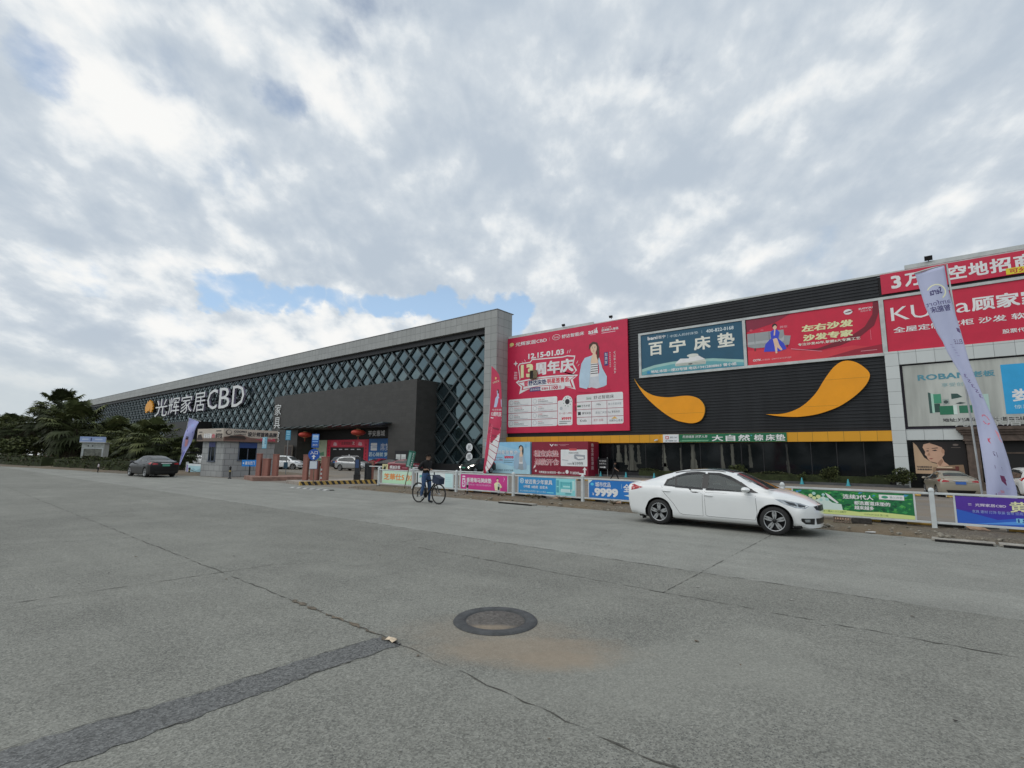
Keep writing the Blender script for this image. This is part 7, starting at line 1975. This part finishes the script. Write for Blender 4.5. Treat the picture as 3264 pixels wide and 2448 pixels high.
MB().tube([(.30, 0, .78), (.275, 0, .87)], .013, 6).build('seat_post', BF, bk)
MB().grid([[(.14, y * 1.6, .89 + .015 * (1 - abs(y) / .05)) for y in (-.05, -.02, .02, .05)], [(.22, y * 1.2, .905) for y in (-.05, -.02, .02, .05)], [(.40, y * .4, .90) for y in (-.05, -.02, .02, .05)]]).build('saddle', BF, bk)
hbm = MB().tube([(.76, -.30, .97), (.80, -.18, .985), (.80, 0, .98), (.80, .18, .985), (.76, .30, .97)], .012, 8); hbm.tube([ht, (.80, 0, .98)], .015, 8); hbm.tube([(.79, 0, .98), (.80, -.02, 1.09)], .02, 6); hbm.build('handlebar', BF, bk)
ck = MB(); ck.lathe([(.10, -.004), (.10, .004)], (.43, -.06, .285), 'Y', 20); ck.tube([(.43, -.075, .285), (.36, -.085, .14)], .010, 6); ck.obox((.36, -.13, .205 - .06), (.09, .08, .02)); ck.tube([(.43, .075, .285), (.50, .085, .43)], .010, 6); ck.obox((.50, .12, .435), (.09, .07, .02)); ck.build('crankset', BF, bk)
dr = MB().lathe([(.045, -.006), (.045, .006)], (0, -.05, .349), 'Y', 16); dr.obox((.0, -.055, .25), (.03, .02, .11), Matrix.Rotation(R(20), 3, 'Y')); dr.tube([(.42, -.055, .38), (0, -.05, .393)], .005, 5); dr.tube([(.42, -.055, .19), (.0, -.05, .22)], .005, 5); dr.build('drivetrain', BF, bk)
MB().grid([[(.36 * math.cos(a) * 1.0, y, .349 + .362 * math.sin(a)) for a in [R(95 + k * 9) for k in range(9)]] for y in (-.028, 0, .028)]).build('rear_mudguard', BF, bk)
NAVY = M('navy_bag', (.018, .030, .060), .8, var=.3, vs=8, bump=.3, bs=20)
tag(MB().prism([(.0, .0), (.02, .26), (.30, .17), (.36, .14), (.33, -.06), (.1, -.03)], -.13, .13).build('handlebar_bag', [NAVY], loc=(BX + .82, BYY, .74), bevel=.03), 'navy bag hanging from the bicycle\'s handlebar', 'bag')
# ------------------------------------------------------------------ walking man
wm = thing('person', 'person in black T-shirt and black trousers walking past the dark shop windows', 'person', (-6.75, 21.9, -.3), R(8))
J = {'pelvis': (0, 0, .88, .105, .135, 1), 'waist': (.01, 0, 1.0, .10, .13, 0), 'chest': (.03, 0, 1.18, .115, .165, 0), 'neckb': (.045, 0, 1.33, .07, .085, 0), 'neck': (.06, 0, 1.385, .046, .048, 2), 'head': (.085, 0, 1.46, .082, .073, 2), 'crown': (.08, 0, 1.535, .078, .073, 2),
     'shr': (.03, -.175, 1.29, .064, .064, 0), 'upr': (.10, -.20, 1.15, .052, .05, 0), 'elr': (.16, -.215, 1.03, .042, .042, 2), 'wrr': (.36, -.20, .90, .028, .032, 2),
     'shl': (.03, .175, 1.29, .064, .064, 0), 'upl': (-.06, .20, 1.15, .052, .05, 0), 'ell': (-.12, .215, 1.03, .042, .042, 2), 'wrl': (-.16, .22, .80, .028, .032, 2),
     'hipr': (-.01, -.09, .84, .092, .092, 1), 'knr': (-.10, -.095, .47, .062, .062, 1), 'anr': (-.33, -.095, .115, .042, .042, 1), 'her': (-.37, -.095, .075, .038, .04, 3), 'tor': (-.20, -.10, .035, .03, .042, 3),
     'hipl': (.01, .09, .84, .092, .092, 1), 'knl': (.20, .095, .49, .062, .062, 1), 'anl': (.36, .095, .11, .042, .042, 1), 'hel': (.34, .095, .05, .038, .04, 3), 'tol': (.53, .10, .05, .03, .042, 3)}
E_ = [('pelvis', 'waist'), ('waist', 'chest'), ('chest', 'neckb'), ('neckb', 'neck'), ('neck', 'head'), ('head', 'crown'), ('chest', 'shr'), ('shr', 'upr'), ('upr', 'elr'), ('elr', 'wrr'), ('chest', 'shl'), ('shl', 'upl'), ('upl', 'ell'), ('ell', 'wrl'), ('pelvis', 'hipr'), ('hipr', 'knr'), ('knr', 'anr'), ('anr', 'her'), ('her', 'tor'), ('pelvis', 'hipl'), ('hipl', 'knl'), ('knl', 'anl'), ('anl', 'hel'), ('hel', 'tol')]
hand(J, E_, 'wrr', (.375, -.2, .895), (.85, 0, -.5), (.5, 0, .85), (0, 1, 0), 2, .95); hand(J, E_, 'wrl', (-.16, .22, .78), (.1, 0, -1), (-1, 0, -.1), (0, 1, 0), 2, .95)
skin_body('body', J, E_, wm, [SHIRTB, BLACKT, SKIN, M('pale_shoe', (.5, .48, .36), .6)])
face(wm, (.09, 0, 1.46), (1, -.1, 0), .9, 'hair')
# ------------------------------------------------------------------ child by the hedge
ch = thing('person', 'small child in white top and black trousers at the foot of the hedge', 'person', (-37.4, -5.25, 0), R(75))
k_ = .56
J2 = {'pelvis': (0, 0, .72, .13, .16, 1), 'waist': (0, 0, .86, .13, .17, 0), 'chest': (.0, 0, 1.04, .13, .18, 0), 'neckb': (.01, 0, 1.16, .08, .09, 0), 'neck': (.02, 0, 1.20, .05, .05, 2), 'head': (.03, 0, 1.28, .10, .095, 3), 'crown': (.02, 0, 1.37, .095, .09, 3), 'shr': (0, -.18, 1.10, .07, .07, 0), 'elr': (.0, -.25, .90, .055, .055, 0), 'wrr': (.1, -.26, .74, .035, .035, 2), 'shl': (0, .18, 1.10, .07, .07, 0), 'ell': (.0, .25, .90, .055, .055, 0), 'wrl': (.05, .28, .72, .035, .035, 2),
      'hipr': (0, -.09, .66, .10, .10, 1), 'knr': (.03, -.10, .38, .075, .075, 1), 'anr': (-.02, -.10, .10, .055, .055, 1), 'tor': (.10, -.11, .045, .04, .045, 1), 'hipl': (0, .09, .66, .10, .10, 1), 'knl': (.02, .10, .38, .075, .075, 1), 'anl': (-.04, .10, .10, .055, .055, 1), 'tol': (.08, .11, .045, .04, .045, 1)}
J2 = {a: (b[0] * k_, b[1] * k_, b[2] * k_, b[3] * k_, b[4] * k_, b[5]) for a, b in J2.items()}
E2 = [('pelvis', 'waist'), ('waist', 'chest'), ('chest', 'neckb'), ('neckb', 'neck'), ('neck', 'head'), ('head', 'crown'), ('chest', 'shr'), ('shr', 'elr'), ('elr', 'wrr'), ('chest', 'shl'), ('shl', 'ell'), ('ell', 'wrl'), ('pelvis', 'hipr'), ('hipr', 'knr'), ('knr', 'anr'), ('anr', 'tor'), ('pelvis', 'hipl'), ('hipl', 'knl'), ('knl', 'anl'), ('anl', 'tol')]
hand(J2, E2, 'wrr', (.1 * k_, -.26 * k_, .73 * k_), (.2, 0, -1), (-1, 0, 0), (0, 1, 0), 2, .6); hand(J2, E2, 'wrl', (.05 * k_, .28 * k_, .71 * k_), (.2, 0, -1), (-1, 0, 0), (0, 1, 0), 2, .6)
skin_body('body', J2, E2, ch, [M('white_top', (.62, .55, .56), .8), BLACKT, SKIN, HAIRM])
# parked scooter beside the black car
sc_ = thing('scooter', 'dark motor scooter parked at the verge left of the black car', 'scooter', (-31.2, -4.6, 0), R(150))
for x in (0, 1.25): MB().lathe([(.14, -.05), (.21, -.05), (.23, 0), (.21, .05), (.14, .05)], (0, 0, 0), 'Y', 20, cap=False).build('wheel', TYRE, sc_, loc=(x, 0, .23)); 
MB().prism([(-.2, .45), (-.15, .72), (.45, .76), (.55, .35), (.95, .30), (1.08, .85), (1.15, .85), (1.12, .25), (.4, .2), (.1, .35)], -.15, .15).build('body', paint('scooter', (.03, .012, .014)), sc_, bevel=.04)
MB().obox((.12, 0, .80), (.62, .26, .10)).build('seat', CTR, sc_, bevel=.03)
m = MB().tube([(1.22, 0, .25), (1.08, 0, .95)], .03, 8); m.tube([(1.02, -.32, 1.02), (1.06, 0, .98), (1.02, .32, 1.02)], .018, 6); m.build('handlebar', CTR, sc_)
MB().lathe([(.001, .03), (.06, .02), (.07, -.03)], (1.16, 0, .82), 'X', 12).build('headlight', HLAMP, sc_)
MB().box(-.38, -.10, -.17, .17, .74, 1.05).build('top_box', CTR, sc_, bevel=.03)

# ================================================================== plants
GR = [M('leaf_dark', (.036, .046, .018), .72, spec=.2, var=.35, vs=1.5), M('leaf_mid', (.072, .088, .032), .72, spec=.2, var=.35, vs=1.5), M('leaf_light', (.125, .140, .055), .72, spec=.2, var=.3, vs=1.5), M('leaf_brown', (.075, .062, .034), .7, var=.3)]
BARK = M('palm_bark', (.095, .078, .058), .9, var=.4, vs=6, bump=.6, bs=14)
def fan_crown(r, n, R0, low=-50):
    mb = MB()
    for i in range(n):
        az = i * 2.399 + r.uniform(-.3, .3)
        f = (i + .5) / n
        el = R(82 - (82 - low) * f ** .9 + r.uniform(-9, 9))
        L = R0 * r.uniform(.42, .72)
        rad = R0 * r.uniform(.25, .37)
        d = Vector((math.cos(az) * math.cos(el), math.sin(az) * math.cos(el), math.sin(el)))
        side = Vector((-math.sin(az), math.cos(az), 0)); up = side.cross(d) * -1
        base = d * .12
        tip = d * L - Vector((0, 0, 1)) * L * .10 * (1 - math.sin(max(0, el)))
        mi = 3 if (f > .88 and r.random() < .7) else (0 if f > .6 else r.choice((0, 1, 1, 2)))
        mb.tube([base, tip * .5 + d * .02, tip], [.03, .022, .015], 4, 1)
        bd = (d - Vector((0, 0, .25))).normalized(); up = side.cross(bd) * -1
        ns = 15
        for k in range(ns):
            a = R(-112 + 224 * k / (ns - 1)) + r.uniform(-.03, .03)
            q = bd * math.cos(a) + side * math.sin(a)
            ln = rad * (1 - .22 * abs(a) / 2) * r.uniform(.88, 1.1)
            wv = (bd * -math.sin(a) + side * math.cos(a)) * rad * .085
            m1 = tip + q * ln * .55 + up * .02 * rad
            e = tip + q * ln - Vector((0, 0, 1)) * ln * r.uniform(.18, .42)
            mb.add([tip, m1 + wv, e, m1 - wv], [(0, 1, 2, 3)], mi)
    return mb
rt = random.Random(12)
PALMS = []
def palm(x, y, h, R0, label, proto=None, low=-50, n=42, rz=0.0, base=None):
    z = gz(y) if base is None else base
    if proto is None:
        t = thing('palm_tree', label, 'tree', (x, y, z), rz, 'fan palms on the verge')
        tr = MB(); zz = 0; pts, rr = [], []
        while zz < h:
            pts.append((.04 * math.sin(zz * 1.3), .03 * math.cos(zz), zz)); rr.append((.24 - .06 * zz / h) * (1.12 if len(pts) % 2 else .95)); zz += .17
        pts.append((0, 0, h)); rr.append(.2)
        tr.tube(pts, rr, 10).build('trunk', BARK, t)
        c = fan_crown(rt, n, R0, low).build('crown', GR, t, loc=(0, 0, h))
        return t
    t = dup(proto); t.location = (x, y, z); t.rotation_euler = (0, 0, rz); t['label'] = label
    s = h / PALMS_H[proto]; t.scale = (s * R0, s * R0, s)
    return t
PALMS_H = {}
pa = palm(-39.8, -1.0, 2.5, 2.75, 'nearest broad fan palm, drooping behind the black car', low=-62, n=96); PALMS_H[pa] = 2.5
pb = palm(-69.8, -2.6, 6.6, 3.4, 'tallest fan palm, rising above the tree mass at the far left', low=-48, n=84); PALMS_H[pb] = 6.6
for x, y, h, k, pr, lab in ((-43.6, -.9, 2.4, 1.0, pa, 'fan palm left of the nearest broad palm, beside the kiosk'), (-37.9, .6, 1.6, 1.05, pa, 'low fan palm at the violet flag, right of the broad palm'), (-58.5, .6, 3.0, 1.1, pa, 'fan palm standing behind the white kiosk'), (-63.5, -2.0, 4.1, 1.0, pa, 'fan palm right of the tallest palm'), (-75.5, -3.4, 5.2, 1.0, pb, 'fan palm directly left of the tallest palm'), (-66.5, -2.6, 5.3, .95, pb, 'fan palm leaning right of the tallest palm, tips against the beam'), (-83.0, -5.0, 4.6, 1.15, pb, 'fan palm, second group from the left edge'), (-92.0, -4.2, 5.0, 1.15, pb, 'fan palm near the left edge of the tree row'), (-101.0, -5.6, 5.2, 1.2, pb, 'leftmost fan palm of the row')):
    palm(x, y, h, k, lab, pr, rz=rt.uniform(0, 6))
def leaf_cloud(mb, c, rad, n, s, r, shell=.55, lumps=7, mis=(0, 0, 1, 1, 2), zmin=None):
    cl = []
    for _ in range(lumps):
        v = Vector((r.gauss(0, 1), r.gauss(0, 1), r.gauss(0, 1))).normalized() * r.uniform(.35, .75)
        cl.append((v, r.uniform(.35, .6)))
    for i in range(n):
        v0, rr = cl[r.randrange(lumps)] if r.random() < .8 else (Vector((0, 0, 0)), .85)
        d = Vector((r.gauss(0, 1), r.gauss(0, 1), r.gauss(0, 1))).normalized() * rr * (shell + (1 - shell) * r.random()) + v0
        p = Vector((c[0] + d.x * rad[0], c[1] + d.y * rad[1], c[2] + d.z * rad[2]))
        if zmin is not None and p.z < zmin: p.z = zmin + r.random() * .1
        a = Vector((r.gauss(0, 1), r.gauss(0, 1), r.gauss(0, .7))).normalized(); b = a.cross(Vector((r.gauss(0, 1), r.gauss(0, 1), r.gauss(0, 1)))).normalized()
        k = s * r.uniform(.6, 1.3)
        mb.add([p - a * k, p + b * k * .45, p + a * k, p - b * k * .45], [(0, 1, 2, 3)], mis[r.randrange(len(mis))])
def broad_tree(x, y, h, rad, label, n=1600, s=.26, base=None):
    z = gz(y) if base is None else base
    t = thing('bushy_tree', label, 'tree', (x, y, z), group='bushy trees behind the palms')
    tr = MB().tube([(0, 0, 0), (.05, .02, h * .3), (0, 0, h * .55)], [.16, .13, .08], 8)
    for k in range(5):
        a = k * 1.3; tr.tube([(.03, 0, h * (.3 + .04 * k)), (math.cos(a) * rad * .35, math.sin(a) * rad * .35, h * .58), (math.cos(a) * rad * .6, math.sin(a) * rad * .6, h * .72)], [.07, .05, .02], 5)
    tr.build('trunk', BARK, t)
    mb = MB(); leaf_cloud(mb, (0, 0, h * .60), (rad, rad, h * .42), int(n * 1.5), s * .8, rt, lumps=13, mis=(0, 1, 1, 2, 2)); mb.build('crown', GR, t)
for x, y, h, rad, lab in ((-48.0, 2.4, 3.2, 1.7, 'low bushy tree behind the fan palms beside the hut'), (-55.5, 1.6, 3.6, 2.2, 'bushy tree right behind the white kiosk'), (-62.5, .8, 4.4, 2.7, 'bushy tree behind the palm right of the tallest'), (-68.5, .2, 5.2, 3.1, 'bushy tree under the tallest palm'), (-76.5, -1.0, 5.6, 3.3, 'bushy tree left of the tallest palm'), (-86.0, -2.0, 6.2, 3.6, 'bushy tree in the second group from the left'), (-96.0, -3.0, 6.8, 4.0, 'bushy tree near the left edge'), (-108.0, -5.5, 7.6, 4.8, 'leftmost bushy tree at the edge of the view'), (-118.0, -4.0, 8.2, 5.2, 'far bushy tree behind the leftmost palms'), (-71.5, -5.2, 3.6, 2.4, 'low dark tree in front of the tallest palm\'s trunk')):
    broad_tree(x, y, h, rad, lab)
def hedge(name, label, pts, w, h, n, s, zb=None, r=rt):
    mb = MB()
    L = [0]
    for a, b in zip(pts[:-1], pts[1:]): L.append(L[-1] + math.hypot(b[0] - a[0], b[1] - a[1]))
    core = MB()
    for (a, b) in zip(pts[:-1], pts[1:]):
        ang = math.atan2(b[1] - a[1], b[0] - a[0]); l = math.hypot(b[0] - a[0], b[1] - a[1]); z0 = zb if zb is not None else .05
        core.obox(((a[0] + b[0]) / 2, (a[1] + b[1]) / 2, z0 + h * .40), (l, w * .7, h * .78), Matrix.Rotation(ang, 3, 'Z'), 0)
    mb.v, mb.f, mb.mi, mb.sm = core.v, core.f, core.mi, core.sm
    for i in range(n):
        f = r.random() * L[-1]
        k = max(j for j in range(len(L) - 1) if L[j] <= f)
        q = (f - L[k]) / (L[k + 1] - L[k]); a, b = pts[k], pts[k + 1]
        x, y = a[0] + (b[0] - a[0]) * q, a[1] + (b[1] - a[1]) * q
        bump = .86 + .14 * math.sin(f * 1.7) + .1 * math.sin(f * .53 + 2)
        u = r.uniform(-1, 1); zz = r.random() ** .6
        if abs(u) < .8: zz = r.uniform(.8, 1.05)
        p = Vector((x + r.uniform(-.1, .1), y + u * w / 2 * (1.08 - .25 * zz), (zb if zb is not None else .05) + zz * h * bump))
        a_ = Vector((r.gauss(0, 1), r.gauss(0, 1), r.gauss(0, .7))).normalized(); b_ = a_.cross(Vector((r.gauss(0, 1), r.gauss(0, 1), r.gauss(0, 1)))).normalized()
        kk = s * r.uniform(.6, 1.3)
        mb.add([p - a_ * kk, p + b_ * kk * .5, p + a_ * kk, p - b_ * kk * .5], [(0, 1, 2, 3)], r.choice((0, 0, 1, 1, 3)))
    return tag(mb.build(name, GR), label, 'hedge')
hedge('hedge', 'long dark clipped hedge on the verge in front of the kiosk', [(-34.5, -2.6), (-40, -3.4), (-47, -4.0), (-52.5, -4.9)], 1.5, 1.05, 5200, .10)
hedge('hedge', 'far dark hedge at the left edge, beyond a gap in the planting', [(-55.0, -5.3), (-62, -6.4), (-75, -7.6), (-95, -9.6), (-125, -13)], 1.8, 1.15, 6500, .14)
# bed along the shop front: hedge, kerb, rounded shrubs, cones
structure(MB().box(-13.3, RX + 24.1, 30.15, 30.32, -.42, -.10), 'planter_kerb', M('planter_kerb', (.075, .078, .08), .7, var=.3, vs=2))
structure(MB().box(-13.3, RX + 24.1, 30.33, 31.0, -.42, -.14), 'planter_soil', G_DIRT)
hedge('hedge', 'low dark hedge along the foot of the shop windows', [(-8.5, 30.72), (-2, 30.74), (4, 30.72), (11.2, 30.70)], .5, .70, 5200, .055, -.14)
def shrub(x, y, rx, h, label, n=1500):
    t = thing('shrub', label, 'shrub', (x, y, -.14), group='rounded shrubs in the shop front bed')
    mb = MB(); leaf_cloud(mb, (0, 0, h * .52), (rx, rx * .55, h * .5), n, .075, rt, lumps=9, zmin=.02); mb.build('foliage', GR, t)
    m = MB()
    for k in range(5): m.tube([(0, 0, 0), (math.cos(k * 1.3) * rx * .4, math.sin(k * 1.3) * rx * .2, h * .6)], [.02, .01], 5)
    m.build('stem', BARK, t)
shrub(.55, 30.55, .75, 1.35, 'rounded dark shrub seen over the roof of the white car'); shrub(7.45, 30.55, .82, 1.38, 'rounded shrub in the bed behind the bonnet of the white car'); shrub(12.0, 30.2, .95, 1.3, 'loose shrub at the foot of the white pillar, left of the beige car', 1900); shrub(5.6, 30.6, .35, .75, 'small light shrub left of the rounded shrub behind the bonnet', 500)
CONE = M('cyan_cone', (.05, .36, .42), .5, var=.1)
for x, lab in ((-12.4, 'leftmost cyan cone, at the black direction sign'), (-9.6, 'cyan cone just left of the walking man\'s path'), (-6.7, 'cyan cone behind the walking man, right side'), (1.5, 'cyan cone seen over the roof of the white car'), (5.6, 'cyan cone above the bonnet of the white car'), (8.68, 'cyan cone between the shrub and the white pillar')):
    t = thing('traffic_cone', lab, 'cone', (x, 29.95, -.3), group='cyan cones along the shop front')
    MB().lathe([(.13, .03), (.035, .50), (.02, .52)], n=16).build('cone', CONE, t); MB().box(-.16, .16, -.16, .16, 0, .03).build('base', CONE, t)
# white kiosk behind the hedge
kp = at_depth(292, 1474, 49.5)
kr = R(66)
kz = gz(kp.y)
kk = thing('kiosk', 'small white kiosk with a blue sign board behind the hedge', 'kiosk', (kp.x, kp.y, kz), kr)
kk.scale = (.84, .84, .90)
MB().box(-1.1, 1.0, 0, 2.4, -.2, 2.75).build('wall', M('kiosk_white', (.46, .48, .45), .6, var=.2), kk)
MB().box(-.88, .82, -.04, -.002, .35, 2.1).build('shutter', M('kiosk_shutter', (.20, .205, .17), .7, var=.5, vs=3), kk)
m = MB()
for a in ((-1.0, -.88, .25, 2.2), (.82, .94, .25, 2.2), (-.88, .82, 2.1, 2.2), (-.88, .82, .25, .35)): m.box(a[0], a[1], -.07, -.002, a[2], a[3])
m.build('frame', TRIM, kk)
S = Sign('', '', '', (kp.x, kp.y, kz), 2.4, .62, .12, '8a9cc0', parent=kk, panel='sign_board')
for v in S.panel.data.vertices: v.co.x -= 1.3; v.co.z += 2.8; v.co.y -= .25
S.off = Vector((-1.3, -.25, 2.8)); S.rect(0, 0, 2.4, .06, WHT, 0); S.rect(1.0, .14, 1.1, .5, '3a3f6a', 0); S.rect(.2, .25, .8, .4, 'b0bcd4', 0); S.rect(1.4, .25, 2.1, .4, 'b0bcd4', 0); S.done()
MB().box(-1.3, 1.2, -.12, 2.6, 2.752, 2.80).build('roof', TRIM, kk)
MB().box(.35, .95, .5, .9, 2.802, 3.35).build('air_conditioner', M('ac_unit', (.4, .4, .38), .6), kk)
MB().lathe([(.001, -.02), (.07, -.01), (.07, .01)], (-.5, -.02, 2.42), 'Y', 12).lathe([(.001, -.02), (.07, -.01), (.07, .01)], (-.1, -.02, 2.42), 'Y', 12).build('wall_lamp', DARK, kk)
# trees across the road, seen only as reflections in the glass
fw = MB()
for i in range(34):
    x = -150 + i * 6.5 + rt.uniform(-2, 2); h = rt.uniform(5.5, 9.5)
    leaf_cloud(fw, (x, -62 + rt.uniform(-5, 5), h * .52), (4.2, 3.5, h * .5), 260, .75, rt, lumps=6)
tag(fw.build('far_wood', GR), 'row of trees on the far side of the road', 'trees', kind='stuff')
